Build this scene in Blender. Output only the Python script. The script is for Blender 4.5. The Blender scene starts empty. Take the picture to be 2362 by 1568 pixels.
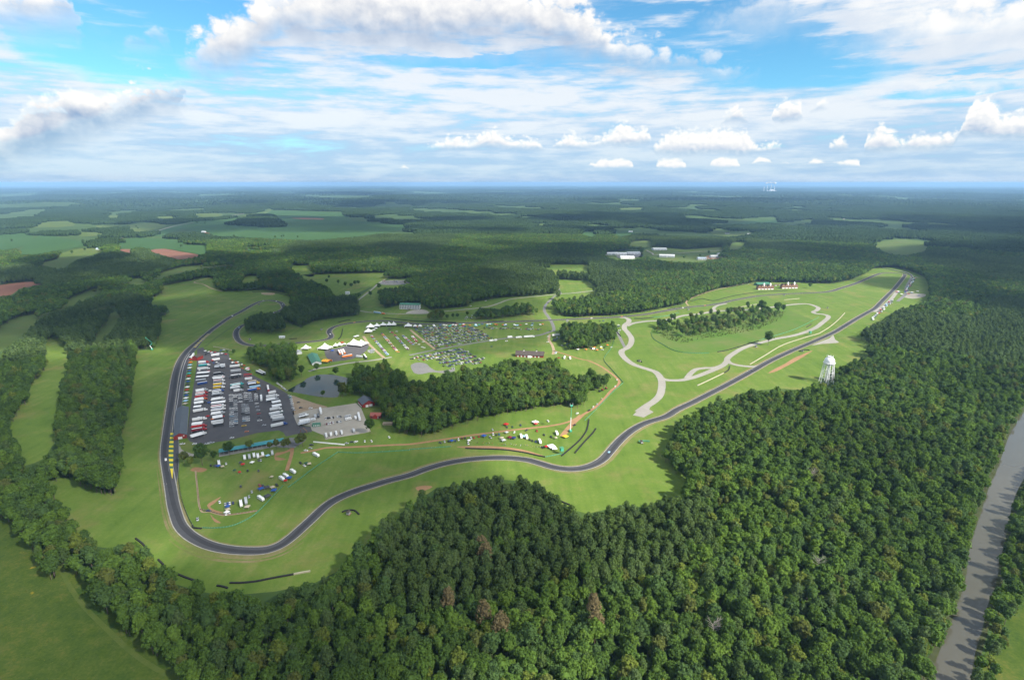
import bpy, bmesh, math, random
import numpy as np
from math import sin, cos, tan, atan, atan2, pi, radians, sqrt, exp
from mathutils import Vector, Matrix
from mathutils.geometry import delaunay_2d_cdt

S = bpy.context.scene
COL = S.collection
rnd = random.Random(7)
nr = np.random.default_rng(11)

# ------------------------------------------------------------------ camera geometry
# a survey of the place: points were read off the photograph (2361 x 1568 grid) and laid down on the ground
FPX, CX, CY, HOR, CAMH = 1300.0, 1180.5, 784.0, 421.5, 300.0
PIT = atan((CY - HOR) / FPX)
CP, SP = cos(PIT), sin(PIT)

def gp(p, z=0.0):
    dx, dy = p[0] - CX, p[1] - CY
    d = dy * CP + FPX * SP
    t = (CAMH - z) / d
    return (dx * t, (FPX * CP - dy * SP) * t)

def proj(X, Y, Z):
    zc = Y * CP - (Z - CAMH) * SP
    yc = Y * SP + (Z - CAMH) * CP
    return CX + FPX * X / zc, CY - FPX * yc / zc

def sky_dir(p):
    dx, dy = p[0] - CX, p[1] - CY
    X, Y, Z = dx, FPX * CP - dy * SP, -(dy * CP + FPX * SP)
    return atan2(X, Y), atan2(Z, sqrt(X * X + Y * Y))

def conv(ox, oy, s):
    def f(*pts):
        r = [(ox + x * s, oy + y * s) for x, y in pts]
        return r
    return f
A = conv(354.2, 669.0, .25096); B = conv(511.6, 629.6, .25096); C = conv(944.4, 590.3, .25096)
D = conv(1298.6, 550.9, .25096); E = conv(1770.8, 550.9, .25096); F = conv(944.4, 865.7, .25096)
G = conv(354.2, 944.4, .25096); L = conv(0, 550.9, .3011); Hh = conv(0, 1023.1, .3474)
I = conv(708.3, 1095.5, .3011); J = conv(1416.6, 1095.5, .3011); K = conv(1731.4, 747.7, .276)
M = conv(0, 393.5, .3332); N = conv(1180.5, 393.5, .3332); O = conv(2006.9, 1016.8, .3513)
def P(*pts): return list(pts)

cam = bpy.data.cameras.new('camera'); cam_o = bpy.data.objects.new('camera', cam); COL.objects.link(cam_o)
cam_o.location = (0, 0, CAMH); cam_o.rotation_euler = (pi / 2 - PIT, 0, 0)
cam.sensor_width = 36; cam.lens = 36 * FPX / 2361; cam.clip_start = 1; cam.clip_end = 300000
S.camera = cam_o

# ------------------------------------------------------------------ helpers
def tag(o, label=None, cat=None, group=None, kind=None):
    if label: o['label'] = label
    if cat: o['category'] = cat
    if group: o['group'] = group
    if kind: o['kind'] = kind
    return o

def link(o, parent=None):
    COL.objects.link(o)
    if parent is not None: o.parent = parent
    return o

def empty(name, loc, rz=0.0):
    o = bpy.data.objects.new(name, None); COL.objects.link(o)
    o.empty_display_size = .5
    o.location = loc; o.rotation_euler = (0, 0, rz)
    return o

def copy_tree(o, parent=None):
    c = o.copy(); COL.objects.link(c)
    if parent is not None: c.parent = parent
    for ch in list(KIDS.get(o.name, ())): KIDS.setdefault(c.name, []).append(copy_tree(ch, c))
    return c
KIDS = {}

def mesh_np(name, V, Fc, smooth=False):
    me = bpy.data.meshes.new(name)
    V = np.asarray(V, dtype=np.float32)
    if isinstance(Fc, np.ndarray):
        n, k = Fc.shape
        me.vertices.add(len(V)); me.vertices.foreach_set('co', V.ravel())
        me.loops.add(n * k); me.loops.foreach_set('vertex_index', Fc.ravel().astype(np.int32))
        me.polygons.add(n); me.polygons.foreach_set('loop_start', np.arange(0, n * k, k, dtype=np.int32))
        me.update(calc_edges=True)
    else:
        me.from_pydata([tuple(map(float, v)) for v in V], [], Fc); me.update()
    if smooth: me.polygons.foreach_set('use_smooth', np.ones(len(me.polygons), dtype=bool))
    return me

class MB:
    """collects simple solids into ONE mesh, with a material slot per face"""
    def __init__(s): s.v = []; s.f = []; s.m = []; s.mats = []
    def slot(s, m):
        if m not in s.mats: s.mats.append(m)
        return s.mats.index(m)
    def add(s, vs, fs, m=None):
        o = len(s.v); s.v += [tuple(v) for v in vs]; k = s.slot(m)
        for f in fs: s.f.append([i + o for i in f]); s.m.append(k)
    def box(s, x0, x1, y0, y1, z0, z1, m=None, rz=0, c=(0, 0)):
        vs = [(x, y, z) for z in (z0, z1) for x, y in ((x0, y0), (x1, y0), (x1, y1), (x0, y1))]
        if rz: vs = [(c[0] + (x - c[0]) * cos(rz) - (y - c[1]) * sin(rz), c[1] + (x - c[0]) * sin(rz) + (y - c[1]) * cos(rz), z) for x, y, z in vs]
        s.add(vs, [(0, 3, 2, 1), (4, 5, 6, 7), (0, 1, 5, 4), (1, 2, 6, 5), (2, 3, 7, 6), (3, 0, 4, 7)], m)
    def prism(s, prof, y0, y1, m=None):       # profile in xz, swept along y
        n = len(prof)
        vs = [(x, y0, z) for x, z in prof] + [(x, y1, z) for x, z in prof]
        fs = [tuple(range(n)), tuple(range(2 * n - 1, n - 1, -1))] + [(i, i + n, (i + 1) % n + n, (i + 1) % n) for i in range(n)]
        s.add(vs, fs, m)
    def prismx(s, prof, x0, x1, m=None):      # profile in yz, swept along x
        n = len(prof)
        vs = [(x0, y, z) for y, z in prof] + [(x1, y, z) for y, z in prof]
        fs = [tuple(range(n)), tuple(range(2 * n - 1, n - 1, -1))] + [(i, i + n, (i + 1) % n + n, (i + 1) % n) for i in range(n)]
        s.add(vs, fs, m)
    def cone(s, x, y, z0, z1, r0, r1, m=None, n=10):
        vs = []
        for z, r in ((z0, r0), (z1, r1)):
            vs += [(x + r * cos(2 * pi * i / n), y + r * sin(2 * pi * i / n), z) for i in range(n)]
        fs = [tuple(range(n - 1, -1, -1)), tuple(range(n, 2 * n))] + [(i, (i + 1) % n, (i + 1) % n + n, i + n) for i in range(n)]
        s.add(vs, fs, m)
    def bar(s, a, b, r, m=None, n=6, r2=None):
        a, b = Vector(a), Vector(b); d = (b - a).normalized()
        u = d.orthogonal().normalized(); w = d.cross(u); r2 = r if r2 is None else r2
        vs = [a + (u * cos(2 * pi * i / n) + w * sin(2 * pi * i / n)) * r for i in range(n)] + [b + (u * cos(2 * pi * i / n) + w * sin(2 * pi * i / n)) * r2 for i in range(n)]
        fs = [tuple(range(n - 1, -1, -1)), tuple(range(n, 2 * n))] + [(i, (i + 1) % n, (i + 1) % n + n, i + n) for i in range(n)]
        s.add(vs, fs, m)
    def lathe(s, prof, m=None, n=20, c=(0, 0)):
        vs = [(c[0] + r * cos(2 * pi * i / n), c[1] + r * sin(2 * pi * i / n), z) for r, z in prof for i in range(n)]
        fs = [(j * n + i, j * n + (i + 1) % n, (j + 1) * n + (i + 1) % n, (j + 1) * n + i) for j in range(len(prof) - 1) for i in range(n)]
        s.add(vs, fs, m)
    def mesh(s, name):
        me = bpy.data.meshes.new(name); me.from_pydata(s.v, [], s.f)
        for m in s.mats: me.materials.append(m)
        if len(s.mats) > 1: me.polygons.foreach_set('material_index', s.m)
        me.update(); return me
    def build(s, name, parent=None):
        o = bpy.data.objects.new(name, s.mesh(name)); link(o, parent)
        if parent is not None: KIDS.setdefault(parent.name, []).append(o)
        return o

# ------------------------------------------------------------------ materials
MATS = {}
def mat(name, col, rough=.8, spec=.3, var=0.0, scale=.2, metal=0.0, detail=4):
    if name in MATS: return MATS[name]
    m = bpy.data.materials.new(name); m.use_nodes = True; nt = m.node_tree; b = nt.nodes['Principled BSDF']
    b.inputs['Roughness'].default_value = rough; b.inputs['Metallic'].default_value = metal
    b.inputs['Specular IOR Level'].default_value = spec
    b.inputs['Base Color'].default_value = (*col, 1)
    if var:
        tc = nt.nodes.new('ShaderNodeTexCoord'); nz = nt.nodes.new('ShaderNodeTexNoise')
        nz.inputs['Scale'].default_value = scale; nz.inputs['Detail'].default_value = detail; nz.inputs['Roughness'].default_value = .65
        nt.links.new(tc.outputs['Object'], nz.inputs['Vector'])
        mr = nt.nodes.new('ShaderNodeMapRange'); mr.inputs[1].default_value = .25; mr.inputs[2].default_value = .75
        mr.inputs[3].default_value = 1 - var; mr.inputs[4].default_value = 1 + var
        nt.links.new(nz.outputs['Fac'], mr.inputs[0])
        mx = nt.nodes.new('ShaderNodeVectorMath'); mx.operation = 'SCALE'; mx.inputs[0].default_value = col
        nt.links.new(mr.outputs[0], mx.inputs['Scale']); nt.links.new(mx.outputs[0], b.inputs['Base Color'])
    MATS[name] = m
    return m

def ground_mat(name, cols, scales=(.004, .03, .4), rough=.95, weights=(.5, .3, .2), stretch=(1, 1), rot=0, patch=None, mow=None):
    """ramp between colours, driven by a sum of noises in world metres; patch=(colour, scale, lo, hi) adds worn spots"""
    if name in MATS: return MATS[name]
    m = bpy.data.materials.new(name); m.use_nodes = True; nt = m.node_tree; b = nt.nodes['Principled BSDF']
    b.inputs['Roughness'].default_value = rough; b.inputs['Specular IOR Level'].default_value = .1
    N_ = nt.nodes.new; Lk = nt.links.new
    g = N_('ShaderNodeNewGeometry')
    mp = N_('ShaderNodeMapping'); mp.inputs['Scale'].default_value = (stretch[0], stretch[1], 1); mp.inputs['Rotation'].default_value = (0, 0, rot)
    Lk(g.outputs['Position'], mp.inputs['Vector'])
    acc = None
    for sc, w in zip(scales, weights):
        nz = N_('ShaderNodeTexNoise'); nz.inputs['Scale'].default_value = sc; nz.inputs['Detail'].default_value = 5; nz.inputs['Roughness'].default_value = .6
        Lk(mp.outputs[0], nz.inputs['Vector'])
        mu = N_('ShaderNodeMath'); mu.operation = 'MULTIPLY_ADD'; mu.inputs[1].default_value = w
        Lk(nz.outputs['Fac'], mu.inputs[0])
        if acc is not None: Lk(acc, mu.inputs[2])
        else: mu.inputs[2].default_value = 0
        acc = mu.outputs[0]
    if mow:
        mq = N_('ShaderNodeMapping'); mq.inputs['Rotation'].default_value = (0, 0, mow[0]); mq.inputs['Scale'].default_value = (mow[1], mow[1] * .05, 1); Lk(g.outputs['Position'], mq.inputs['Vector'])
        nz = N_('ShaderNodeTexNoise'); nz.inputs['Scale'].default_value = 1; nz.inputs['Detail'].default_value = 3; Lk(mq.outputs[0], nz.inputs['Vector'])
        mu = N_('ShaderNodeMath'); mu.operation = 'MULTIPLY_ADD'; mu.inputs[1].default_value = mow[2]; Lk(nz.outputs['Fac'], mu.inputs[0]); Lk(acc, mu.inputs[2])
        m3 = N_('ShaderNodeMath'); m3.operation = 'SUBTRACT'; m3.inputs[1].default_value = mow[2] * .5; Lk(mu.outputs[0], m3.inputs[0]); acc = m3.outputs[0]
    cr = N_('ShaderNodeValToRGB'); e = cr.color_ramp.elements
    n = len(cols)
    while len(e) < n: e.new(.5)
    for i, c in enumerate(cols):
        e[i].position = .32 + .36 * i / max(1, n - 1); e[i].color = (*c, 1)
    Lk(acc, cr.inputs[0]); out = cr.outputs[0]
    if patch:
        pc, ps, lo, hi = patch
        nz = N_('ShaderNodeTexNoise'); nz.inputs['Scale'].default_value = ps; nz.inputs['Detail'].default_value = 6; nz.inputs['Roughness'].default_value = .65
        Lk(g.outputs['Position'], nz.inputs['Vector'])
        mr = N_('ShaderNodeMapRange'); mr.inputs[1].default_value = lo; mr.inputs[2].default_value = hi
        Lk(nz.outputs['Fac'], mr.inputs[0])
        mx = N_('ShaderNodeMix'); mx.data_type = 'RGBA'; mx.inputs[7].default_value = (*pc, 1)
        Lk(mr.outputs[0], mx.inputs[0]); Lk(out, mx.inputs[6]); out = mx.outputs[2]
    Lk(out, b.inputs['Base Color'])
    MATS[name] = m
    return m

# ------------------------------------------------------------------ terrain
_w = [(nr.uniform(0, 2 * pi), lam, nr.uniform(0, 2 * pi), a) for lam, a in ((900, .3), (1300, .5), (1900, .8), (2600, 1.), (3900, 1.1), (6000, 1.2), (9000, 1.3))]
def relief(X, Y):
    X = np.asarray(X, float); Y = np.asarray(Y, float)
    r = np.hypot(X, Y); k = np.clip((r - 2300) / 3500, 0, 1); k = k * k * (3 - 2 * k)
    h = sum(a * np.sin((X * cos(t) + Y * sin(t)) * 2 * pi / lam + ph) for t, lam, ph, a in _w)
    return k * h * 7.0

def smooth_closed(pts, n=4):
    P_ = np.array(pts, float); m = len(P_); out = []
    for i in range(m):
        a, b, c, d = P_[i - 1], P_[i], P_[(i + 1) % m], P_[(i + 2) % m]
        for j in range(n):
            t = j / n
            out.append(.5 * ((2 * b) + (-a + c) * t + (2 * a - 5 * b + 4 * c - d) * t * t + (-a + 3 * b - 3 * c + d) * t ** 3))
    return np.array(out)

def smooth_open(pts, n=8):
    P_ = [np.array(p, float) for p in pts]; P_ = [2 * P_[0] - P_[1]] + P_ + [2 * P_[-1] - P_[-2]]; out = []
    for i in range(1, len(P_) - 2):
        a, b, c, d = P_[i - 1], P_[i], P_[i + 1], P_[i + 2]
        for j in range(n):
            t = j / n
            out.append(.5 * ((2 * b) + (-a + c) * t + (2 * a - 5 * b + 4 * c - d) * t * t + (-a + 3 * b - 3 * c + d) * t ** 3))
    out.append(P_[-2])
    return np.array(out)

def inside(px, py, poly):
    poly = np.asarray(poly, float); r = np.zeros(px.shape, bool)
    x0, y0 = poly.min(0); x1, y1 = poly.max(0)
    idx = np.where((px >= x0) & (px <= x1) & (py >= y0) & (py <= y1))[0]
    if not len(idx): return r
    qx, qy = px[idx], py[idx]; c = np.zeros(len(idx), bool); n = len(poly)
    for i in range(n):
        ax, ay = poly[i]; bx, by = poly[i - 1]
        if ay == by: continue
        c ^= ((ay > qy) != (by > qy)) & (qx < (bx - ax) * (qy - ay) / (by - ay) + ax)
    r[idx] = c
    return r

def sheet(name, pts, z, m, kind='structure', smooth=3, cat=None, label=None):
    """a flat patch of ground; pts in photo grid"""
    w = [gp(p) for p in pts]
    if smooth: w = smooth_closed(w, smooth)
    w = np.array(w); far = np.hypot(w[:, 0], w[:, 1]).max() > 3000
    if not far:
        me = bpy.data.meshes.new(name); me.from_pydata([(x, y, z) for x, y in w], [], [list(range(len(w)))]); me.update()
        bm = bmesh.new(); bm.from_mesh(me); bmesh.ops.recalc_face_normals(bm, faces=bm.faces)
        for f in bm.faces:
            if f.normal.z < 0: f.normal_flip()
        bm.to_mesh(me); bm.free()
    else:
        step = max(45, np.hypot(w[:, 0], w[:, 1]).min() * .03)
        x0, y0 = w.min(0); x1, y1 = w.max(0)
        gx, gy = np.meshgrid(np.arange(x0, x1, step), np.arange(y0, y1, step)); gx, gy = gx.ravel(), gy.ravel()
        k = inside(gx, gy, w); vs = [Vector(p) for p in w] + [Vector(p) for p in zip(gx[k], gy[k])]
        n = len(w); v, e, f, *_ = delaunay_2d_cdt(vs, [], [list(range(n))], 1, 1e-3)
        v = np.array([(p.x, p.y) for p in v]); zz = relief(v[:, 0], v[:, 1]) + z + 1.5 * np.clip((np.hypot(v[:, 0], v[:, 1]) - 2300) / 700, 0, 1)
        me = mesh_np(name, np.c_[v, zz], [list(q) for q in f])
    me.materials.append(m); o = bpy.data.objects.new(name, me); link(o); tag(o, label, cat, None, kind)
    return o

def ribbon_w(w, wd, z, offs=0.0):
    """vertices/faces of a strip along world polyline w, width wd (float or list), sideways offset"""
    w = np.asarray(w, float); t = np.gradient(w, axis=0); t /= np.linalg.norm(t, axis=1)[:, None] + 1e-9
    nrm = np.c_[-t[:, 1], t[:, 0]]; wd = np.broadcast_to(np.asarray(wd, float), (len(w),))
    l = w + nrm * np.reshape(offs + wd / 2, (-1, 1)); r = w + nrm * np.reshape(offs - wd / 2, (-1, 1))
    V = np.concatenate([np.c_[l, np.full(len(w), z)], np.c_[r, np.full(len(w), z)]]); n = len(w)
    i = np.arange(n - 1); Fc = np.c_[i, i + n, i + n + 1, i + 1]
    return V, Fc

def road(name, pts, wd, z, m, n=8, kind='structure', edge=None, ew=.9, world=False):
    w = smooth_open(pts if world else [gp(p) for p in pts], n)
    V, Fc = ribbon_w(w, wd, z); me = mesh_np(name, V, Fc); me.materials.append(m)
    o = bpy.data.objects.new(name, me); link(o); tag(o, kind=kind)
    if edge:
        for s_ in (1, -1):
            V, Fc = ribbon_w(w, ew, z + .05, s_ * (wd / 2 - ew / 2 + .25)); me = mesh_np('road_edge', V, Fc); me.materials.append(edge)
            e = bpy.data.objects.new('road_edge', me); link(e); tag(e, kind=kind)
    return w
HAZE = .000042
SHADE = [(-640, 720, 640, 760, 2000, 20, 1), (-500, 1500, 700, 500, 2000, 16, 2), (-200, 2300, 900, 480, 3000, 16, 3), (950, 2500, 800, 420, 3000, 16, 4), (-1500, 4500, 1600, 900, 4000, 16, 5), (1500, 4800, 1500, 900, 4000, 16, 6), (1650, 1500, 480, 420, 2500, 14, 7), (-2000, 9000, 3000, 1200, 4500, 16, 8), (4000, 9500, 3000, 1300, 4500, 16, 9), (-1300, 1900, 700, 450, 2500, 16, 12), (2400, 2400, 900, 620, 3000, 16, 13), (500, 3500, 1200, 450, 3500, 16, 14), (3600, 4200, 1200, 800, 4000, 16, 15), (-700, 16000, 5000, 2200, 5000, 16, 16)]
# ------------------------------------------------------------------ ground, fields, roads, water
grass_c = [(.052, .102, .014), (.084, .142, .021), (.108, .166, .028), (.160, .188, .050)]
GRASS = ground_mat('mown_grass', grass_c, (.006, .045, .35), weights=(.46, .34, .26), patch=((.20, .165, .065), .016, .53, .82), mow=(-.55, .12, .28))
LAND = ground_mat('countryside', [(.028, .056, .016), (.040, .075, .020), (.060, .100, .024), (.085, .125, .034)], (.0012, .006, .05))
SOY = ground_mat('crop_field', [(.034, .078, .022), (.040, .090, .024), (.050, .100, .028)], (.003, .02, .2), stretch=(1, .35), rot=.5)
PASTURE = ground_mat('pasture', [(.055, .095, .020), (.080, .120, .028), (.105, .130, .036)], (.004, .02, .2), patch=((.13, .11, .05), .012, .55, .8))
CLAY = ground_mat('red_clay', [(.13, .060, .038), (.18, .085, .055), (.23, .125, .085)], (.01, .06, .5))
DIRT = ground_mat('orange_dirt', [(.20, .12, .065), (.29, .17, .09), (.34, .21, .12)], (.03, .2, 1))
TAN = ground_mat('tan_dirt', [(.22, .16, .10), (.32, .24, .16), (.38, .30, .21)], (.03, .2, 1))
GRAVEL = ground_mat('pale_gravel', [(.26, .24, .20), (.35, .32, .27), (.40, .37, .31)], (.02, .12, 1), patch=((.16, .14, .11), .08, .62, .75))
ASPH = ground_mat('track_asphalt', [(.058, .060, .066), (.070, .071, .077), (.086, .086, .090)], (.01, .15, .8))
LOTA = ground_mat('paddock_asphalt', [(.074, .071, .076), (.092, .088, .092), (.118, .110, .108)], (.01, .08, .6), patch=((.13, .105, .085), .03, .62, .85))
CONC = ground_mat('pale_road', [(.23, .215, .19), (.28, .265, .235), (.33, .31, .275)], (.02, .15, 1))
GREYR = ground_mat('worn_asphalt', [(.13, .13, .13), (.17, .168, .165), (.20, .195, .19)], (.02, .15, 1))
EDGE = mat('track_edge', (.29, .28, .25), .9, .1, .25, .15)
ROUGH = ground_mat('rough_meadow', [(.016, .042, .006), (.034, .068, .010), (.060, .092, .014), (.105, .108, .026)], (.012, .09, .5), weights=(.34, .4, .34), patch=((.26, .20, .02), .06, .66, .72))
SCRUB = ground_mat('scrub', [(.060, .125, .016), (.075, .145, .020), (.105, .145, .035), (.14, .14, .055)], (.012, .06, .4))
WATER = mat('river_water', (.072, .069, .052), .10, .5, .10, .006)
PONDW = mat('pond_water', (.018, .032, .028), .05, .22, .1, .01)

# one sheet of ground to the horizon
rad = [0.0]
r_ = 60.0
while r_ < 75000: rad.append(r_); r_ *= 1.05
rad = np.array(rad); na = 400
th = np.linspace(0, 2 * pi, na, endpoint=False)
GX = np.concatenate([[0.0], (rad[1:, None] * np.cos(th)[None]).ravel()]); GY = np.concatenate([[0.0], (rad[1:, None] * np.sin(th)[None]).ravel()])
fc = [(0, 1 + i, 1 + (i + 1) % na, 1 + (i + 1) % na) for i in range(na)]
tri = [[0, 1 + i, 1 + (i + 1) % na] for i in range(na)]
ii, jj = np.meshgrid(np.arange(len(rad) - 2), np.arange(na), indexing='ij'); ii, jj = ii.ravel(), jj.ravel(); j2 = (jj + 1) % na
quads = np.c_[1 + ii * na + jj, 1 + (ii + 1) * na + jj, 1 + (ii + 1) * na + j2, 1 + ii * na + j2]
me = mesh_np('ground', np.c_[GX, GY, relief(GX, GY)], tri + quads.tolist(), True); me.materials.append(LAND)
tag(link(bpy.data.objects.new('ground', me)), kind='structure')

# open ground (photo grid): trees keep out of these
O1 = (P((100, 1112), (130, 1152), (190, 1207), (225, 1246), (262, 1250), (310, 1243), (345, 1275), (372, 1306), (420, 1330), (480, 1347), (530, 1357), (640, 1347), (720, 1330), (770, 1305), (805, 1272), (850, 1225), (875, 1196), (925, 1183), (938, 1158), (965, 1138), (1000, 1116), (1060, 1110), (1140, 1095), (1225, 1103), (1278, 1130), (1302, 1160), (1350, 1173), (1420, 1158), (1480, 1158), (1530, 1136), (1602, 1150), (1565, 1100), (1533, 1072), (1530, 1030), (1547, 998), (1572, 963), (1640, 925), (1720, 897), (1800, 892), (1845, 896), (1866, 884), (1893, 868), (1912, 848), (1960, 832), (2022, 812), (1988, 786), (1976, 768), (2004, 758), (2022, 743), (2078, 713), (2144, 693), (2142, 662), (2130, 640), (2095, 625), (2060, 617), (2015, 620), (2000, 632), (1965, 647), (1925, 655), (1895, 655), (1850, 653), (1745, 651), (1720, 658), (1660, 667), (1625, 679), (1595, 691), (1578, 704), (1530, 713), (1480, 722), (1420, 729), (1350, 732), (1300, 732), (1276, 716), (1270, 696), (1292, 689), (1330, 688))
      + C((1700, 340), (1900, 305), (1890, 290), (1720, 308), (1660, 265), (1630, 232), (1365, 222), (1360, 300), (1375, 345), (1200, 370), (950, 385), (880, 385), (600, 430), (540, 470), (300, 492), (170, 502), (95, 440))
      + B((1640, 300), (1470, 332), (1440, 225), (1440, 152), (1600, 135), (1740, 95), (1740, 60), (1560, 60), (1450, 95), (1225, 268), (1275, 345), (1260, 395), (1130, 408), (1000, 425), (870, 445), (780, 490), (720, 515), (620, 480), (545, 430), (505, 380), (575, 320), (650, 290), (630, 235), (600, 195), (400, 160), (280, 165), (160, 168), (0, 160))
      + L((1900, 408), (1700, 405), (1650, 380), (1640, 312), (1590, 297), (1450, 325), (1240, 365), (1245, 425), (1095, 492), (1310, 525), (1330, 560), (1205, 620), (1247, 690), (1232, 750), (1195, 848), (1047, 854), (1042, 990), (1012, 1110), (1006, 1290), (962, 1410), (940, 1560))
      + Hh((803, 200), (810, 320), (735, 363), (650, 336), (515, 286), (500, 241), (322, 258)))
O3 = L((520, 855), (435, 800), (430, 745), (350, 800), (385, 920), (360, 1000), (250, 1130), (180, 1300), (75, 1440), (115, 1500), (175, 1568)) + Hh((140, 60), (175, 130), (225, 110), (300, 10)) + L((410, 1540), (405, 1300), (432, 1100))
O4 = L((640, 815), (740, 755), (830, 640), (885, 565), (925, 570), (840, 700), (745, 800))
O5 = L((-60, 730), (60, 650), (170, 595), (300, 575), (500, 505), (530, 470), (640, 418), (770, 378), (800, 385), (640, 462), (480, 530), (300, 600), (190, 710), (80, 800), (-60, 890))
O5b = L((680, 545), (780, 510), (890, 482), (870, 505), (700, 560))
O5c = L((960, 330), (1010, 308), (1110, 303), (1135, 318), (1060, 350))
O5d = L((1150, 312), (1250, 262), (1400, 215), (1790, 185), (1800, 198), (1420, 245), (1240, 300))
O6 = P((-150, 1120), (0, 1195), (50, 1240), (97, 1325), (128, 1345), (148, 1305), (165, 1318), (200, 1355), (260, 1430), (330, 1500), (400, 1550), (470, 1640), (300, 1750), (-300, 1750))
O7 = O((1040, 1020), (940, 1130), (890, 1330), (850, 1450), (845, 1600), (870, 1750), (1300, 1750), (1300, 1020))
O8 = B((680, 22), (1590, 0), (1500, 50), (1400, 105), (1300, 150), (1215, 185), (1140, 212), (1040, 212), (960, 120), (740, 45))
O8b = L((1850, 312), (1900, 288), (2000, 288), (1960, 325), (1870, 335))
O8c = L((2230, 205), (2380, 210), (2380, 290), (2300, 265), (2240, 235))
OC1 = C((1170, 85), (1640, 83), (1648, 160), (1350, 190), (1310, 130), (1180, 105))
SOYS = [M((120, 572), (280, 450), (420, 470), (610, 500), (560, 532), (400, 556), (260, 582), (160, 585)), M((-120, 460), (80, 440), (222, 450), (212, 505), (100, 542), (-120, 560)),
        M((840, 482), (1000, 465), (1250, 485), (1270, 515), (1430, 520), (1432, 575), (1390, 585), (1200, 550), (1040, 548), (820, 545)),
        P((350, 540), (375, 527), (440, 512), (520, 508), (590, 492), (620, 484), (790, 489), (800, 505), (870, 515), (938, 520), (925, 532), (840, 546), (720, 556), (600, 550), (500, 545), (420, 527), (370, 545)),
        M((1645, 532), (1880, 530), (1905, 540), (1725, 558)), N((1480, 352), (1620, 330), (1820, 320), (1845, 340), (1700, 366), (1560, 368)), N((480, 442), (520, 420), (592, 425), (560, 462)), N((718, 420), (842, 418), (840, 442), (750, 462))]
PASTS = [M((200, 402), (330, 355), (490, 350), (512, 385), (330, 402)), M((876, 372), (1000, 358), (1162, 375), (1060, 402), (960, 432), (880, 402)),
         M((225, 668), (300, 640), (400, 615), (430, 575), (560, 545), (722, 540), (640, 590), (520, 625), (440, 680), (395, 682), (300, 660)),
         N((1855, 378), (1960, 350), (2085, 340), (2080, 362), (1930, 382)), N((1375, 412), (1430, 398), (1530, 430), (1640, 418), (1665, 440), (1480, 452), (1400, 442)),
         N((1505, 522), (1540, 500), (1625, 488), (1600, 512), (1580, 542), (1510, 548)), N((318, 336), (380, 328), (455, 336), (430, 342)), N((120, 372), (200, 366), (290, 378), (220, 384)), N((730, 262), (890, 258), (920, 272), (760, 276)), N((740, 202), (800, 200), (790, 214)),
         N((875, 602), (920, 550), (1000, 528), (1200, 548), (1465, 528), (1445, 562), (1300, 577), (1500, 592), (1280, 635), (1040, 622), (930, 592)), N((800, 512), (860, 490), (962, 488), (952, 532), (820, 522)),
         E((950, 42), (1080, 12), (1250, -5), (1480, 30), (1445, 112), (1250, 152), (1100, 132)),
         N((640, 575), (720, 562), (800, 556), (885, 562), (905, 592), (850, 612), (740, 614), (655, 595)),
         M((560, 620 - 160), (520, 440), (560, 428), (700, 430), (690, 450)), M((730, 312), (800, 306), (850, 318), (760, 330)), M((1340, 300), (1500, 296), (1540, 318), (1400, 328)), M((1060, 322), (1200, 316), (1240, 330), (1100, 336)), M((280, 222), (340, 218), (350, 230), (300, 236)), M((660, 376), (800, 372), (840, 388), (700, 396)), M((1700, 312), (1820, 282), (1860, 262), (1880, 268), (1800, 310), (1660, 330))]
CLAYS = [M((820, 552), (900, 548), (910, 576)), M((1035, 557), (1140, 545), (1250, 565), (1392, 590), (1240, 617), (1140, 592)), M((935, 606), (1000, 625), (1036, 640), (960, 632)), L((-120, 380), (100, 340), (250, 328), (335, 345), (150, 382), (80, 432), (-120, 440)), M((2010, 333), (2120, 326), (2240, 334), (2220, 344), (2100, 342)), M((1410, 425), (1450, 436), (1430, 443))]
RIV_L = P((2480, 800), (2420, 880), (2361, 955), (2336, 992), (2318, 1038), (2299, 1090), (2285, 1118), (2266, 1176), (2246, 1236), (2234, 1282), (2230, 1322), (2216, 1374), (2202, 1400), (2194, 1434), (2170, 1490), (2138, 1570), (2085, 1720))
RIV_R = P((2560, 800), (2480, 930), (2400, 1050), (2361, 1112), (2340, 1160), (2326, 1230), (2312, 1292), (2301, 1352), (2283, 1398), (2269, 1462), (2255, 1510), (2245, 1570), (2215, 1720))
RIV_L = [(x - 9, y) for x, y in RIV_L]; RIVER = RIV_L + RIV_R[::-1]
TOWERCLEAR = P((1884, 824), (1926, 824), (1926, 872), (1915, 884), (1892, 884), (1884, 872))
OPEN = [TOWERCLEAR, O1, O3, O4, O5, O5b, O5c, O5d, O6, O7, O8, O8b, O8c, OC1, RIVER] + SOYS + PASTS + CLAYS

# lawns lie as sheets on the ground, reaching a little under the trees
def grow(pts, d):
    w = np.array([gp(p) for p in pts]); n = len(w); a = sum(w[i - 1][0] * w[i][1] - w[i][0] * w[i - 1][1] for i in range(n))
    t = np.roll(w, -1, 0) - np.roll(w, 1, 0); t /= np.linalg.norm(t, axis=1)[:, None] + 1e-9
    nm = np.c_[t[:, 1], -t[:, 0]] * (1 if a > 0 else -1); w = w + nm * d
    return [proj(x, y, 0) for x, y in w]
sheet('grass', grow(O1, 8), .05, GRASS, smooth=0)
sheet('grass', grow(OC1, 5), .06, GRASS)
sheet('grass', grow(O3, 8), .05, GRASS); sheet('meadow', grow(O7, 8), .05, ROUGH)  # meadow across the river: darker rough colour stands in for shadow on the grass
for q in (O4, O5, O5b, O5c, O5d): sheet('meadow', grow(q, 8), .05, PASTURE)
for q in (O8, O8b, O8c): sheet('meadow', grow(q, 8), .05, GRASS)
sheet('meadow', grow(O6, 8), .05, ROUGH)
for q in SOYS: sheet('crop_field', q, .05, SOY, smooth=2)
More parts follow.
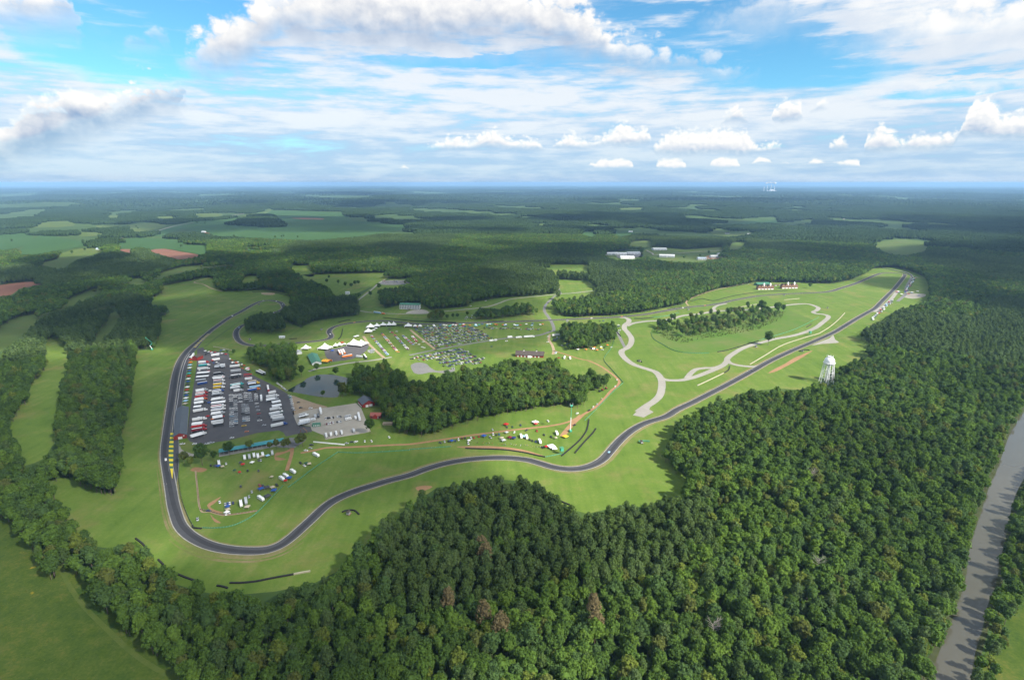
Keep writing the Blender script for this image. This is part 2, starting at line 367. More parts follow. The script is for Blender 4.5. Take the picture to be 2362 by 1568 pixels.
for q in PASTS: sheet('pasture', q, .1, PASTURE, smooth=2)
for q in CLAYS: sheet('bare_field', q, .15, CLAY, smooth=2)
sheet('river', RIVER, .12, WATER, smooth=2)
POND = B((605, 1080), (660, 1045), (740, 1000), (790, 965), (860, 940), (920, 932), (1010, 935), (1090, 948), (1155, 968), (1150, 1010), (1100, 1060), (1075, 1110), (1060, 1140), (960, 1142), (860, 1132), (740, 1110), (650, 1095))
sheet('pond', POND, .16, PONDW)
# river banks
road('river_bank', RIV_L[1:], 4, .14, mat('bank_mud', (.05, .06, .025), .95, .1, .3, .1), 4)
road('river_bank', RIV_R[1:], 3, .14, MATS['bank_mud'], 4)

# paddock and lots
sheet('paddock', A((455, 525), (480, 565), (560, 560), (690, 580), (705, 655), (900, 775), (1060, 855), (1230, 950), (1275, 1060), (1305, 1200), (1320, 1238), (1440, 1255), (1458, 1300), (1300, 1325), (1215, 1345), (1195, 1310), (1150, 1288), (950, 1312), (700, 1378), (430, 1418), (335, 1392), (302, 1350), (322, 1200), (347, 1000), (372, 850), (395, 700), (400, 600), (400, 540)), .10, LOTA, smooth=0)
sheet('dirt_lot', A((1262, 970), (1350, 995), (1500, 1045), (1600, 1075), (1450, 1100), (1300, 1160), (1275, 1080)), .10, TAN)
sheet('gravel_lot', A((1285, 1150), (1440, 1095), (1600, 1078), (1862, 1038), (1905, 1080), (1995, 1298), (1940, 1312), (1580, 1372), (1560, 1332), (1455, 1290), (1440, 1250), (1320, 1236), (1300, 1190)), .12, GRAVEL, smooth=0)
sheet('tent_lot', B((940, 715), (1060, 690), (1180, 660), (1330, 650), (1345, 690), (1290, 745), (1200, 790), (1060, 810), (990, 810)), .10, LOTA, smooth=2)
sheet('kart_pad', B((1735, 850), (1770, 828), (1820, 822), (1880, 835), (1910, 865), (1960, 895), (2000, 900), (2080, 890), (2140, 880), (2130, 905), (2040, 920), (1960, 912), (1900, 915), (1840, 928), (1780, 925), (1750, 895)), .10, GREYR)
sheet('dirt_patch', B((370, 182), (480, 184), (470, 202), (375, 198)), .12, TAN)
sheet('orange_dirt', F((430, 655), (560, 648), (720, 648), (860, 656), (1000, 674), (1120, 702), (1230, 738), (1100, 716), (980, 692), (800, 677), (540, 670)), .12, DIRT)
sheet('hotel_yard', B((1690, 372), (1740, 345), (1830, 335), (1890, 350), (1895, 372), (1800, 378)), .11, GRAVEL)
sheet('rough_infield', D((805, 860), (830, 920), (920, 975), (1000, 1020), (1100, 1045), (1250, 1052), (1420, 1035), (1600, 985), (1790, 935), (1930, 900), (2080, 860), (2220, 800), (2300, 750), (2150, 690), (2050, 640), (2000, 620), (1800, 640), (1500, 690), (1250, 730), (1100, 760), (900, 800), (820, 830)), .09, SCRUB)
for q in (G((1120, 400), (1200, 385), (1280, 350), (1270, 375), (1180, 410), (1120, 432), (1220, 455), (1120, 465)), G((490, 880), (560, 830), (620, 800), (560, 860), (520, 890), (560, 920), (640, 945), (560, 945)), G((340, 560), (380, 530), (490, 545), (440, 575)),
          E((0, 1235), (60, 1195), (150, 1150), (230, 1100), (330, 1055), (410, 1025), (370, 1055), (280, 1110), (190, 1160), (80, 1215)), G((520, 960), (560, 1000), (620, 1040), (560, 1030)), I((830, 95), (900, 80), (960, 90), (870, 125))):
    sheet('worn_ground', q, .11, DIRT)

# race track: one loop of asphalt with pale edges
LOOP = (A((830, 335), (775, 375), (748, 425), (752, 470), (800, 500), (870, 512), (960, 510), (1130, 500), (1290, 487))[::-1])
TRACK = (A((1195, 150), (1170, 118), (1110, 100), (1050, 96), (980, 106), (900, 142), (800, 200), (700, 252), (620, 305), (540, 362), (480, 412), (420, 465), (365, 508), (310, 558), (262, 620), (228, 690), (202, 780), (186, 870), (171, 970), (156, 1080), (141, 1190), (127, 1300))
         + G((112, 330), (110, 430), (122, 520), (143, 640), (160, 740), (177, 850), (202, 950), (238, 1050), (292, 1120), (370, 1180), (480, 1235), (600, 1270), (740, 1291), (880, 1298), (1000, 1294), (1090, 1275), (1180, 1235), (1270, 1170), (1360, 1090), (1450, 1008), (1540, 922), (1620, 858), (1700, 812), (1800, 768), (1900, 732), (2020, 695), (2150, 655))
         + F((0, 915), (150, 860), (300, 815), (450, 785), (600, 766), (750, 757), (900, 757), (1000, 765), (1100, 780), (1200, 808), (1300, 838), (1400, 856), (1500, 860), (1600, 848), (1700, 815), (1780, 765), (1840, 700), (1900, 630), (1970, 560), (2060, 492), (2180, 432), (2352, 378))
         + D((1050, 1568), (1200, 1497), (1350, 1420), (1500, 1343), (1740, 1212), (1900, 1122), (2100, 1028), (2280, 952))
         + E((600, 862), (700, 803), (800, 742), (900, 685), (980, 640), (1040, 580), (1100, 520), (1160, 460), (1210, 400), (1245, 355), (1258, 330), (1235, 318), (1150, 314), (1050, 316), (980, 336), (900, 370), (820, 405), (740, 432), (660, 456), (600, 476), (520, 490), (400, 497), (250, 503), (100, 510))
         + D((1800, 525), (1700, 540), (1560, 566), (1450, 592), (1320, 612), (1180, 625), (1050, 643), (900, 668), (780, 690), (650, 705), (500, 718), (350, 727), (150, 735))
         + C((1250, 592), (1100, 598), (900, 605), (700, 610), (500, 618), (300, 623), (100, 626))
         + B((1600, 448), (1500, 440), (1400, 440), (1250, 452), (1130, 470), (1050, 490), (1000, 515), (985, 545), (1003, 575), (995, 597), (955, 612), (900, 622), (800, 633), (650, 646), (500, 660), (350, 668), (250, 662), (180, 640), (140, 600), (130, 550), (150, 512), (195, 480))
         + A((900, 303), (1000, 262), (1090, 215), (1160, 190), (1195, 168)))
TW = road('race_track', TRACK + TRACK[:1], 11.0, .20, ASPH, 8, edge=EDGE, ew=.85)
PITL = A((440, 450), (395, 515), (340, 580), (303, 650), (277, 740), (256, 850), (241, 950), (226, 1050), (207, 1150), (196, 1280)) + G((190, 330), (190, 430), (184, 560), (165, 680))
road('pit_lane', PITL, 9, .16, ASPH, 8, edge=mat('pit_edge', (.17, .17, .17), .9, .1, .2, .2), ew=.5)
# infield roads
def lane(pts, wd, m=CONC, z=.14, n=8): return road('infield_road', pts, wd, z, m, n)
lane(D((690, 1590), (760, 1540), (830, 1495), (885, 1440), (905, 1370), (905, 1310), (885, 1262), (850, 1225), (800, 1205), (720, 1180), (640, 1150), (580, 1108), (540, 1062), (540, 1028), (590, 1000), (622, 960), (625, 910), (592, 860), (562, 825), (568, 790), (600, 765), (602, 742), (570, 726), (520, 722)), 11)
sheet('infield_road', D((640, 1620), (700, 1560), (790, 1530), (820, 1500), (870, 1480), (800, 1545), (790, 1568), (830, 1590), (740, 1640)), .15, CONC, smooth=0)
lane(D((585, 800), (630, 780), (690, 767), (780, 756), (900, 750), (1000, 735), (1100, 706), (1250, 690), (1400, 665), (1550, 658), (1700, 650), (1900, 630), (2050, 610), (2150, 600), (2240, 598)) + E((420, 613), (462, 635), (445, 658), (415, 672), (440, 687), (500, 693), (548, 706), (550, 728), (500, 770), (440, 815), (350, 855), (250, 885), (150, 905), (50, 922)) + D((1850, 945), (1750, 970), (1650, 1005), (1570, 1050), (1512, 1095), (1500, 1130), (1450, 1172), (1340, 1220), (1230, 1262), (1150, 1285), (1080, 1298), (1000, 1300), (930, 1292), (870, 1262)), 10, z=.15)
lane(D((1490, 1150), (1400, 1183), (1300, 1187), (1220, 1200), (1172, 1235), (1135, 1282)), 9, z=.16)
lane(D((1500, 1105), (1530, 1138), (1600, 1160), (1700, 1172), (1790, 1172), (1880, 1135)), 9, z=.165)
lane(D((1500, 595), (1420, 612), (1383, 638), (1395, 662)), 8, z=.17)
lane(D((495, 850), (530, 925), (568, 1000)), 6, GREYR, z=.13)
lane(D((1150, 615), (1130, 580), (1180, 545), (1290, 500), (1420, 465), (1560, 435), (1680, 405)), 4, TAN)
sheet('runoff_pad', E((400, 980), (480, 945), (560, 915), (600, 885), (615, 925), (648, 945), (630, 957), (500, 965)), .17, CONC, smooth=2)
lane(E((980, 672), (1060, 620), (1130, 555), (1190, 480)), 9, z=.15)
lane(E((1190, 575), (1260, 510), (1270, 450), (1300, 390), (1320, 340), (1260, 305), (1180, 290), (1040, 265)), 8, GREYR, z=.15)
sheet('runoff_pad', E((1240, 530), (1280, 505), (1430, 505), (1440, 530), (1330, 550)), .12, GRAVEL)
# public and camp roads
lane(C((0, 912), (250, 860), (520, 812), (800, 768), (1000, 745), (1180, 730), (1280, 700), (1325, 680), (1310, 620), (1275, 560), (1240, 510), (1245, 460), (1285, 410)), 7, GREYR)
lane(C((1275, 425), (1330, 372), (1385, 350), (1375, 320), (1362, 280), (1358, 240)), 6, GREYR, z=.13)
lane(C((150, 520), (310, 510), (450, 497), (700, 470), (820, 435), (920, 400), (1100, 378), (1385, 350), (1500, 342), (1600, 330), (1720, 318), (1890, 300)), 6, CONC)
lane(C((1290, 720), (1280, 770), (1310, 820), (1325, 870), (1318, 905)), 5, TAN)
lane(C((1320, 870), (1450, 910), (1560, 945), (1650, 965), (1750, 1010), (1840, 1070), (1890, 1110), (1925, 1150), (1910, 1190), (1850, 1240), (1780, 1320), (1700, 1395), (1640, 1430)) + F((1560, 380), (1450, 430), (1300, 462), (1150, 480), (1000, 495), (800, 520), (600, 545), (400, 575), (200, 605), (0, 632)) + G((2200, 325), (2000, 335), (1800, 345), (1600, 350), (1500, 370), (1350, 400)), 4.2, DIRT)
lane(F((1580, 365), (1500, 440), (1440, 510), (1400, 560)), 7, DIRT, z=.13)
lane(B((800, 905), (870, 880), (1000, 860), (1150, 830), (1400, 800), (1560, 772)), 6, CONC, z=.13)
lane(B((1300, 580), (1340, 640), (1400, 700), (1490, 780)), 5, TAN)
lane(B((1730, 520), (1800, 580), (1880, 640), (1970, 710)), 5, TAN)
lane(B((1225, 270), (1290, 220), (1380, 150), (1440, 95), (1500, 60)), 5, CONC)
lane(B((1110, 215), (1140, 260), (1160, 300), (1200, 330), (1280, 350), (1400, 365), (1620, 375), (1890, 372)), 5, CONC, z=.13)
sheet('car_park', B((1450, 90), (1530, 68), (1740, 70), (1735, 95), (1600, 110), (1480, 108)), .11, GREYR)
lane(G((1215, 350), (1250, 320), (1290, 300), (1330, 260)), 22, GREYR, z=.13)
lane(G((215, 340), (240, 380), (330, 415), (390, 420)), 6, CONC)
lane(G((1275, 350), (1265, 420), (1235, 520), (1225, 560)), 4, DIRT, z=.13)
lane(G((385, 560), (400, 700), (430, 920), (520, 940), (640, 970), (800, 955), (950, 930)), 1.6, TAN, z=.12)
lane(A((470, 520), (560, 450), (700, 350), (840, 260), (960, 185)), 3, PASTURE, z=.09)
lane(L((1700, 402), (1620, 380), (1560, 350), (1490, 330), (1640, 292)), 4, TAN)
VERGE = ground_mat('worn_verge', [(.10, .135, .03), (.13, .15, .04), (.19, .165, .075), (.24, .19, .11)], (.02, .09, .5))
road('track_verge', TRACK + TRACK[:1], 15.5, .085, VERGE, 6)
for a_, b_, off in ((24, 44, -9.5), (30, 40, -14), (46, 56, 8.5), (58, 72, -8.5), (70, 80, 8.5)):
    w_ = smooth_open([gp(p) for p in TRACK[a_:b_]], 8); k_ = np.sin(np.linspace(0, pi, len(w_))); V_, F_ = ribbon_w(w_, .5 + 2.6 * k_, .088, off); me = mesh_np('track_verge', V_, F_); me.materials.append(VERGE); tag(link(bpy.data.objects.new('track_verge', me)), kind='structure')
GROOVE = ground_mat('racing_line', [(.036, .037, .041), (.046, .047, .051), (.058, .058, .062)], (.01, .15, .8))
V_, F_ = ribbon_w(TW, 4.0, .235, 1.2 * np.sin(np.arange(len(TW)) / 17.)); me = mesh_np('racing_line', V_, F_); me.materials.append(GROOVE); tag(link(bpy.data.objects.new('racing_line', me)), kind='structure')
# far highway
def far_road(pts, wd): 
    w = smooth_open([gp(p) for p in pts], 6); V, Fc = ribbon_w(w, wd, 0); V[:, 2] = relief(V[:, 0], V[:, 1]) + 2.5
    me = mesh_np('highway', V, Fc); me.materials.append(CONC); tag(link(bpy.data.objects.new('highway', me)), kind='structure')
far_road(M((800, 470), (950, 458), (1040, 430), (1160, 392), (1260, 374), (1340, 366)), 14)
far_road(M((1540, 328), (1700, 298), (1800, 275), (1870, 245)), 16)
far_road(N((2240, 270), (2260, 290), (2290, 310), (2300, 325)), 14)
far_road(N((930, 555), (970, 575), (1000, 588), (1200, 572), (1450, 555)), 7)
# painted run-off stripes beside the pit wall
YEL = mat('yellow_paint', (.62, .50, .03), .8, .2, .12, .3); GRN = mat('green_paint', (.04, .13, .07), .8, .2, .12, .3)
def pit_strip():
    lft = G((155, 215), (150, 260), (146, 300), (142, 340), (139, 380), (139, 420), (141, 460), (145, 500), (150, 530), (158, 570), (170, 632))
    rgt = G((186, 215), (184, 260), (183, 300), (182, 340), (181, 380), (181, 420), (180, 460), (179, 500), (178, 530), (177, 570), (174, 632))
    l = smooth_open([gp(p) for p in lft], 4); r = smooth_open([gp(p) for p in rgt], 4); n = len(l)
    q = MB(); t = np.concatenate([[0], np.cumsum(np.linalg.norm(np.diff((l + r) / 2, axis=0), axis=1))]); tot = t[-1]
    bands = 17
    for i in range(bands):
        a, b = tot * .86 * i / bands, tot * .86 * (i + 1) / bands
        f = lambda s: ([np.interp(s, t, l[:, 0]), np.interp(s, t, l[:, 1]), .27], [np.interp(s, t, r[:, 0]), np.interp(s, t, r[:, 1]), .27])
        la, ra = f(a); lb, rb = f(b); q.add([la, ra, rb, lb], [(0, 1, 2, 3)], YEL if i % 2 == 0 else GRN)
    la, ra = f(tot * .86); lb, rb = f(tot); q.add([la, ra, rb, lb], [(0, 1, 2, 3)], YEL)
    tag(q.build('painted_runoff'), kind='structure')
pit_strip()
w = smooth_open([gp(p) for p in A((380, 525), (410, 490), (450, 450), (480, 425), (510, 398))], 8); q = MB()
for i in range(0, len(w) - 1, 2):
    V, Fc = ribbon_w(w[i:i + 2] if i + 2 <= len(w) else w[i:], 4.5, .27); q.add(V, Fc.tolist(), YEL if i % 4 == 0 else EDGE)
tag(q.build('painted_runoff'), kind='structure')

lane(Hh((390, 790), (460, 940), (560, 1080), (700, 1220), (850, 1360), (1000, 1470), (1200, 1575)), 3.2, ground_mat('meadow_path', [(.050, .085, .014), (.075, .105, .022), (.11, .12, .035)], (.01, .08, .5)), z=.1)
# ------------------------------------------------------------------ trees
def leaf_mat(name, col, var=.35, instanced=None):
    m = bpy.data.materials.new(name); m.use_nodes = True; nt = m.node_tree; nt.nodes.clear(); N_ = nt.nodes.new; Lk = nt.links.new
    out = N_('ShaderNodeOutputMaterial'); d = N_('ShaderNodeBsdfDiffuse'); t = N_('ShaderNodeBsdfTranslucent'); mx = N_('ShaderNodeMixShader'); mx.inputs[0].default_value = .36
    Lk(d.outputs[0], mx.inputs[1]); Lk(t.outputs[0], mx.inputs[2]); Lk(mx.outputs[0], out.inputs[0])
    oi = N_('ShaderNodeObjectInfo')
    if instanced:
        cr = N_('ShaderNodeValToRGB'); cr.color_ramp.interpolation = 'CONSTANT'; e = cr.color_ramp.elements
        while len(e) < len(instanced): e.new(.5)
        acc = 0
        for i, (w, c) in enumerate(instanced):
            e[i].position = acc; e[i].color = (*c, 1); acc += w
        Lk(oi.outputs['Random'], cr.inputs[0]); colr = cr.outputs[0]
    else:
        rgb = N_('ShaderNodeRGB'); rgb.outputs[0].default_value = (*col, 1); colr = rgb.outputs[0]
    # every tree a little lighter or darker, drifting over the forest
    nz = N_('ShaderNodeTexNoise'); nz.inputs['Scale'].default_value = .006; nz.inputs['Detail'].default_value = 5
    Lk(oi.outputs['Location'], nz.inputs['Vector'])
    mr = N_('ShaderNodeMapRange'); mr.inputs[1].default_value = .3; mr.inputs[2].default_value = .7; mr.inputs[3].default_value = .78; mr.inputs[4].default_value = 1.24
    Lk(nz.outputs['Fac'], mr.inputs[0])
    tc = N_('ShaderNodeTexCoord'); n2 = N_('ShaderNodeTexNoise'); n2.inputs['Scale'].default_value = .45; n2.inputs['Detail'].default_value = 3
    Lk(tc.outputs['Object'], n2.inputs['Vector'])
    m2 = N_('ShaderNodeMapRange'); m2.inputs[1].default_value = .3; m2.inputs[2].default_value = .7; m2.inputs[3].default_value = 1 - var; m2.inputs[4].default_value = 1 + var
    Lk(n2.outputs['Fac'], m2.inputs[0])
    mu = N_('ShaderNodeMath'); mu.operation = 'MULTIPLY'; Lk(mr.outputs[0], mu.inputs[0]); Lk(m2.outputs[0], mu.inputs[1])
    sc = N_('ShaderNodeVectorMath'); sc.operation = 'SCALE'; Lk(colr, sc.inputs[0]); Lk(mu.outputs[0], sc.inputs['Scale'])
    Lk(sc.outputs[0], d.inputs[0]); Lk(sc.outputs[0], t.inputs[0])
    return m

TG = {'mid green': (.050, .088, .021), 'dark green': (.039, .070, .020), 'bluish green': (.042, .074, .028), 'bright green': (.062, .104, .022), 'yellow-green': (.078, .102, .024), 'olive': (.064, .078, .025)}
for _k in TG: TG[_k] = tuple(v * f_ for v, f_ in zip(TG[_k], (1.86, 1.84, 1.5)))
TGW = {'mid green': .36, 'dark green': .24, 'bluish green': .16, 'bright green': .14, 'yellow-green': .04, 'olive': .02}
PG = {'dark green': (.040, .064, .025), 'grey-green': (.052, .078, .033), 'mid green': (.047, .073, .025)}
for _k in PG: PG[_k] = tuple(v * f_ for v, f_ in zip(PG[_k], (1.95, 1.96, 1.62)))
PGW = {'dark green': .4, 'grey-green': .25, 'mid green': .35}
RUST = (.185, .15, .075)
LEAF_I = leaf_mat('broadleaf_foliage', None, .3, [(TGW[k], TG[k]) for k in TG])
PINE_I = leaf_mat('pine_foliage', None, .3, [(PGW[k], PG[k]) for k in PG])
LEAFM = {k: leaf_mat('broadleaf_' + k.replace(' ', '_').replace('-', '_'), TG[k], .3) for k in TG}
PINEM = {k: leaf_mat('pine_' + k.replace(' ', '_').replace('-', '_'), PG[k], .3) for k in PG}
RUSTM = leaf_mat('dead_needles', RUST, .3)
BARK = mat('bark', (.13, .10, .08), .95, .1, .25, 1.0)
DEADW = mat('dead_wood', (.30, .27, .24), .95, .1, .2, 1.0)

def leaf_quads(g, cen, rad_, per, size, core):
    """leaf-sized faces spread over clumps; returns V, F"""
    k = len(cen); c = np.repeat(cen, per, 0); r = np.repeat(rad_, per)
    d = g.normal(size=(k * per, 3)); d /= np.linalg.norm(d, axis=1)[:, None]
    o = c - core; o /= np.linalg.norm(o, axis=1)[:, None] + 1e-6
    flip = (d * o).sum(1) < -.35; d[flip] *= -1
    pos = c + d * (r * g.uniform(.72, 1.08, len(r)))[:, None]
    n = d + g.normal(size=d.shape) * .45 + np.array([0, 0, .25]); n /= np.linalg.norm(n, axis=1)[:, None]
    a = np.cross(n, g.normal(size=d.shape)); a /= np.linalg.norm(a, axis=1)[:, None] + 1e-9; b = np.cross(n, a)
    s = size * g.uniform(.65, 1.35, len(r))[:, None] * .5
    b = b * g.uniform(.6, 1., (len(r), 1))
    V = np.stack([pos - a * s - b * s, pos + a * s - b * s * .8, pos + a * s * .8 + b * s, pos - a * s + b * s], 1).reshape(-1, 3)
    return V, np.arange(len(V)).reshape(-1, 4)

def blob_quads(c, rx, rz, n=8, m=5):
    th = np.linspace(0, 2 * pi, n, endpoint=False); ph = np.linspace(-pi / 2 * .96, pi / 2 * .96, m)
    V = np.array([(c[0] + rx * cos(p) * cos(t), c[1] + rx * cos(p) * sin(t), c[2] + rz * sin(p)) for p in ph for t in th])
    Fq = np.array([(j * n + i, j * n + (i + 1) % n, (j + 1) * n + (i + 1) % n, (j + 1) * n + i) for j in range(m - 1) for i in range(n)])
    return V, Fq

def merge(*vf):
    V, Fc, o = [], [], 0
    for v, f in vf: V.append(v); Fc.append(f + o); o += len(v)
    return np.concatenate(V), np.concatenate(Fc)

def crown_broad(seed, per, size, clumps, H_=20., R=6.2):
    g = np.random.default_rng(seed); ctr = np.array([0, 0, H_ * .62]); a = np.array([R * .74, R * .74, H_ * .29])
    c = g.normal(size=(clumps, 3)); c /= np.linalg.norm(c, axis=1)[:, None]; c[:, 2] = np.where(c[:, 2] < -.45, -c[:, 2], c[:, 2])
    ln = 1 + .22 * np.sin(3 * np.arctan2(c[:, 1], c[:, 0]) + g.uniform(0, 6)) * (1 - abs(c[:, 2]))
    cen = ctr + c * a * (g.uniform(.72, 1.12, (clumps, 1)) * ln[:, None])
    rr = g.uniform(.17, .34, clumps) * R
    return merge(leaf_quads(g, cen, rr, per, size, ctr), blob_quads(ctr, R * .66, H_ * .27))

def crown_pine(seed, per, size, clumps, H_=22., R=4.6):
    g = np.random.default_rng(seed); z0 = H_ * .40
    t = (np.arange(clumps) + .5) / clumps; az = np.arange(clumps) * 2.4 + g.uniform(0, .8, clumps)
    prof = np.sqrt(np.clip(1 - t ** 2.6, 0, 1)) * (.60 + .40 * np.clip(t / .35, 0, 1))
    rr_ = R * prof * g.uniform(.55, .95, clumps)
    cen = np.c_[rr_ * np.cos(az), rr_ * np.sin(az), z0 + t * (H_ - z0) * .95 + g.normal(size=clumps) * .4]
    rr = R * (.40 - .06 * t) * g.uniform(.8, 1.2, clumps)
    V, Fc = leaf_quads(g, cen, rr, per, size, np.array([0, 0, z0 + 4]))
    return merge((V, Fc), blob_quads((0, 0, z0 + (H_ - z0) * .45), R * .62, (H_ - z0) * .42))

def trunk_mb(H_, top, r, limbs, seed, m=BARK):
    q = MB(); g = random.Random(seed); q.bar((0, 0, -1), (g.uniform(-.3, .3), g.uniform(-.3, .3), H_ * top), r, m, 6, r * .35)
    for i in range(limbs):
        a = g.uniform(0, 6.28); z = H_ * g.uniform(.3, top * .8); l = H_ * g.uniform(.12, .22)
        q.bar((0, 0, z), (l * cos(a), l * sin(a), z + l * .7), r * .4, m, 5, r * .12)
    return q

def combine(name, vf, lm, tr):
    V, Fc = vf; me = mesh_np(name, np.concatenate([V, np.array(tr.v)]), Fc.tolist() + [[i + len(V) for i in f] for f in tr.f])
    me.materials.append(lm); me.materials.append(BARK)
    me.polygons.foreach_set('material_index', [0] * len(Fc) + [1] * len(tr.f)); me.update()
    return me

def lib(name, meshes):
    c = bpy.data.collections.new(name)
    for i, me in enumerate(meshes): c.objects.link(bpy.data.objects.new('%s_%02d' % (name, i), me))
    return c

HB, HP = 20., 22.
LIB_NB = lib('broadleaf_near', [combine('tree', crown_broad(10 + i, 22, .95, 46, 17.5 + 1.0 * i, (5.2, 6.6, 4.4, 7.0, 5.6, 6.0, 4.8, 6.4)[i]), LEAF_I, trunk_mb(HB, .7, .32, 3, i)) for i in range(8)])
LIB_NP = lib('pine_near', [combine('tree', crown_pine(30 + i, 19, .85, 40, 20 + 1.0 * i, (4.6, 3.9, 5.0, 4.2, 4.6)[i]), PINE_I, trunk_mb(20 + i, .9, .26, 2, i)) for i in range(5)])
LIB_MB = lib('broadleaf_mid', [combine('tree', crown_broad(50 + i, 9, 2.1, 18), LEAF_I, trunk_mb(HB, .6, .32, 0, i)) for i in range(5)])
LIB_MP = lib('pine_mid', [combine('tree', crown_pine(70 + i, 8, 1.8, 18), PINE_I, trunk_mb(HP, .9, .26, 0, i)) for i in range(3)])

def canopy_clump(seed, W_, n, r0, h0):
    """a stretch of far canopy: many small crowns side by side"""
    g = np.random.default_rng(seed); vf = []
    for i in range(n):
        x, y = g.uniform(-W_ / 2, W_ / 2, 2); r = r0 * g.uniform(.7, 1.3); h = h0 * g.uniform(.75, 1.2)
        v, f = blob_quads((x, y, h - r * 1.1), r, r * 1.2, 6, 4); v = v + g.normal(size=v.shape) * r * .16; vf.append((v, f))
        v, f = blob_quads((x, y, h * .4), r * .8, h * .45, 5, 3); vf.append((v, f))
    me = mesh_np('canopy', *merge(*vf)); me.materials.append(LEAF_C); return me
LEAF_C = leaf_mat('far_foliage', (.044, .078, .026), .3)
LIB_C1 = lib('canopy_far', [canopy_clump(90 + i, 75, 60, 5.5, 17) for i in range(6)])
LIB_C2 = lib('canopy_horizon', [canopy_clump(110 + i, 330, 70, 22, 20) for i in range(4)])

def forest(name, pts, scl, rot, idx, libc, label, cat):
    me = bpy.data.meshes.new(name); pts = np.asarray(pts, np.float32); me.vertices.add(len(pts)); me.vertices.foreach_set('co', pts.ravel())
    for nm, arr, ty in (('scl', scl, 'FLOAT'), ('rot', rot, 'FLOAT'), ('idx', idx, 'INT')):
        a = me.attributes.new(nm, ty, 'POINT'); a.data.foreach_set('value', np.asarray(arr, np.float32 if ty == 'FLOAT' else np.int32))
    o = link(bpy.data.objects.new(name, me)); tag(o, label, cat, None, 'stuff')
    ng = bpy.data.node_groups.new(name, 'GeometryNodeTree')
    ng.interface.new_socket('Geometry', in_out='INPUT', socket_type='NodeSocketGeometry'); ng.interface.new_socket('Geometry', in_out='OUTPUT', socket_type='NodeSocketGeometry')
    N_ = ng.nodes.new; Lk = ng.links.new
    gi = N_('NodeGroupInput'); go = N_('NodeGroupOutput'); ip = N_('GeometryNodeInstanceOnPoints'); ci = N_('GeometryNodeCollectionInfo')
    ci.inputs['Collection'].default_value = libc; ci.inputs['Separate Children'].default_value = True; ci.inputs['Reset Children'].default_value = True
    def attr(nm, ty):
        n = N_('GeometryNodeInputNamedAttribute'); n.data_type = ty; n.inputs['Name'].default_value = nm; return n.outputs[0]
    cx = N_('ShaderNodeCombineXYZ'); Lk(attr('rot', 'FLOAT'), cx.inputs[2])
    mp = N_('GeometryNodeMeshToPoints')
    Lk(gi.outputs[0], mp.inputs[0]); Lk(mp.outputs[0], ip.inputs['Points']); Lk(ci.outputs[0], ip.inputs['Instance'])
    ip.inputs['Pick Instance'].default_value = True; Lk(attr('idx', 'INT'), ip.inputs['Instance Index'])
    Lk(cx.outputs[0], ip.inputs['Rotation']); Lk(attr('scl', 'FLOAT'), ip.inputs['Scale']); Lk(ip.outputs[0], go.inputs[0])
    md = o.modifiers.new('scatter', 'NODES'); md.node_group = ng
    return o

# woods that stand inside the open ground (silhouettes, photo grid)
WOODS = {
 'pond': B((1075, 1010), (1140, 1000), (1165, 960), (1180, 905), (1230, 845), (1400, 832), (1470, 792), (1600, 835), (1700, 905), (1770, 962), (1900, 945), (2050, 922), (2150, 872), (2330, 832)) + C((640, 1000), (780, 990), (900, 935), (1030, 945), (1250, 925), (1400, 962), (1440, 1005), (1500, 1062), (1550, 1092), (1690, 1042), (1860, 1082), (1902, 1142), (1880, 1185), (1700, 1252), (1625, 1292), (1622, 1372), (1560, 1412), (1480, 1375), (1440, 1382), (1200, 1412), (1000, 1442), (800, 1482), (650, 1510), (500, 1560)) + F((330, 515), (200, 560), (100, 568), (0, 560)) + B((1645, 1492), (1590, 1470), (1560, 1400), (1470, 1330), (1450, 1262), (1390, 1185), (1300, 1140), (1250, 1120), (1080, 1150)),
 'paddock': A((868, 500), (1000, 482), (1150, 462), (1290, 470), (1302, 600), (1292, 685), (1400, 700), (1422, 762), (1400, 795), (1295, 800), (1282, 850), (1200, 865), (1082, 835), (1070, 760), (1000, 712), (900, 682), (868, 600)),
 'hairpin': A((838, 285), (900, 252), (1000, 212), (1130, 202), (1205, 300), (1232, 380), (1120, 412), (1000, 402), (850, 405)),
 'camp': C((1378, 622), (1550, 592), (1700, 590), (1880, 600), (1892, 700), (1882, 790), (1700, 850), (1560, 862), (1470, 875), (1440, 822), (1388, 782), (1398, 700)),
 'line': C((530, 545), (660, 482), (780, 482), (1000, 442), (1100, 432), (1182, 472), (1182, 545), (1000, 562), (750, 592), (600, 592), (530, 572)),
 'hotel': C((168, 502), (312, 492), (302, 600), (178, 602)),
 'strip': C((1352, 135), (1640, 160), (1640, 225), (1352, 218)),
 'tongue': L((1050, 432), (1240, 372), (1242, 425), (1080, 492), (1000, 480)),
 'fieldwood': M((1660, 345), (1760, 298), (1860, 300), (1950, 375), (1950, 395), (1750, 388), (1640, 375), (1540, 385), (1545, 365)),
 'fieldbelt': M((1610, 490), (1740, 470), (1850, 490), (1945, 500), (1930, 530), (1640, 525)),
 'clayclump': M((905, 540), (960, 530), (1035, 545), (1040, 600), (960, 620), (905, 590)),
 'road': B((1160, 205), (1215, 190), (1400, 92), (1430, 110), (1260, 215), (1215, 268), (1165, 270)),
}
PINEZONE = [P((925, 1180), (960, 1140), (1000, 1115), (1140, 1090), (1280, 1128), (1350, 1170), (1600, 1150), (1660, 1240), (1560, 1330), (1400, 1360), (1300, 1330), (1120, 1400), (960, 1420), (870, 1330), (880, 1230)), WOODS['hairpin']]

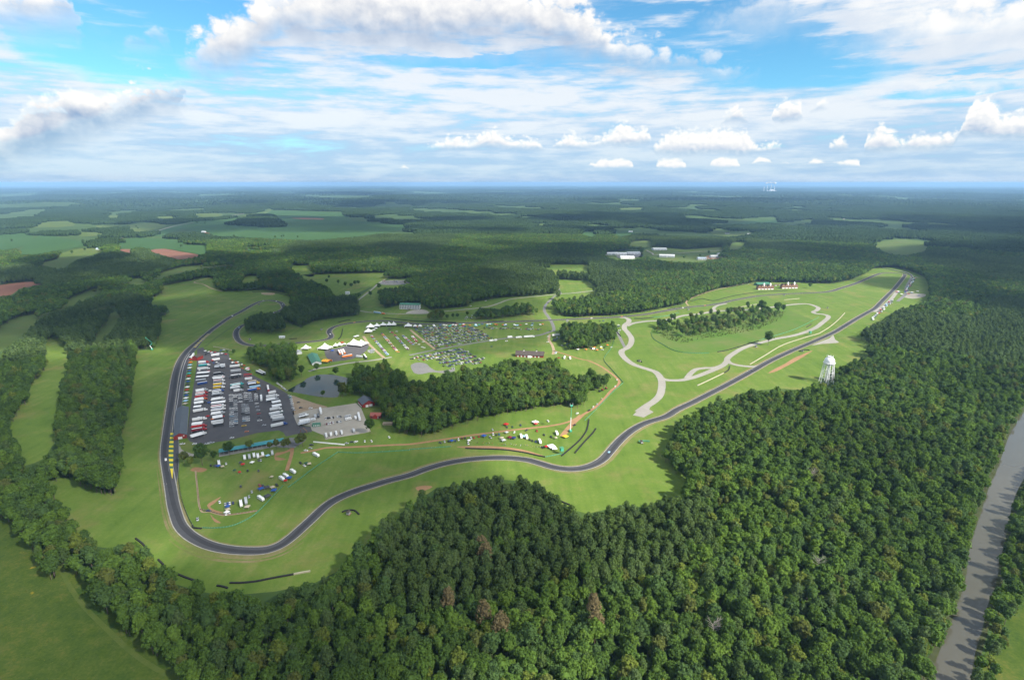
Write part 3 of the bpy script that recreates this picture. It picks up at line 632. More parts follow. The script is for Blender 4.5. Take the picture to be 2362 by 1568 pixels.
def scatter():
    out = []
    # (ring near, ring far, spacing, height used for silhouettes)
    for r0, r1, sp, hh, lev in ((380, 1250, 6.1, 20, 0), (1250, 3300, 8.8, 18, 1), (3300, 9000, 46, 18, 2), (9000, 42000, 230, 16, 3)):
        ymax = r1; xs = np.arange(-r1 * .82, r1 * .82, sp); ys = np.arange(max(120, r0 * .3), ymax, sp)
        if lev == 0: sp2 = sp
        X, Y = np.meshgrid(xs, ys); X = X.ravel(); Y = Y.ravel()
        X = X + nr.uniform(-.48, .48, len(X)) * sp; Y = Y + nr.uniform(-.48, .48, len(Y)) * sp
        dist = np.sqrt(X * X + Y * Y + 9e4); k = (dist >= r0) & (dist < r1); X, Y = X[k], Y[k]
        Z = relief(X, Y); bx, by = proj(X, Y, Z); k = (bx > -170) & (bx < 2530) & (by < 1690); X, Y, Z, bx, by = X[k], Y[k], Z[k], bx[k], by[k]
        tx, ty = proj(X, Y, Z + hh); ok = np.ones(len(X), bool)
        op = np.zeros(len(X), bool)
        for q in OPEN: op |= inside(bx, by, q) | inside(tx, ty, q)
        if lev < 2:   # crowns have width: keep the narrow strips of meadow clear
            for ddx in (-5., 5.):
                t2 = proj(X + ddx, Y, Z + hh * .75); t3 = proj(X + ddx, Y, Z + hh + 2)
                for q in (O3, O4, O5, O5b, O5c, O5d, O8b, O8c) + tuple(PASTS) + tuple(CLAYS): op |= inside(t2[0], t2[1], q) | inside(t3[0], t3[1], q)
        if lev == 2:
            for ddx, ddy in ((32, 0), (-32, 0), (0, 34), (0, -34)):
                b2 = proj(X + ddx, Y + ddy, Z); t2 = proj(X + ddx, Y + ddy, Z + hh)
                for q in SOYS + PASTS + CLAYS: op |= inside(b2[0], b2[1], q) | inside(t2[0], t2[1], q)
        wd = np.zeros(len(X), bool)
        for q in WOODS.values(): wd |= inside(bx, by, q) & inside(tx, ty, q)
        k = ~op | wd
        if lev >= 2:   # far farmland: patches left open
            u = 1. if lev == 2 else 2.6
            f = np.sin(X / (330 * u) + 1.3 * np.sin(Y / (900 * u))) * np.sin(Y / (520 * u) + 1.7 * np.sin(X / (800 * u))) + .45 * np.sin(X / (150 * u) + Y / (260 * u)) + .25 * np.sin(X / (70 * u) - Y / (130 * u))
            k &= f < np.where(bx < 1050, .26, .46)
        out.append((lev, X[k], Y[k], Z[k], bx[k], by[k], wd[k]))
    return out

SC = scatter()
# ---- near ring: the trees that show largest become objects of their own
lev, X, Y, Z, bx, by, wd = SC[0]
pz = np.zeros(len(X), bool)
for q in PINEZONE: pz |= inside(bx, by - 20, q)
pz ^= (nr.uniform(size=len(X)) < .06)
keep = pz | (nr.uniform(size=len(X)) < .92); X, Y, Z, bx, by, wd, pz = (a[keep] for a in (X, Y, Z, bx, by, wd, pz))
dist = np.sqrt(X * X + Y * Y + 9e4)
tx, ty = proj(X, Y, Z + 18.); vis = (tx > 5) & (tx < 2356) & (ty < 1560)
single = np.zeros(len(X), bool)
for kind in (False, True):
    i = np.where(vis & (pz == kind))[0]; i = i[np.argsort(dist[i])][:(225 if kind else 126)]; single[i] = True
CR_B = {}; CR_P = {}
def single_tree(name, x, y, z, s, rz, crown_me, trunk_me, label, cat, group):
    t = empty(name, (x, y, z), rz); t.scale = (s, s, s * rnd.uniform(.92, 1.12)); tag(t, label, cat, group)
    link(bpy.data.objects.new('trunk', trunk_me), t); link(bpy.data.objects.new('crown', crown_me), t)
    return t
TRB = [trunk_mb(HB, .7, .32, 3, i).mesh('trunk') for i in range(3)]; TRP = [trunk_mb(HP, .95, .26, 2, i).mesh('trunk') for i in range(3)]
def crown_me(kind, col, v):
    d = CR_P if kind == 'pine' else CR_B
    if (col, v) not in d:
        me = mesh_np('crown', *(crown_pine(200 + v, 22, .8, 42, 22, (4.6, 4.0, 5.0, 4.3)[v]) if kind == 'pine' else crown_broad(220 + v, 24, .92, 48, 20, (6.2, 5.2, 6.8, 5.7)[v])))
        me.materials.append(RUSTM if col == 'rust' else (PINEM if kind == 'pine' else LEAFM)[col]); d[(col, v)] = me
    return d[(col, v)]
def pick(w): return rnd.choices(list(w), list(w.values()))[0]
def place_word(px, py):
    a = 'left' if px < 480 else 'centre left' if px < 900 else 'centre' if px < 1380 else 'centre right' if px < 1850 else 'right'
    if px < 480: return 'in the wooded belt beside the wild meadow at the lower left'
    if px > 2235: return 'on the far bank of the brown river'
    if px > 1950: return 'in the forest above the near bank of the brown river'
    return 'in the forest below the race track, toward the bottom %s' % a
for i in np.where(single)[0]:
    kind = 'pine' if pz[i] else 'broad'; col = pick(PGW if pz[i] else TGW); s = rnd.uniform(.56, 1.08) * (.74 if bx[i] > 2235 else 1)
    nm = 'pine_tree' if pz[i] else 'broadleaf_tree'
    lb = ('%s narrow pine ' if pz[i] else '%s round-crowned tree ') % col + place_word(bx[i], by[i])
    single_tree(nm, X[i], Y[i], Z[i], s, rnd.uniform(0, 6.28), crown_me(kind, col, rnd.randrange(4)), (TRP if pz[i] else TRB)[rnd.randrange(3)], lb, 'tree', lb.replace(' tree ', ' trees ').replace(' pine ', ' pines '))
r = ~single
def scat(name, mask, X, Y, Z, libc, s0, s1, label, cat='trees', nlib=None):
    n = int(mask.sum())
    if n: forest(name, np.c_[X[mask], Y[mask], Z[mask]], nr.uniform(s0, s1, n) * np.where(proj(X[mask], Y[mask], 0)[0] > 2235, .74, 1), nr.uniform(0, 6.28, n), nr.integers(0, len(libc.objects), n), libc, label, cat)
scat('broadleaf_forest', r & ~pz, X, Y, Z, LIB_NB, .50, 1.06, 'dense green broadleaf forest round the race circuit')
scat('pine_forest', r & pz, X, Y, Z, LIB_NP, .60, 1.05, 'stand of dark pines below the race track')
lev, X, Y, Z, bx, by, wd = SC[1]
pz = (np.sin(X / 260 + 1.) * np.sin(Y / 330 + 2.) + .3 * np.sin(X / 90) > .25)
scat('distant_broadleaf_forest', ~pz, X, Y, Z, LIB_MB, .72, 1.2, 'broadleaf forest beyond the race circuit')
scat('distant_pine_forest', pz, X, Y, Z, LIB_MP, .75, 1.15, 'pine plantations beyond the race circuit')
lev, X, Y, Z, bx, by, wd = SC[2]
scat('far_forest', X < 1e9, X, Y, Z, LIB_C1, .8, 1.2, 'far woodland reaching toward the horizon')
lev, X, Y, Z, bx, by, wd = SC[3]
scat('horizon_forest', X < 1e9, X, Y, Z, LIB_C2, .8, 1.3, 'hazy blue woodland at the horizon')

SHR = leaf_mat('shrub_leaves', (.10, .125, .030), .3)
LIB_SH = lib('shrub', [combine('shrub', crown_broad(150 + i, 9, 2.1, 18), SHR, trunk_mb(HB, .6, .32, 0, i)) for i in range(5)])
def shrubs(name, poly, n, s0, s1, label):
    w = np.array([gp(p) for p in poly]); X = nr.uniform(w[:, 0].min(), w[:, 0].max(), n * 3); Y = nr.uniform(w[:, 1].min(), w[:, 1].max(), n * 3)
    px, py = proj(X, Y, 0); k = inside(X, Y, w) & (px > -60) & (py < 1640) & (np.sin(X / 37 + 2 * np.sin(Y / 41)) * np.sin(Y / 29 + 2 * np.sin(X / 53)) + nr.normal(size=len(X)) * .5 > -.2); X, Y = X[k][:n], Y[k][:n]
    forest(name, np.c_[X, Y, 0 * X - .6], nr.uniform(s0, s1, len(X)), nr.uniform(0, 6.28, len(X)), nr.integers(0, 5, len(X)), LIB_SH, label, 'shrubs')
shrubs('meadow_shrubs', O6, 2600, .02, .06, 'weeds and low shrubs in the wild meadow')
shrubs('infield_scrub', D((830, 840), (930, 920), (1100, 960), (1300, 920), (1600, 870), (1800, 830), (2000, 740), (2040, 670), (1800, 660), (1250, 745), (900, 800)), 2600, .05, .16, 'brushy scrub on the rough infield')
print('TREES', [len(s[1]) for s in SC])

# ---- trees that stand alone (photo grid foot, height, kind, colour, label)
def lone(p, h, kind, col, label, group=None):
    x, y = gp(p[0] if isinstance(p, list) else p); z = float(relief(x, y)); H_ = HP if kind == 'pine' else HB
    return single_tree('pine_tree' if kind == 'pine' else 'broadleaf_tree', x, y, z, h / H_, rnd.uniform(0, 6.28), crown_me(kind, col, rnd.randrange(4)), (TRP if kind == 'pine' else TRB)[rnd.randrange(3)], label, 'tree', group)
lone(G((450, 515)), 24, 'broad', 'dark green', 'biggest dark round tree, in front of the teal-roofed shed')
lone(G((700, 425)), 20, 'broad', 'dark green', 'tall dark tree standing in front of the teal roof')
lone(G((885, 375)), 14, 'broad', 'yellow-green', 'small yellowish tree in front of the teal roof')
lone(G((560, 480)), 14, 'broad', 'dark green', 'small dark tree beside the biggest round tree by the campers')
lone(G((285, 500)), 17, 'broad', 'olive', 'thin olive tree beside the pit exit')
lone(G((345, 535)), 13, 'broad', 'yellow-green', 'low yellowish tree between the pit exit and the biggest round tree')
lone(G((1370, 340)), 17, 'broad', 'olive', 'olive tree beside the paved paddock entrance')
lone(G((1330, 345)), 15, 'broad', 'yellow-green', 'yellow-green tree touching the olive one at the paddock entrance')
for px in ((1070, 370), (1130, 365), (1200, 372), (1240, 365)): lone(G(px), rnd.uniform(11, 14), 'broad', 'olive', 'one of the olive trees in a row at the right end of the teal roof', 'olive trees along the teal-roofed shed')
lone(A((1990, 1320)), 19, 'broad', 'dark green', 'lone dark tree at the corner of the gravel lot by the small red house')
lone(B((875, 910)), 15, 'broad', 'mid green', 'round tree on the upper shore of the pond by the dirt road')
lone(B((735, 950)), 19, 'broad', 'dark green', 'dark tree at the upper left shore of the pond')
lone(B((1050, 950)), 16, 'broad', 'dark green', 'dark tree on the upper right shore of the pond')
lone(B((930, 1140)), 11, 'broad', 'mid green', 'small tree on the lower shore of the pond')
lone(B((1110, 1140)), 24, 'broad', 'olive', 'olive tree at the right shore of the pond')
lone(A((738, 600)), 12, 'broad', 'dark green', 'small dark tree at the top of the paddock')
lone(D((1880, 978)), 26, 'broad', 'dark green', 'lone dark tree on the infield beside the pale road')
lone(D((1825, 665)), 30, 'broad', 'dark green', 'tall broad tree at the head of the infield grove')
lone(D((1965, 690)), 28, 'broad', 'dark green', 'broad tree at the right end of the infield grove')
lone(D((2020, 680)), 20, 'broad', 'dark green', 'smaller tree at the right tip of the infield grove')
lone(D((868, 820)), 18, 'pine', 'dark green', 'slim dark tree at the left tip of the infield grove')
lone(D((1265, 720)), 16, 'broad', 'mid green', 'round tree standing above the infield grove by the pale road')
lone(D((1352, 715)), 20, 'pine', 'dark green', 'slim tall tree above the infield grove')
grove = D((830, 830), (960, 760), (1100, 735), (1300, 725), (1480, 690), (1700, 640), (1900, 650), (2010, 690), (1900, 770), (1760, 815), (1600, 830), (1450, 870), (1300, 880), (1170, 930), (1040, 880), (930, 900))
ga = np.array(grove); cnt = 0
while cnt < 150:
    p = (rnd.uniform(ga[:, 0].min(), ga[:, 0].max()), rnd.uniform(ga[:, 1].min(), ga[:, 1].max()))
    if inside(np.array([p[0]]), np.array([p[1]]), grove)[0]:
        k = rnd.random(); h = rnd.uniform(11, 20)
        lone(p, h, 'broad' if k < .7 else 'pine', rnd.choice(['mid green', 'dark green', 'olive']) if k < .7 else 'mid green', 'thin tree in the open grove on the infield', 'thin trees of the open infield grove'); cnt += 1
for px in ((1070, 110), (1135, 135), (1190, 140), (1255, 112), (1225, 120), (1365, 222), (965, 100), (985, 60)): lone(B(px), rnd.uniform(13, 18), 'broad', 'dark green', 'one of the dark trees scattered on the upper meadow', 'dark trees on the upper meadow')
for px in ((2255, 400), (345, 585), (400, 580), (440, 575)): lone(B((px[0], px[1])) if px[0] > 1000 else C(px), 13, 'broad', 'dark green', 'dark bushy tree in the row beside the far straight', 'dark bushy trees beside the far straight')
for px in ((500, 583), (590, 560), (765, 580), (650, 520), (955, 400), (942, 385), (1365, 372), (1420, 380), (1905, 475), (1950, 470), (1965, 468), (2062, 475), (1255, 540), (85, 500), (1620, 465)): lone(M(px), rnd.uniform(14, 20), 'broad', 'dark green', 'one of the dark trees dotting the distant farm fields', 'dark trees dotting the distant fields')
for px in ((1360, 580), (1300, 600), (1190, 615), (2060, 815), (1785, 790)): lone(N(px), rnd.uniform(14, 20), 'broad', 'dark green', 'dark tree standing on open grass near the distant sheds', 'dark trees on open grass near the sheds')
# the few rust-brown dead pines
for p, lb in (((1110, 1295), 'rust-brown dead pine high in the pine stand'), ((1120, 1318), 'rust-brown dead pine just below the other one in the pine stand'), ((1035, 1430), 'small brown dying tree at the lower left of the pine stand'), ((1115, 1460), 'brown dying tree in the middle of the lower forest'), ((1155, 1485), 'narrow brown dying tree beside another brown one'), ((1372, 1478), 'largest rust-brown dead tree in the forest'), ((1366, 1445), 'rust-brown dead treetop behind the largest dead tree')):
    lone(p, 25, 'pine', 'rust', lb)
lone((1085, 1190), 22, 'broad', 'yellow-green', 'bright yellow-green tree among the dark pines')
for p, lb in (((1868, 1128), 'bare grey dead tree in the upper right forest'), ((1880, 1340), 'bare grey dead tree in the middle of the right forest'), ((1640, 1490), 'bare grey dead tree in the lower right forest')):
    x, y = gp(p); q = MB(); g = random.Random(p[0]); q.bar((0, 0, 0), (0, 0, 15), .35, DEADW, 6, .12)
    t = empty('dead_tree', (x, y, 6)); tag(t, lb, 'tree'); q.build('trunk', t); q = MB()
    for i in range(26):
        a = g.uniform(0, 6.28); z = g.uniform(6, 14); l = g.uniform(2.5, 6); e = (l * cos(a), l * sin(a), z + l * .8); q.bar((0, 0, z), e, .14, DEADW, 4, .04)
        q.bar((e[0] * .6, e[1] * .6, z + l * .48), (e[0] * .6 + cos(a + 1) * 2, e[1] * .6 + sin(a + 1) * 2, z + l * .48 + 2), .07, DEADW, 4, .03)
    q.build('crown', t)
# ------------------------------------------------------------------ buildings, vehicles, barriers, people
WHITE = mat('white_paint', (.74, .74, .73), .5, .4, .05, .3); OFFW = mat('off_white_cloth', (.72, .72, .70), .85, .2, .06, .3)
DARKG = mat('dark_glass', (.02, .025, .03), .12, .6); RUB = mat('black_rubber', (.018, .018, .018), .9, .2, .2, .5)
GREYM = mat('grey_metal', (.30, .31, .32), .5, .4, .1, .3); SLATE = mat('slate_roof', (.085, .10, .12), .8, .3, .14, .25)
REDW = mat('barn_red', (.26, .035, .030), .8, .2, .15, .4); DKROOF = mat('brown_shingle', (.075, .062, .055), .9, .2, .2, .3)
TEAL = mat('teal_metal', (.035, .25, .28), .5, .4, .1, .2); GREENR = mat('green_metal_roof', (.045, .17, .105), .6, .4, .12, .2)
FGREEN = mat('fence_green', (.065, .23, .13), .7, .3, .1, .3); CONCB = mat('concrete_barrier', (.36, .33, .24), .9, .2, .12, .3)
BRICK = mat('tan_brick', (.27, .15, .10), .9, .2, .18, .5); SHED = mat('pale_metal', (.50, .52, .54), .5, .4, .08, .1)
STEEL = mat('steel', (.42, .43, .45), .4, .5, .08, .3)
PAINT = {'white': (.78, .78, .77), 'silver': (.42, .44, .46), 'black': (.014, .014, .016), 'dark grey': (.06, .063, .07), 'red': (.40, .022, .02), 'blue': (.03, .08, .28), 'pale blue': (.30, .50, .66), 'yellow': (.70, .46, .03), 'orange': (.62, .17, .03), 'dark green': (.025, .08, .045), 'beige': (.42, .36, .27), 'teal': (.04, .38, .38), 'navy': (.02, .03, .12), 'maroon': (.16, .02, .03)}
def paint(c): return mat(c.replace(' ', '_') + '_lacquer', PAINT[c], .3, .5, .04, .5)
def cloth(c): return mat(c.replace(' ', '_') + '_cloth', PAINT[c], .85, .2, .08, .4)

def along(pa, pb, z=0):
    a, b = gp(pa, z), gp(pb, z); return (a[0] + b[0]) / 2, (a[1] + b[1]) / 2, sqrt((a[0] - b[0]) ** 2 + (a[1] - b[1]) ** 2), atan2(b[1] - a[1], b[0] - a[0])
MESHES = {}
def put(name, key, maker, x, y, rz, label, cat, group=None, z=0.22):
    """a thing made of parts (maker returns [(part, MB)]); the meshes of a kind are shared"""
    if key not in MESHES:
        pr = maker(); wh = [q for n, q in pr if n == 'wheels']
        for q in wh:   # running gear belongs to the body mesh at this size
            o_ = len(pr[0][1].v); b_ = pr[0][1]; b_.v += q.v; b_.f += [[i + o_ for i in f] for f in q.f]; b_.m += [b_.slot(q.mats[i]) for i in q.m]
        MESHES[key] = [(n, q.mesh(n)) for n, q in pr if n != 'wheels']
    ps = MESHES[key]
    if len(ps) == 1:
        o = link(bpy.data.objects.new(name, ps[0][1])); o.location = (x, y, z); o.rotation_euler = (0, 0, rz)
    else:
        o = empty(name, (x, y, z), rz)
        for n, me in ps: link(bpy.data.objects.new(n, me), o)
    return tag(o, label, cat, group)

# ---- cars
def car_mb(kind, col):
    q = MB(); m = paint(col); l, w = (4.7, 1.85) if kind == 'car' else (4.9, 1.95) if kind == 'sport utility' else (5.6, 2.0)
    h = .85 if kind != 'sport utility' else 1.0; t = 1.45 if kind == 'car' else 1.8
    q.prismx([(-w / 2, .3), (-w / 2, h * .8), (-w / 2 + .12, h), (w / 2 - .12, h), (w / 2, h * .8), (w / 2, .3)], -l / 2, l / 2, m)
    x0, x1 = {'car': (-1.7, 1.0), 'sport utility': (-2.2, 1.1), 'pickup': (-.6, 1.3)}[kind]
    wi = w / 2 - .1; wt = wi - .2
    vs = [(x0, -wi, h), (x1, -wi, h), (x1, wi, h), (x0, wi, h), (x0 + .45, -wt, t - .06), (x1 - .7, -wt, t - .06), (x1 - .7, wt, t - .06), (x0 + .45, wt, t - .06)]
    q.add(vs, [(0, 1, 5, 4), (1, 2, 6, 5), (2, 3, 7, 6), (3, 0, 4, 7)], DARKG)
    q.box(x0 + .4, x1 - .65, -wt - .03, wt + .03, t - .06, t, m)
    if kind == 'pickup': q.box(-2.6, -.75, -.8, .8, h - .02, h + .03, mat('truck_bed', (.05, .05, .05), .9)); q.box(-2.8, -.65, -1., -.82, h, h + .35, m); q.box(-2.8, -.65, .82, 1., h, h + .35, m)
    for sx in (-1, 1):
        for sy in (-1, 1): q.bar((sx * l * .3, sy * (w / 2 - .22), .33), (sx * l * .3, sy * (w / 2 + .02), .33), .33, RUB, 10)
    return q
CARS = []   # (x, y, rz, kind, colour, label)
MIX = ['white'] * 4 + ['silver'] * 5 + ['blue'] * 2 + ['black'] * 5 + ['dark grey'] * 6 + ['navy'] * 2 + ['red'] * 2 + ['blue'] * 2 + ['beige', 'dark green', 'maroon']
ORD = ['first', 'second', 'third', 'fourth', 'fifth', 'sixth', 'seventh', 'eighth', 'ninth', 'tenth', 'eleventh', 'twelfth', 'thirteenth', 'fourteenth', 'fifteenth', 'sixteenth', 'seventeenth', 'eighteenth', 'nineteenth', 'twentieth']
KW = {'car': 'car', 'sport utility': 'SUV', 'pickup': 'pickup truck'}
def car_at(p, d, col, label, kind=None):
    """d: a second photo point the car points toward"""
    x, y = gp(p, .7); x2, y2 = gp(d, .7); CARS.append((x, y, atan2(y2 - y, x2 - x), kind or rnd.choice(['car', 'car', 'sport utility', 'pickup']), col, label))
def car_row(cv, a, b, n, dirv, cols, where, jit=1.0):
    for i in range(n):
        t = i / max(1, n - 1); px = a[0] + (b[0] - a[0]) * t + rnd.uniform(-3, 3) * jit; py = a[1] + (b[1] - a[1]) * t + rnd.uniform(-1.5, 1.5) * jit
        c = rnd.choice(cols); k = rnd.choice(['car', 'car', 'sport utility', 'pickup'])
        car_at(cv((px, py))[0], cv((px + dirv[0], py + dirv[1]))[0], c, '%s %s, %s from %s' % (c, KW[k], ORD[i % 20], where), k)
LT = ['white'] * 6 + ['silver'] * 5 + ['dark grey', 'black', 'pale blue']
hv = (20, -3)
car_row(A, (712, 962), (716, 1250), 17, hv, LT, 'top in the far left column of paddock cars')
car_row(A, (750, 965), (756, 1238), 17, hv, LT, 'top in the second column of paddock cars')
car_row(A, (793, 962), (800, 1025), 5, hv, LT, 'top in the short third column of paddock cars')
car_row(A, (824, 1048), (832, 1200), 10, hv, LT, 'top in the long third column of paddock cars')
car_row(A, (846, 948), (852, 1055), 7, hv, LT, 'top in the fourth column of paddock cars')
car_row(A, (860, 1072), (868, 1198), 8, hv, LT, 'top in the lower fourth column of paddock cars')
car_row(A, (878, 945), (892, 1018), 5, hv, LT, 'top in the fifth, slanting column of paddock cars')
car_row(A, (938, 938), (944, 1006), 5, hv, LT, 'top in the sixth column of paddock cars')
car_row(A, (966, 930), (972, 952), 2, hv, LT, 'top in the pair beside the sixth paddock column')
car_row(A, (948, 1042), (974, 1196), 6, hv, LT + ['red'], 'top in the loose right paddock column')
car_row(A, (1252, 968), (1286, 1102), 9, (20, 4), LT + ['black'], 'top between paddock asphalt and dirt lot')
car_row(A, (1140, 856), (1216, 920), 6, (20, 12), ['white', 'white', 'silver'], 'top in the line of white vehicles by the pond corner')
car_row(A, (1580, 1178), (1652, 1170), 5, (3, 14), MIX, 'left in the upper car row of the gravel lot')
car_row(A, (1690, 1164), (1722, 1160), 3, (3, 14), MIX, 'left in the upper right trio of the gravel lot')
car_row(A, (1592, 1230), (1652, 1218), 5, (3, 14), ['black', 'red', 'maroon', 'white', 'dark grey'], 'left in the lower car row of the gravel lot')
car_row(A, (1688, 1212), (1718, 1208), 3, (3, 14), MIX, 'left in the lower right trio of the gravel lot')
car_row(A, (485, 1410), (540, 1402), 4, (12, -3), ['white', 'silver'], 'left along the grassy lower edge of the paddock')
for p, c, lb in (((1330, 1030), 'black', 'upper dark car parked on the bare dirt lot'), ((1352, 1080), 'dark grey', 'lower dark car parked on the bare dirt lot'), ((1442, 1085), 'white', 'white car at the edge of the bare dirt lot'), ((720, 1356), 'white', 'white car alone at the lower edge of the paddock'), ((375, 1412), 'white', 'white car at the lower left corner of the paddock'), ((830, 1245), 'yellow', 'yellow car alone at the bottom of the paddock'), ((855, 1298), 'orange', 'orange cart on open asphalt at the bottom of the paddock'), ((1015, 1240), 'silver', 'silver vehicle alone on the asphalt right of the car columns'), ((840, 790), 'red', 'left red car by the orange-topped trailers'), ((870, 795), 'red', 'red car next to another at the top of the paddock'), ((265, 1412), 'white', 'white car by the red end of the pit building')):
    car_at(A(p)[0], A((p[0] + 20, p[1] - 3))[0], c, lb)
for p, d, c, lb, k in (((1400, 375), (20, 2), 'white', 'left white car under the trees at the paddock entrance', 'car'), ((1440, 352), (20, 4), 'silver', 'silver car under the trees at the paddock entrance', 'car'), ((1350, 490), (14, 14), 'black', 'black car parked beside a white one near the slanting fence', 'sport utility'), ((1386, 515), (20, 12), 'white', 'white car between the dark car and the slanting fence', 'car'),
        ((975, 695), (10, 14), 'red', 'red car behind the blue canopy in the camping field', 'pickup'), ((1005, 697), (10, 14), 'dark grey', 'dark car beside the red one in the camping field', 'car'), ((1132, 692), (12, 12), 'black', 'black car nearest the slanting green fence', 'sport utility'), ((902, 755), (3, 20), 'silver', 'silver car alone in the middle of the camping field', 'car'), ((876, 800), (3, 20), 'silver', 'grey car behind the camper row in the camping field', 'car'),
        ((658, 868), (3, 20), 'silver', 'leftmost of four cars parked side by side in the camping field', 'car'), ((680, 864), (3, 20), 'blue', 'blue car of the four side by side in the camping field', 'car'), ((700, 860), (3, 20), 'white', 'white one of four cars side by side in the camping field', 'car'), ((730, 856), (3, 20), 'navy', 'dark one at the right of four cars in the camping field', 'car'), ((607, 850), (6, 20), 'white', 'white car standing by the bare orange earth', 'car'), ((694, 948), (5, 20), 'white', 'white car by the lower fence of the camping field', 'car'), ((664, 955), (5, 20), 'white', 'white pickup by the lower fence of the camping field', 'pickup'),
        ((864, 560), (2, 20), 'black', 'dark car alone on the grass below the camper row', 'car'), ((964, 560), (2, 20), 'dark grey', 'dark car further right on the grass below the camper row', 'car'), ((800, 705), (2, 20), 'dark grey', 'small dark car in the middle of the camping field', 'car'), ((404, 1005), (2, 20), 'silver', 'grey vehicle alone outside the hairpin fence', 'pickup'), ((505, 928), (20, 2), 'navy', 'dark vehicle at the corner fence of the camping field', 'car'), ((666, 497), (3, 20), 'white', 'white car left of the red canopy by the campers', 'car'), ((525, 512), (3, 20), 'black', 'black car under the biggest round tree', 'car'), ((965, 468), (2, 20), 'dark grey', 'dark car in front of the camper row, left of a pair', 'car'), ((985, 466), (2, 20), 'silver', 'silver car in front of the camper row, right of a pair', 'car'), ((1450, 325), (20, -3), 'black', 'black car in the shade by the paddock entrance', 'sport utility'),
        ((1775, 309), (20, 2), 'silver', 'silver car right of the white block row', 'car'), ((1820, 296), (20, -2), 'black', 'black car behind the white one beside the dirt road', 'car'), ((1858, 296), (20, -8), 'white', 'white car beside the dirt road, next to the black one', 'sport utility'), ((1940, 291), (3, 20), 'white', 'white car facing down beside the dirt road', 'car'), ((2002, 289), (10, 14), 'white', 'small white car further right beside the dirt road', 'car'), ((2163, 253), (10, 12), 'white', 'white car alone on the grass by the gravel lot corner', 'car')):
    car_at(G(p)[0], G((p[0] + d[0], p[1] + d[1]))[0], c, lb, k)
for p, d, c, lb, k in (((962, 522), (8, -14), 'white', 'white car leaving the dirt road toward the spectators', 'car'), ((1076, 502), (14, -10), 'dark grey', 'dark pickup on the dirt road above the white campers', 'pickup'), ((1170, 508), (3, 14), 'red', 'red pickup right of the dirt road bend', 'pickup'), ((1235, 545), (6, 14), 'black', 'black car alone right of the red pickup', 'car'), ((1302, 565), (10, 12), 'black', 'black car left of the right-hand camper', 'sport utility'), ((742, 570), (16, 10), 'silver', 'grey-blue car beside the blue canopy by the spectators', 'sport utility'), ((768, 541), (4, 14), 'white', 'white van above the grey-blue car by the spectators', 'sport utility'), ((796, 546), (4, 14), 'black', 'black car beside the white van by the spectators', 'car'), ((822, 541), (4, 14), 'blue', 'blue car at the end of the trio above the spectators', 'car'), ((945, 472), (4, 14), 'dark green', 'dark green car beside the red canopy', 'car'), ((1020, 456), (4, 14), 'navy', 'dark car between the red and the white canopy', 'car'), ((895, 475), (4, 14), 'dark grey', 'dark car in front of the red canopy', 'car'),
        ((282, 617), (14, 6), 'dark grey', 'leftmost car of the spectator row below the dirt road', 'car'), ((322, 608), (3, 14), 'silver', 'second car of the spectator row below the dirt road', 'car'), ((356, 604), (3, 14), 'black', 'black car left of the small blue canopy', 'car'), ((420, 600), (3, 14), 'navy', 'dark car right of the small blue canopy', 'car'), ((449, 590), (3, 14), 'white', 'white vehicle right of the small blue canopy', 'sport utility'), ((482, 577), (3, 14), 'maroon', 'maroon car on the lower side of the dirt road', 'car'), ((511, 574), (3, 14), 'black', 'black car on the lower side of the dirt road', 'car'), ((565, 577), (6, 14), 'white', 'white car with the red car on the lower side of the dirt road', 'sport utility'), ((590, 570), (6, 14), 'red', 'red car on the lower side of the dirt road', 'car'), ((636, 560), (4, 14), 'red', 'small red car left of the blue canopy by the dirt road', 'car'), ((763, 498), (4, 14), 'silver', 'silver car alone above the dirt road', 'car'), ((1104, 590), (4, 14), 'black', 'black car right of the paired white campers', 'car'), ((1128, 600), (4, 14), 'black', 'black car, middle of three right of the white campers', 'car'), ((1158, 608), (4, 14), 'navy', 'dark car touching the middle white camper', 'car'),
        ((1515, 455), (20, -10), 'black', 'black pickup beside the tall white mast', 'pickup'), ((1540, 348), (14, -6), 'white', 'white car on the dirt road below the wood', 'car'), ((1650, 320), (14, -8), 'black', 'dark pickup on the dirt road beside the green fence', 'pickup'), ((1688, 290), (6, -14), 'white', 'white car on the dirt road behind the dark pickup', 'car'), ((1722, 265), (6, -14), 'silver', 'silver car further up the dirt road', 'car'), ((1764, 216), (8, -14), 'beige', 'beige car halfway up the dirt road', 'car'), ((1888, 100), (8, -14), 'white', 'white car near the bend of the dirt road', 'car'), ((1905, 40), (4, -14), 'white', 'white car above the bend of the dirt road', 'car'), ((1272, 418), (8, 8), 'white', 'small white car alone above the dirt road', 'car'), ((1240, 655), (8, 8), 'dark grey', 'dark car left of the white tents near the green tower', 'car'), ((1220, 662), (8, 8), 'black', 'black car by the fence near the green tower', 'car'), ((540, 625), (4, 14), 'white', 'white utility vehicle inside the green barrier', 'sport utility')):
    car_at(F(p)[0], F((p[0] + d[0], p[1] + d[1]))[0], c, lb, k)
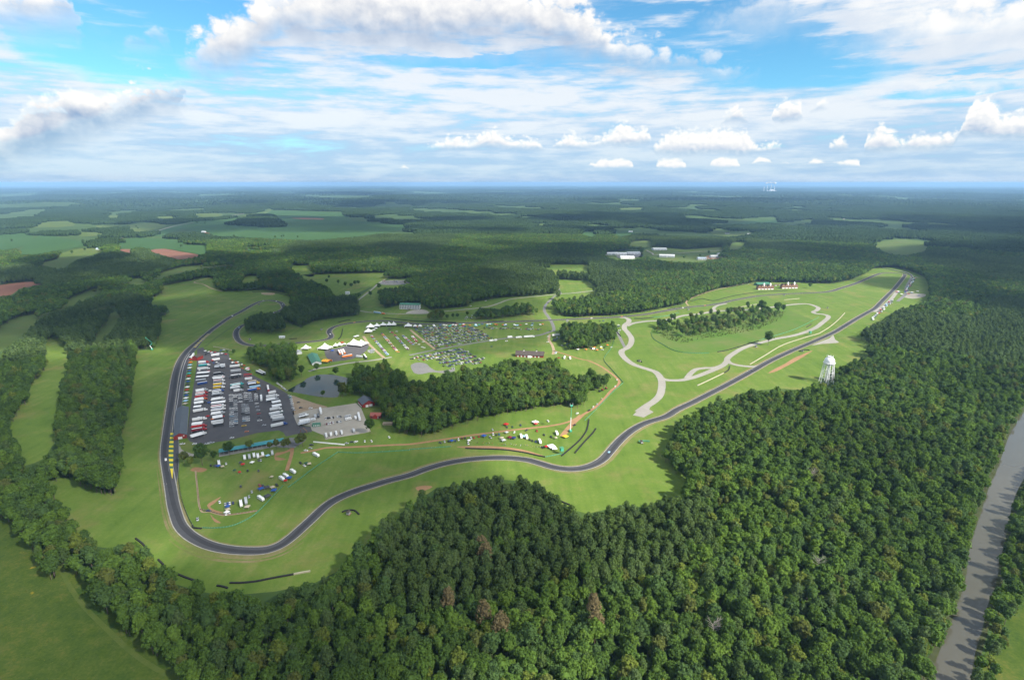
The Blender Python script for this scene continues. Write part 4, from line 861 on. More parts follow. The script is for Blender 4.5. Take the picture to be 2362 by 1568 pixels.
for p, c, lb in (((1340, 895), 'white', 'left white car beside the red barn'), ((1345, 885), 'pale blue', 'pale blue car beside the red barn'), ((1372, 935), 'red', 'red car between the barn and the campers'), ((1250, 450), 'pale blue', 'pale car on the entry road above the bridge'), ((1275, 432), 'dark grey', 'dark car on the entry road near the junction'), ((1272, 740), 'white', 'white car at the road fork by the camp wood'), ((1268, 790), 'white', 'white car on the tan lane below the fork'), ((1293, 690), 'black', 'black car on the wide road by the fork'), ((700, 412), 'white', 'white car on the grass by the dark upper wood'), ((562, 460), 'white', 'white car at the foot of the dark upper wood'), ((755, 832), 'dark green', 'dark cart alone on the grass above the red barn'), ((890, 782), 'white', 'small white cart on the grass below the camper convoy')):
    car_at(C(p)[0], C((p[0] + 20, p[1] - 4))[0], c, lb)
# fields of parked cars
def car_field(poly, a, b, where, cols, rows=(6.2, 12.5), sp=3.1, drop=.26, maxrows=99):
    w = np.array([gp(p) for p in poly]); x0, y0 = gp(a); x1, y1 = gp(b); ux, uy = x1 - x0, y1 - y0; n = sqrt(ux * ux + uy * uy); ux /= n; uy /= n; vx, vy = -uy, ux
    U = (w[:, 0] - x0) * ux + (w[:, 1] - y0) * uy; V_ = (w[:, 0] - x0) * vx + (w[:, 1] - y0) * vy; v = V_.min(); r = 0
    while v < V_.max() and r < maxrows:
        us = np.arange(U.min(), U.max(), sp); X = x0 + us * ux + v * vx; Y = y0 + us * uy + v * vy; k = inside(X, Y, w) & (nr.uniform(size=len(us)) > drop); q = 0
        for x, y in zip(X[k], Y[k]):
            c = rnd.choice(cols[r % len(cols)] if isinstance(cols[0], list) else cols); kd = rnd.choice(['car', 'car', 'sport utility', 'pickup'])
            CARS.append((x + rnd.uniform(-.3, .3), y + rnd.uniform(-.5, .5), atan2(vy, vx) + rnd.uniform(-.06, .06), kd, c, '%s %s %s, %s row up' % (c, KW[kd], where, ORD[min(r, 19)]))); q += 1
        v += rows[r % 2]; r += 1
HUES = ['red', 'yellow', 'blue', 'orange', 'silver', 'white', 'black', 'navy']
BL = ['blue', 'white', 'silver', 'dark grey', 'navy', 'pale blue', 'red']
car_field(B((1345, 578), (1385, 570), (1540, 750), (1500, 762)), B((1365, 575))[0], B((1520, 755))[0], 'in the bluish strip nearest the big white tent', BL, (5.5, 5.5), 2.8)
car_field(B((1445, 560), (1485, 553), (1640, 730), (1600, 745)), B((1465, 557))[0], B((1620, 738))[0], 'in the colourful red and yellow car-club strip', HUES, (5.5, 5.5), 2.8)
car_field(B((1540, 548), (1570, 540), (1725, 705), (1695, 720)), B((1555, 545))[0], B((1710, 712))[0], 'in the third car-club strip', BL, (5.5, 5.5), 2.8, .4)
car_field(B((1640, 580), (1660, 575), (1760, 660), (1740, 670)), B((1650, 578))[0], B((1750, 665))[0], 'in the fourth car-club strip', BL + ['red', 'red'], (5.5, 5.5), 2.8, .35)
car_field(B((1720, 578), (1760, 572), (1800, 630), (1770, 640)), B((1735, 575))[0], B((1785, 635))[0], 'in the short upper car-club strip', ['red', 'maroon', 'white'], (5.5, 5.5), 2.8, .3)
for p in ((1850, 635), (1858, 690), (1840, 682), (1810, 660), (1780, 645), (1605, 540), (1550, 545)): CARS.append((*gp(B(p)[0]), .3, 'car', 'white', 'white car standing loose on the grass among the car-club strips'))
car_field(C((20, 650), (300, 640), (560, 648), (660, 690), (775, 760), (240, 855)), C((240, 860))[0], C((770, 762))[0], 'in the wide field below the far straight', MIX)
car_field(C((0, 935), (240, 880), (430, 845), (520, 865), (560, 900), (690, 940), (690, 985), (590, 1005), (500, 985), (400, 1038), (300, 1015), (235, 955), (0, 965)), C((0, 930))[0], C((430, 850))[0], 'in the parking field by the grey oval pad', MIX)
car_field(B((1330, 720), (1380, 690), (1420, 730), (1370, 745)), B((1330, 725))[0], B((1400, 705))[0], 'at the right edge of the tent lot', ['white', 'silver'], (5.5, 8), 3)
for i in range(46):   # beside the far straight and round the camp wood
    t = rnd.random(); p = C((680 + 560 * t + rnd.uniform(-8, 8), 660 + 12 * t + rnd.uniform(-6, 12)))[0]; c = rnd.choice(MIX)
    CARS.append((*gp(p), rnd.uniform(0, 3), 'car', c, '%s car in the thin line of cars below the far straight' % c))
for i in range(60):
    p = C(rnd.choice([(rnd.uniform(1395, 1890), rnd.uniform(595, 625)), (rnd.uniform(1320, 1390), rnd.uniform(715, 780)), (rnd.uniform(1400, 1560), rnd.uniform(780, 870)), (rnd.uniform(1895, 1940), rnd.uniform(625, 735)), (rnd.uniform(1560, 1860), rnd.uniform(835, 868)), (rnd.uniform(500, 580), rnd.uniform(548, 585))]))[0]; c = rnd.choice(MIX + ['white'] * 6)
    CARS.append((*gp(p), rnd.uniform(0, 3), rnd.choice(['car', 'sport utility']), c, '%s car parked at the edge of the camp wood' % c))
for i in range(75):
    q = rnd.random(); p = E((945 + 190 * q + rnd.uniform(-14, 14), 745 - 175 * q + rnd.uniform(-8, 8)))[0] if i < 34 else E((1265 + 90 * q + rnd.uniform(-12, 12), 480 - 130 * q + rnd.uniform(-8, 8)))[0]; c = rnd.choice(MIX + ['blue', 'pale blue', 'white', 'white'])
    CARS.append((*gp(p), rnd.uniform(0, 3), rnd.choice(['car', 'pickup']), c, '%s car in the paddock strip at the far right end of the straight' % c))
for i in range(26):
    p = B((rnd.uniform(1450, 1735), rnd.uniform(72, 92)))[0]; CARS.append((*gp(p), rnd.uniform(0, 3), 'car', rnd.choice(MIX), 'car in the small upper car park beside the woods'))
for i in range(30):
    p = D(rnd.choice([(rnd.uniform(1580, 1760), rnd.uniform(398, 425)), (rnd.uniform(1935, 1990), rnd.uniform(420, 435))]))[0]; CARS.append((*gp(p), rnd.uniform(0, 3), 'car', rnd.choice(['white', 'silver', 'beige', 'red']), 'car parked near the gabled brick villas'))
for i in range(34):
    p = N(rnd.choice([(rnd.uniform(920, 1025), rnd.uniform(612, 640)), (rnd.uniform(1300, 1440), rnd.uniform(590, 615))]))[0]; CARS.append((*gp(p), rnd.uniform(0, 3), 'pickup', rnd.choice(['white', 'red', 'orange', 'white', 'blue']), 'vehicle in the storage yard near the distant sheds'))
CARS = [c for c in CARS if c[1] > 0]
CARS.sort(key=lambda c: c[0] ** 2 + c[1] ** 2)
for x, y, rz, k, c, lb in CARS[:296]:
    put('pickup_truck' if k == 'pickup' else 'car', ('car', k, c), lambda: [('car', car_mb(k, c))], x, y, rz, lb, 'car', 'parked cars')
def merged(name, items, label, cat):
    V, Fs, mi, mats, o = [], [], [], [], 0
    for x, y, rz, k, c, lb in items:
        key = ('car', k, c)
        if key not in MESHES: MESHES[key] = [('car', car_mb(k, c).mesh('car'))]
        me = MESHES[key][0][1]; co = np.empty(len(me.vertices) * 3, np.float32); me.vertices.foreach_get('co', co); co = co.reshape(-1, 3)
        V.append(np.c_[x + co[:, 0] * cos(rz) - co[:, 1] * sin(rz), y + co[:, 0] * sin(rz) + co[:, 1] * cos(rz), co[:, 2] + .2 + float(relief(x, y))])
        for p in me.polygons:
            Fs.append([v + o for v in p.vertices]); mt = me.materials[p.material_index]
            if mt not in mats: mats.append(mt)
            mi.append(mats.index(mt))
        o += len(co)
    me = bpy.data.meshes.new(name); me.from_pydata(np.concatenate(V).tolist(), [], Fs)
    for m in mats: me.materials.append(m)
    me.polygons.foreach_set('material_index', mi); me.update(); return tag(link(bpy.data.objects.new(name, me)), label, cat, None, 'stuff')
merged('parked_cars', CARS[296:], 'hundreds of cars packed on the far parking fields', 'cars')

# ---- trucks, campers, tents
def semi_mb(L_, tc, cc):
    a = MB(); m = paint(tc); a.box(-L_ / 2, L_ / 2 - 5.2, -1.3, 1.3, 1.15, 4.1, m); a.box(-L_ / 2, L_ / 2 - 5.2, -1.22, 1.22, 4.1, 4.16, WHITE)
    b = MB(); mc = paint(cc); xr = L_ / 2
    b.prism([(xr - 4.6, .7), (xr - 4.6, 3.8), (xr - 2.6, 3.9), (xr - 2., 2.9), (xr - 1.8, 2.1), (xr - .1, 1.9), (xr, .7)], -1.2, 1.2, mc)
    b.add([(xr - 2.02, -1.0, 2.95), (xr - 1.78, -1.0, 2.15), (xr - 1.78, 1.0, 2.15), (xr - 2.02, 1.0, 2.95)], [(0, 1, 2, 3)], DARKG)
    w = MB()
    for x in (-L_ / 2 + 1.2, -L_ / 2 + 2.5, xr - 5.6, xr - 4.4, xr - 1.0):
        for s in (-1, 1): w.bar((x, s * .85, .52), (x, s * 1.24, .52), .52, RUB, 10)
    return [('trailer', a), ('cab', b), ('wheels', w)]
def trailer_mb(L_, tc):
    a = MB(); a.box(-L_ / 2, L_ / 2, -1.3, 1.3, .9, 4.0, paint(tc)); a.box(-L_ / 2 + .1, L_ / 2 - .1, -1.2, 1.2, 4.0, 4.06, WHITE)
    w = MB()
    for x in (-L_ / 2 + 1.2, -L_ / 2 + 2.5):
        for s in (-1, 1): w.bar((x, s * .85, .5), (x, s * 1.24, .5), .5, RUB, 10)
    w.box(L_ / 2 - 2, L_ / 2 - 1.7, -.8, .8, 0, .9, GREYM)
    return [('trailer_body', a), ('wheels', w)]
def awning_mb(L_, W_, c):
    a = MB(); m = cloth(c); a.prismx([(-W_ / 2, 3.0), (-W_ / 2, 3.08), (0, 3.75), (W_ / 2, 3.08), (W_ / 2, 3.0), (0, 3.67)], -L_ / 2, L_ / 2, m)
    p = MB()
    for x in (-L_ / 2 + .2, 0, L_ / 2 - .2):
        for y in (-W_ / 2 + .15, W_ / 2 - .15): p.bar((x, y, 0), (x, y, 3.05), .07, STEEL, 5)
    return [('canopy', a), ('frame', p)]
def popup_mb(s, c):
    a = MB(); h = s / 2; a.add([(-h, -h, 2.2), (h, -h, 2.2), (h, h, 2.2), (-h, h, 2.2), (0, 0, 3.3)], [(0, 1, 4), (1, 2, 4), (2, 3, 4), (3, 0, 4)], cloth(c))
    a.add([(-h, -h, 2.2), (h, -h, 2.2), (h, h, 2.2), (-h, h, 2.2), (-h, -h, 1.95), (h, -h, 1.95), (h, h, 1.95), (-h, h, 1.95)], [(0, 4, 5, 1), (1, 5, 6, 2), (2, 6, 7, 3), (3, 7, 4, 0)], cloth(c))
    p = MB()
    for x in (-h, h):
        for y in (-h, h): p.bar((x, y, 0), (x, y, 2.2), .05, STEEL, 5)
    return [('canopy', a), ('frame', p)]
def camper_mb(L_, c='white'):
    a = MB(); m = paint(c); z = L_ / 2
    a.prism([(-z, .6), (-z, 3.1), (-z + .4, 3.35), (z - 1., 3.35), (z - .1, 2.6), (z, 1.8), (z - .3, .6)], -1.25, 1.25, m); a.box(-z + 1.2, -z + 1.9, -.4, .4, 3.35, 3.65, GREYM); a.box(z - 3.2, z - 2.5, -.35, .35, 3.35, 3.6, WHITE)
    g = MB()
    for x in (-z + 1.5, -z + 3.4, z - 2.6):
        for s in (-1, 1): g.box(x - .5, x + .5, min(s * 1.25, s * 1.27), max(s * 1.25, s * 1.27), 1.7, 2.4, DARKG)
    w = MB()
    for x in (-z * .35, z * .35):
        for s in (-1, 1): w.bar((x, s * .9, .4), (x, s * 1.22, .4), .4, RUB, 10)
    return [('body', a), ('windows', g), ('wheels', w)]
def tanker_mb():
    a = MB(); a.bar((-5, 0, 2.1), (3, 0, 2.1), 1.25, WHITE, 16); a.box(-5, 3, -.5, .5, .6, .95, GREYM)
    b = MB(); b.prism([(3.2, .6), (3.2, 3.), (4.6, 3.), (5.1, 2.), (6.2, 1.8), (6.3, .6)], -1.15, 1.15, WHITE); w = MB()
    for x in (-4, -2.8, 2.4, 5.2):
        for s in (-1, 1): w.bar((x, s * .85, .5), (x, s * 1.2, .5), .5, RUB, 10)
    return [('tank', a), ('cab', b), ('wheels', w)]

def q_len(v): return round(max(8, min(23, v)) * 2) / 2
def semi(cv, a, b, tc, cc, label): 
    x, y, l, rz = along(*cv(a, b), 2.5); l = q_len(l); put('semi_truck', ('semi', l, tc, cc), lambda: semi_mb(l, tc, cc), x, y, rz, label, 'truck', 'trucks in the paddock')
    if cv is A and rnd.random() < .62:   # team awning pulled out beside the trailer
        w_ = rnd.choice([4, 4.5, 5]); c_ = rnd.choice(['white', 'white', 'white', 'silver', tc]); k_ = -(1.4 + w_ / 2); l_ = rnd.choice([11., 12.5, 14.])
        put('awning_tent', ('awning', l_, w_, c_), lambda: awning_mb(l_, w_, c_), x - 2.5 * cos(rz) - k_ * sin(rz), y - 2.5 * sin(rz) + k_ * cos(rz), rz, ' '.join(('%s awning by ' % c_ + label).split()[:15]), 'tent', 'awnings in the paddock')
def trailer(cv, a, b, tc, label, group='trailers in the paddock'):
    x, y, l, rz = along(*cv(a, b), 2.5); l = q_len(l); put('trailer', ('trailer', l, tc), lambda: trailer_mb(l, tc), x, y, rz, label, 'trailer', group)
def awning(cv, a, b, w, c, label, group='awnings in the paddock'):
    x, y, l, rz = along(*cv(a, b), 3.2); l = round(max(4, l) * 2) / 2; put('awning_tent', ('awning', l, w, c), lambda: awning_mb(l, w, c), x, y, rz, label, 'tent', group)
def popup(cv, p, s, c, label, group='pop-up canopies', rz=None):
    x, y = gp(cv(p)[0], 1.5); put('canopy_tent', ('pop', s, c), lambda: popup_mb(s, c), x, y, rnd.uniform(0, 1.5) if rz is None else rz, label, 'tent', group)
def camper(cv, p, d, l, label, c='white'):
    x, y = gp(cv(p)[0], 1.7); x2, y2 = gp(cv((p[0] + d[0], p[1] + d[1]))[0], 1.7); put('camper', ('camper', l, c), lambda: camper_mb(l, c), x, y, atan2(y2 - y, x2 - x), label, 'camper', 'campers')

R1 = 'in the pit-side row of the paddock'; R2 = 'in the second row of the paddock'; R3 = 'in the third row of the paddock'
for a, b, tc, cc, lb in (((413, 663), (510, 655), 'white', 'red', 'white and red truck at the top of the pit-side row'), ((414, 692), (520, 680), 'teal', 'white', 'teal truck near the top of the pit-side row'), ((405, 722), (515, 713), 'white', 'white', 'white truck just below the teal one ' + R1), ((385, 925), (500, 905), 'white', 'silver', 'white truck right above the red trucks ' + R1), ((388, 950), (500, 932), 'red', 'red', 'red truck, upper of the middle pair ' + R1), ((385, 978), (495, 962), 'red', 'red', 'red truck, lower of the middle pair ' + R1), ((378, 1005), (495, 988), 'white', 'red', 'white trailer with red cab ' + R1), ((370, 1038), (495, 1018), 'white', 'dark grey', 'white truck with dark cab below the red-cab truck ' + R1), ((362, 1112), (495, 1088), 'white', 'white', 'white truck beside the white awnings ' + R1), ((354, 1192), (490, 1170), 'white', 'white', 'white truck at the top of the lowest group ' + R1), ((350, 1252), (488, 1235), 'red', 'red', 'bright red truck in the lowest group ' + R1), ((352, 1288), (488, 1265), 'maroon', 'red', 'darker red truck in the lowest group ' + R1), ((338, 1345), (485, 1302), 'white', 'white', 'lowest white truck ' + R1),
        ((552, 770), (650, 758), 'black', 'dark grey', 'black truck under the grey awnings ' + R2), ((550, 800), (655, 788), 'black', 'white', 'black truck with pale cab ' + R2), ((550, 835), (655, 822), 'red', 'white', 'red trailer with white cab ' + R2), ((546, 868), (660, 852), 'yellow', 'white', 'upper yellow truck ' + R2), ((546, 895), (655, 882), 'yellow', 'white', 'lower yellow truck ' + R2), ((543, 928), (648, 912), 'navy', 'blue', 'dark blue truck ' + R2), ((540, 955), (640, 940), 'silver', 'silver', 'silver truck ' + R2), ((532, 1005), (655, 985), 'white', 'white', 'white truck above the big white awning ' + R2), ((532, 1070), (662, 1052), 'red', 'white', 'red truck below the big white awning ' + R2), ((535, 1098), (662, 1080), 'navy', 'white', 'navy truck below the red one ' + R2), ((530, 1135), (655, 1115), 'white', 'silver', 'white truck at the bottom of the second row'),
        ((708, 795), (802, 780), 'dark grey', 'dark grey', 'dark truck at the top of the third row'), ((705, 876), (828, 852), 'teal', 'teal', 'teal truck ' + R3), ((705, 900), (825, 882), 'white', 'dark green', 'white and green truck ' + R3), ((735, 925), (825, 910), 'white', 'silver', 'short white truck ' + R3),
        ((862, 858), (975, 842), 'blue', 'yellow', 'blue and yellow truck in the fourth row'), ((864, 920), (980, 898), 'blue', 'orange', 'lower blue truck in the fourth row'),
        ((1035, 980), (1152, 960), 'white', 'white', 'upper white truck in the right-hand group'), ((1033, 1008), (1150, 988), 'white', 'silver', 'second white truck in the right-hand group'), ((1068, 1098), (1178, 1078), 'white', 'white', 'white truck below the white awnings on the right'), ((1062, 1140), (1190, 1112), 'white', 'dark green', 'white truck with green cab on the right'), ((1078, 1248), (1228, 1215), 'white', 'blue', 'white and blue truck alone at the lower right of the paddock'),
        ((1340, 1155), (1422, 1135), 'dark grey', 'white', 'dark truck at the corner of the gravel lot'), ((1335, 1225), (1435, 1200), 'white', 'white', 'white truck at the corner of the gravel lot')):
    semi(A, a, b, tc, cc, lb)
for a, b, c, lb in (((528, 598), (602, 585), 'white', 'white trailer with red end at the top of the second row'), ((538, 640), (608, 630), 'white', 'white trailer below another at the top of the second row'), ((1046, 868), (1058, 935), 'red', 'red trailer standing lengthwise on the right of the paddock'), ((988, 968), (990, 1010), 'white', 'white trailer standing lengthwise beside the right car column'), ((402, 860), (492, 845), 'blue', 'grey-blue trailer in the pit-side row'), ((1055, 945), (1122, 930), 'white', 'short white trailer atop the right-hand group'), ((1530, 1085), (1540, 1130), 'white', 'white trailer at the upper left of the gravel lot'), ((1880, 1130), (1895, 1190), 'white', 'white trailer at the right side of the gravel lot'), ((940, 745), (1010, 775), 'dark grey', 'left dark trailer by the trees above the paddock'), ((965, 735), (1030, 768), 'silver', 'grey trailer by the trees above the paddock'), ((345, 625), (372, 580), 'white', 'white trailer at the pit entry')):
    trailer(A, a, b, c, lb)
for a, b, c, lb in (((700, 700), (790, 690), 'white', 'white trailer highest on the open asphalt of the third row'), ((708, 745), (800, 735), 'silver', 'silver trailer second from the top of the third row'), ((838, 815), (905, 808), 'white', 'white trailer above the beige awning'), ((1075, 1165), (1185, 1145), 'white', 'white trailer under the green-cab truck'), ((1090, 1190), (1200, 1170), 'silver', 'silver trailer above the lone white and blue truck'), ((610, 690), (655, 684), 'white', 'short white trailer behind the grey awnings'), ((530, 1215), (640, 1198), 'white', 'white trailer lowest in the second row'), ((545, 1240), (640, 1226), 'dark grey', 'dark trailer lowest in the second row')):
    trailer(A, a, b, c, lb)
for a, b, w, c, lb in (((400, 760), (515, 750), 9, 'white', 'upper wide white awning in the pit-side row'), ((392, 795), (508, 785), 8, 'white', 'lower wide white awning in the pit-side row'), ((388, 825), (480, 815), 6, 'silver', 'grey-white awning in the pit-side row'), ((368, 1070), (440, 1062), 8, 'white', 'white awning above the white truck in the pit-side row'), ((350, 1225), (452, 1212), 7, 'white', 'white awning above the bright red truck'), ((560, 700), (605, 695), 14, 'silver', 'left grey awning in the second row'), ((610, 700), (650, 692), 14, 'silver', 'right grey awning in the second row'), ((530, 1035), (660, 1020), 9, 'white', 'big white awning above the red truck in the second row'), ((540, 1168), (632, 1152), 11, 'white', 'white awning at the bottom of the second row'), ((710, 782), (805, 770), 5, 'white', 'white awning on the dark truck of the third row'), ((870, 835), (945, 825), 5, 'beige', 'beige awning at the top of the fourth row'), ((880, 890), (980, 875), 7, 'pale blue', 'pale blue awning between the blue trucks'), ((1085, 1030), (1165, 1015), 9, 'white', 'upper white awning in the right-hand group'), ((1085, 1065), (1175, 1050), 9, 'white', 'lower white awning in the right-hand group'), ((1100, 1125), (1185, 1108), 6, 'white', 'white awning beside the green-cab truck'), ((1340, 1200), (1432, 1185), 8, 'white', 'white awning at the corner of the gravel lot'), ((545, 812), (650, 800), 5, 'white', 'white awning above the red trailer'), ((830, 775), (905, 770), 5, 'red', 'red and white awning at the top right of the paddock')):
    awning(A, a, b, w, c, lb)
PC = ['white', 'red', 'orange', 'pale blue', 'white', 'blue', 'teal', 'red', 'white', 'blue', 'dark grey', 'white', 'red', 'silver', 'blue', 'white', 'pale blue', 'beige']
for i in range(18): c = PC[i]; popup(A, (345 - 55 * i / 17., 615 + 430 * i / 17.), 5.5, c, '%s pit canopy, %s from the top along the pit wall' % (c, ORD[i]), 'canopies along the pit wall', 1.45)
for i in range(14): c = rnd.choice(['black', 'white', 'red', 'silver', 'white', 'orange', 'blue']); popup(A, (470 + 210 * i / 13. + rnd.uniform(-6, 6), 560 + rnd.uniform(-22, 45)), 4, c, '%s canopy at the crowded top end of the paddock' % c, 'canopies at the top of the paddock')
for i in range(22): t = i / 21.; c = rnd.choice(['white', 'white', 'white', 'red', 'dark grey', 'orange']); popup(A, (700 + 190 * t + rnd.uniform(-10, 10), 640 + 110 * t + rnd.uniform(-24, 12)), rnd.choice([3, 4, 5]), c, '%s canopy along the upper right edge of the paddock' % c, 'canopies along the paddock edge')
for i, p in enumerate(((1585, 1330), (1678, 1312), (1728, 1306))):
    x, y = gp(A(p)[0], 2); x2, y2 = gp(A((p[0] - 6, p[1] - 25))[0], 2); put('tanker_truck', 'tanker', tanker_mb, x, y, atan2(y2 - y, x2 - x), ['leftmost white tanker truck on the gravel lot', 'middle white tanker truck on the gravel lot', 'right-hand white tanker truck on the gravel lot'][i], 'truck', 'tankers on the gravel lot')
camper(A, (1630, 1325), (4, 25), 7.5, 'white camper between the tanker trucks'); camper(A, (1838, 1290), (12, 25), 8.5, 'grey motorhome at the lower edge of the gravel lot', 'silver'); camper(A, (1785, 1160), (20, -4), 8.5, 'pale motorhome in the middle of the gravel lot', 'silver'); camper(A, (1790, 1182), (20, -4), 8, 'white motorhome beside the pale one on the gravel lot'); camper(A, (1485, 1160), (8, 20), 9, 'silver motorhome at the top left of the gravel lot', 'silver'); camper(A, (1512, 1155), (8, 20), 9, 'black motorhome at the top left of the gravel lot', 'dark grey')
camper(A, (1855, 1172), (8, 20), 7, 'white van at the right of the gravel lot'); camper(A, (1460, 1190), (20, -5), 8, 'white motorhome beside the white truck at the lot corner')
q = MB(); q.box(-5, 5, -2.6, 2.6, 0, 3.0, FGREEN); q.box(-5.1, 5.1, -2.7, 2.7, 3.0, 3.2, GREENR)
for i in range(4): q.box(-3.6 + i * 2.1, -2.6 + i * 2.1, -2.63, -2.6, .6, 2.4, WHITE)
x, y, l, rz = along(*A((1460, 1250), (1535, 1243))); t = empty('green_container', (x, y, .22), rz); tag(t, 'low green container hut on the gravel lot', 'hut'); q.build('body', t)
for p, d, l, c, lb in (((836, 440), (4, 24), 8.5, 'white', 'leftmost white camper in the row by the teal roof'), ((880, 432), (4, 24), 8.5, 'silver', 'grey camper, second in the row by the teal roof'), ((922, 420), (4, 24), 7.5, 'white', 'white camper, third in the row by the teal roof'), ((958, 426), (4, 24), 8.5, 'white', 'white camper, fourth in the row by the teal roof'), ((1002, 412), (8, 22), 7.5, 'white', 'white camper, fifth in the row by the teal roof'), ((1090, 398), (4, 24), 8.5, 'silver', 'last camper of the row, at the right end of the teal roof'), ((600, 490), (4, 24), 9, 'white', 'white camper by itself left of the camper row'), ((1492, 415), (24, 12), 10.5, 'white', 'large white camper at the bend of the dirt road'), ((1280, 567), (22, 14), 9, 'white', 'white camper nearest the slanting green fence, uppermost'), ((1215, 608), (22, 14), 9, 'white', 'white camper beside a blue awning near the slanting fence'), ((1178, 632), (22, 14), 8.5, 'white', 'white camper beside a red canopy near the slanting fence'), ((985, 815), (22, 14), 10, 'white', 'white camper standing alone near the lower green fence'), ((803, 862), (4, 24), 10, 'white', 'left camper of the pair in the lower camping field'), ((848, 838), (4, 24), 10.5, 'silver', 'grey camper of the pair in the lower camping field')):
    camper(G, p, d, l, lb, c)
for p, s, c, lb in (((820, 505), 4, 'red', 'red canopy in front of the camper row'), ((905, 487), 4, 'white', 'white canopy in front of the camper row'), ((985, 728), 5, 'blue', 'blue canopy in front of the red car'), ((1040, 716), 5, 'dark grey', 'dark canopy right of the blue one in the camping field'), ((1106, 742), 5, 'blue', 'faded blue canopy touching the slanting green fence'), ((1246, 628), 5, 'blue', 'blue awning beside the white camper'), ((1212, 655), 3.5, 'red', 'small red canopy beside the white camper'), ((1045, 795), 5.5, 'dark grey', 'dark canopy beside the lone camper near the fence'), ((681, 892), 4, 'blue', 'blue canopy in front of four parked cars'), ((681, 920), 4, 'beige', 'beige canopy below the blue one in the camping field'), ((672, 945), 4, 'white', 'white canopy at the lower fence of the camping field'), ((860, 895), 4.5, 'beige', 'beige canopy in front of the paired campers'), ((1430, 500), 4, 'beige', 'beige canopy beside the white car near the slanting fence'), ((1402, 495), 4, 'dark green', 'dark green canopy near the slanting fence'), ((1092, 715), 4, 'beige', 'beige canopy between the dark and the blue ones'), ((595, 520), 4, 'blue', 'blue canopy beside the lone camper at the left'), ((570, 515), 4, 'dark grey', 'dark canopy beside the lone camper at the left'), ((633, 525), 3.5, 'beige', 'small tan canopy under the trees at the left'), ((800, 490), 3.5, 'dark grey', 'dark canopy left of the camper row'), ((1048, 425), 4, 'pale blue', 'pale canopy between the campers by the teal roof'), ((990, 432), 4, 'beige', 'tan canopy between the campers by the teal roof'), ((1085, 620), 3, 'beige', 'small tan canopy alone in the camping field'), ((790, 578), 3, 'red', 'small red tent in the upper camping field'), ((745, 560), 3, 'dark green', 'small green tent in the upper camping field')):
    popup(G, p, s, c, lb)
for p, d, l, c, lb in (((1025, 558), (8, 24), 9, 'white', 'left white camper of the pair among the spectators'), ((1076, 565), (8, 24), 9, 'white', 'right white camper of the pair among the spectators'), ((1196, 605), (12, 22), 9.5, 'white', 'white camper in the middle of the spectator field'), ((1352, 530), (12, 22), 9, 'white', 'white camper beside the mast at the dirt road')):
    camper(F, p, d, l, lb, c)
for p, s, c, lb in (((887, 450), 6, 'red', 'red canopy above the dirt road'), ((1155, 430), 7, 'white', 'white canopy on the grass above the dirt road'), ((1160, 446), 4.5, 'red', 'red tent in front of the white canopy above the dirt road'), ((683, 556), 5.5, 'blue', 'bright blue canopy below the dirt road'), ((387, 602), 4.5, 'blue', 'small blue canopy in the spectator row'), ((846, 575), 4.5, 'beige', 'tan canopy in the cluster of spectators'), ((862, 596), 5, 'silver', 'grey canopy in the cluster of spectators'), ((922, 570), 5, 'maroon', 'brownish canopy left of the white campers'), ((957, 575), 5, 'navy', 'dark blue canopy left of the white campers'), ((1050, 562), 4.5, 'pale blue', 'pale blue awning between the paired campers'), ((1430, 562), 6, 'yellow', 'yellow-white canopy right of the mast'), ((1302, 652), 8, 'white', 'large white tent near the green tower'), ((1328, 672), 6, 'white', 'smaller white tent nearest the green tower'), ((1255, 655), 4, 'red', 'red canopy beside the white tents near the green tower'), ((890, 525), 4, 'silver', 'grey canopy above the cluster of spectators'), ((1343, 575), 3, 'beige', 'small tan canopy below the right-hand camper'), ((545, 600), 3.5, 'white', 'small white canopy left of the green barrier')):
    popup(F, p, s, c, lb)
def cvt(kind, p, d, l, lb): camper(C, p, d, l, lb)
camper(C, (1424, 933), (6, -20), 11, 'left white motorhome right of the red barn'); camper(C, (1474, 938), (-8, -20), 10, 'right white motorhome right of the red barn'); camper(C, (1003, 747), (24, -2), 12, 'white motorhome in the middle of the convoy on the camp road'); camper(C, (922, 743), (24, -2), 8, 'white van at the rear of the convoy on the camp road'); camper(C, (752, 777), (24, -4), 9, 'left white bus on the camp road by the parking field'); camper(C, (790, 773), (24, -4), 5.5, 'short white van ahead of the bus on the camp road')
semi(C, (1052, 742), (1150, 736), 'white', 'white', 'white truck leading the convoy on the camp road'); semi(C, (1310, 728), (1392, 722), 'white', 'white', 'white truck parked at the camp wood by the fork')
trailer(C, (900, 745), (942, 742), 'white', 'white trailer pulled behind the convoy van', 'trailers along the camp road')
trailer(B, (1398, 358), (1455, 366), 'pale blue', 'pale blue trailer on the lane left of the white hotel', 'trailers along the hotel lane'); semi(B, (1470, 370), (1500, 372), 'orange', 'orange', 'orange truck on the lane left of the white hotel')
for i, (a, b) in enumerate((((1068, 705), (1092, 752)), ((1090, 702), (1112, 748)), ((1110, 700), (1132, 742)))): trailer(B, a, b, 'orange' if i != 1 else 'white', '%s of three trailers side by side on the tent lot' % ('left orange one', 'middle white one', 'right orange one')[i], 'trailers on the tent lot')
trailer(B, (1105, 768), (1195, 752), 'orange', 'long orange trailer across the tent lot', 'trailers on the tent lot'); trailer(B, (1235, 765), (1290, 770), 'silver', 'silver trailer at the right of the tent lot', 'trailers on the tent lot'); trailer(B, (1305, 750), (1330, 785), 'dark grey', 'dark trailer at the right edge of the tent lot', 'trailers on the tent lot')
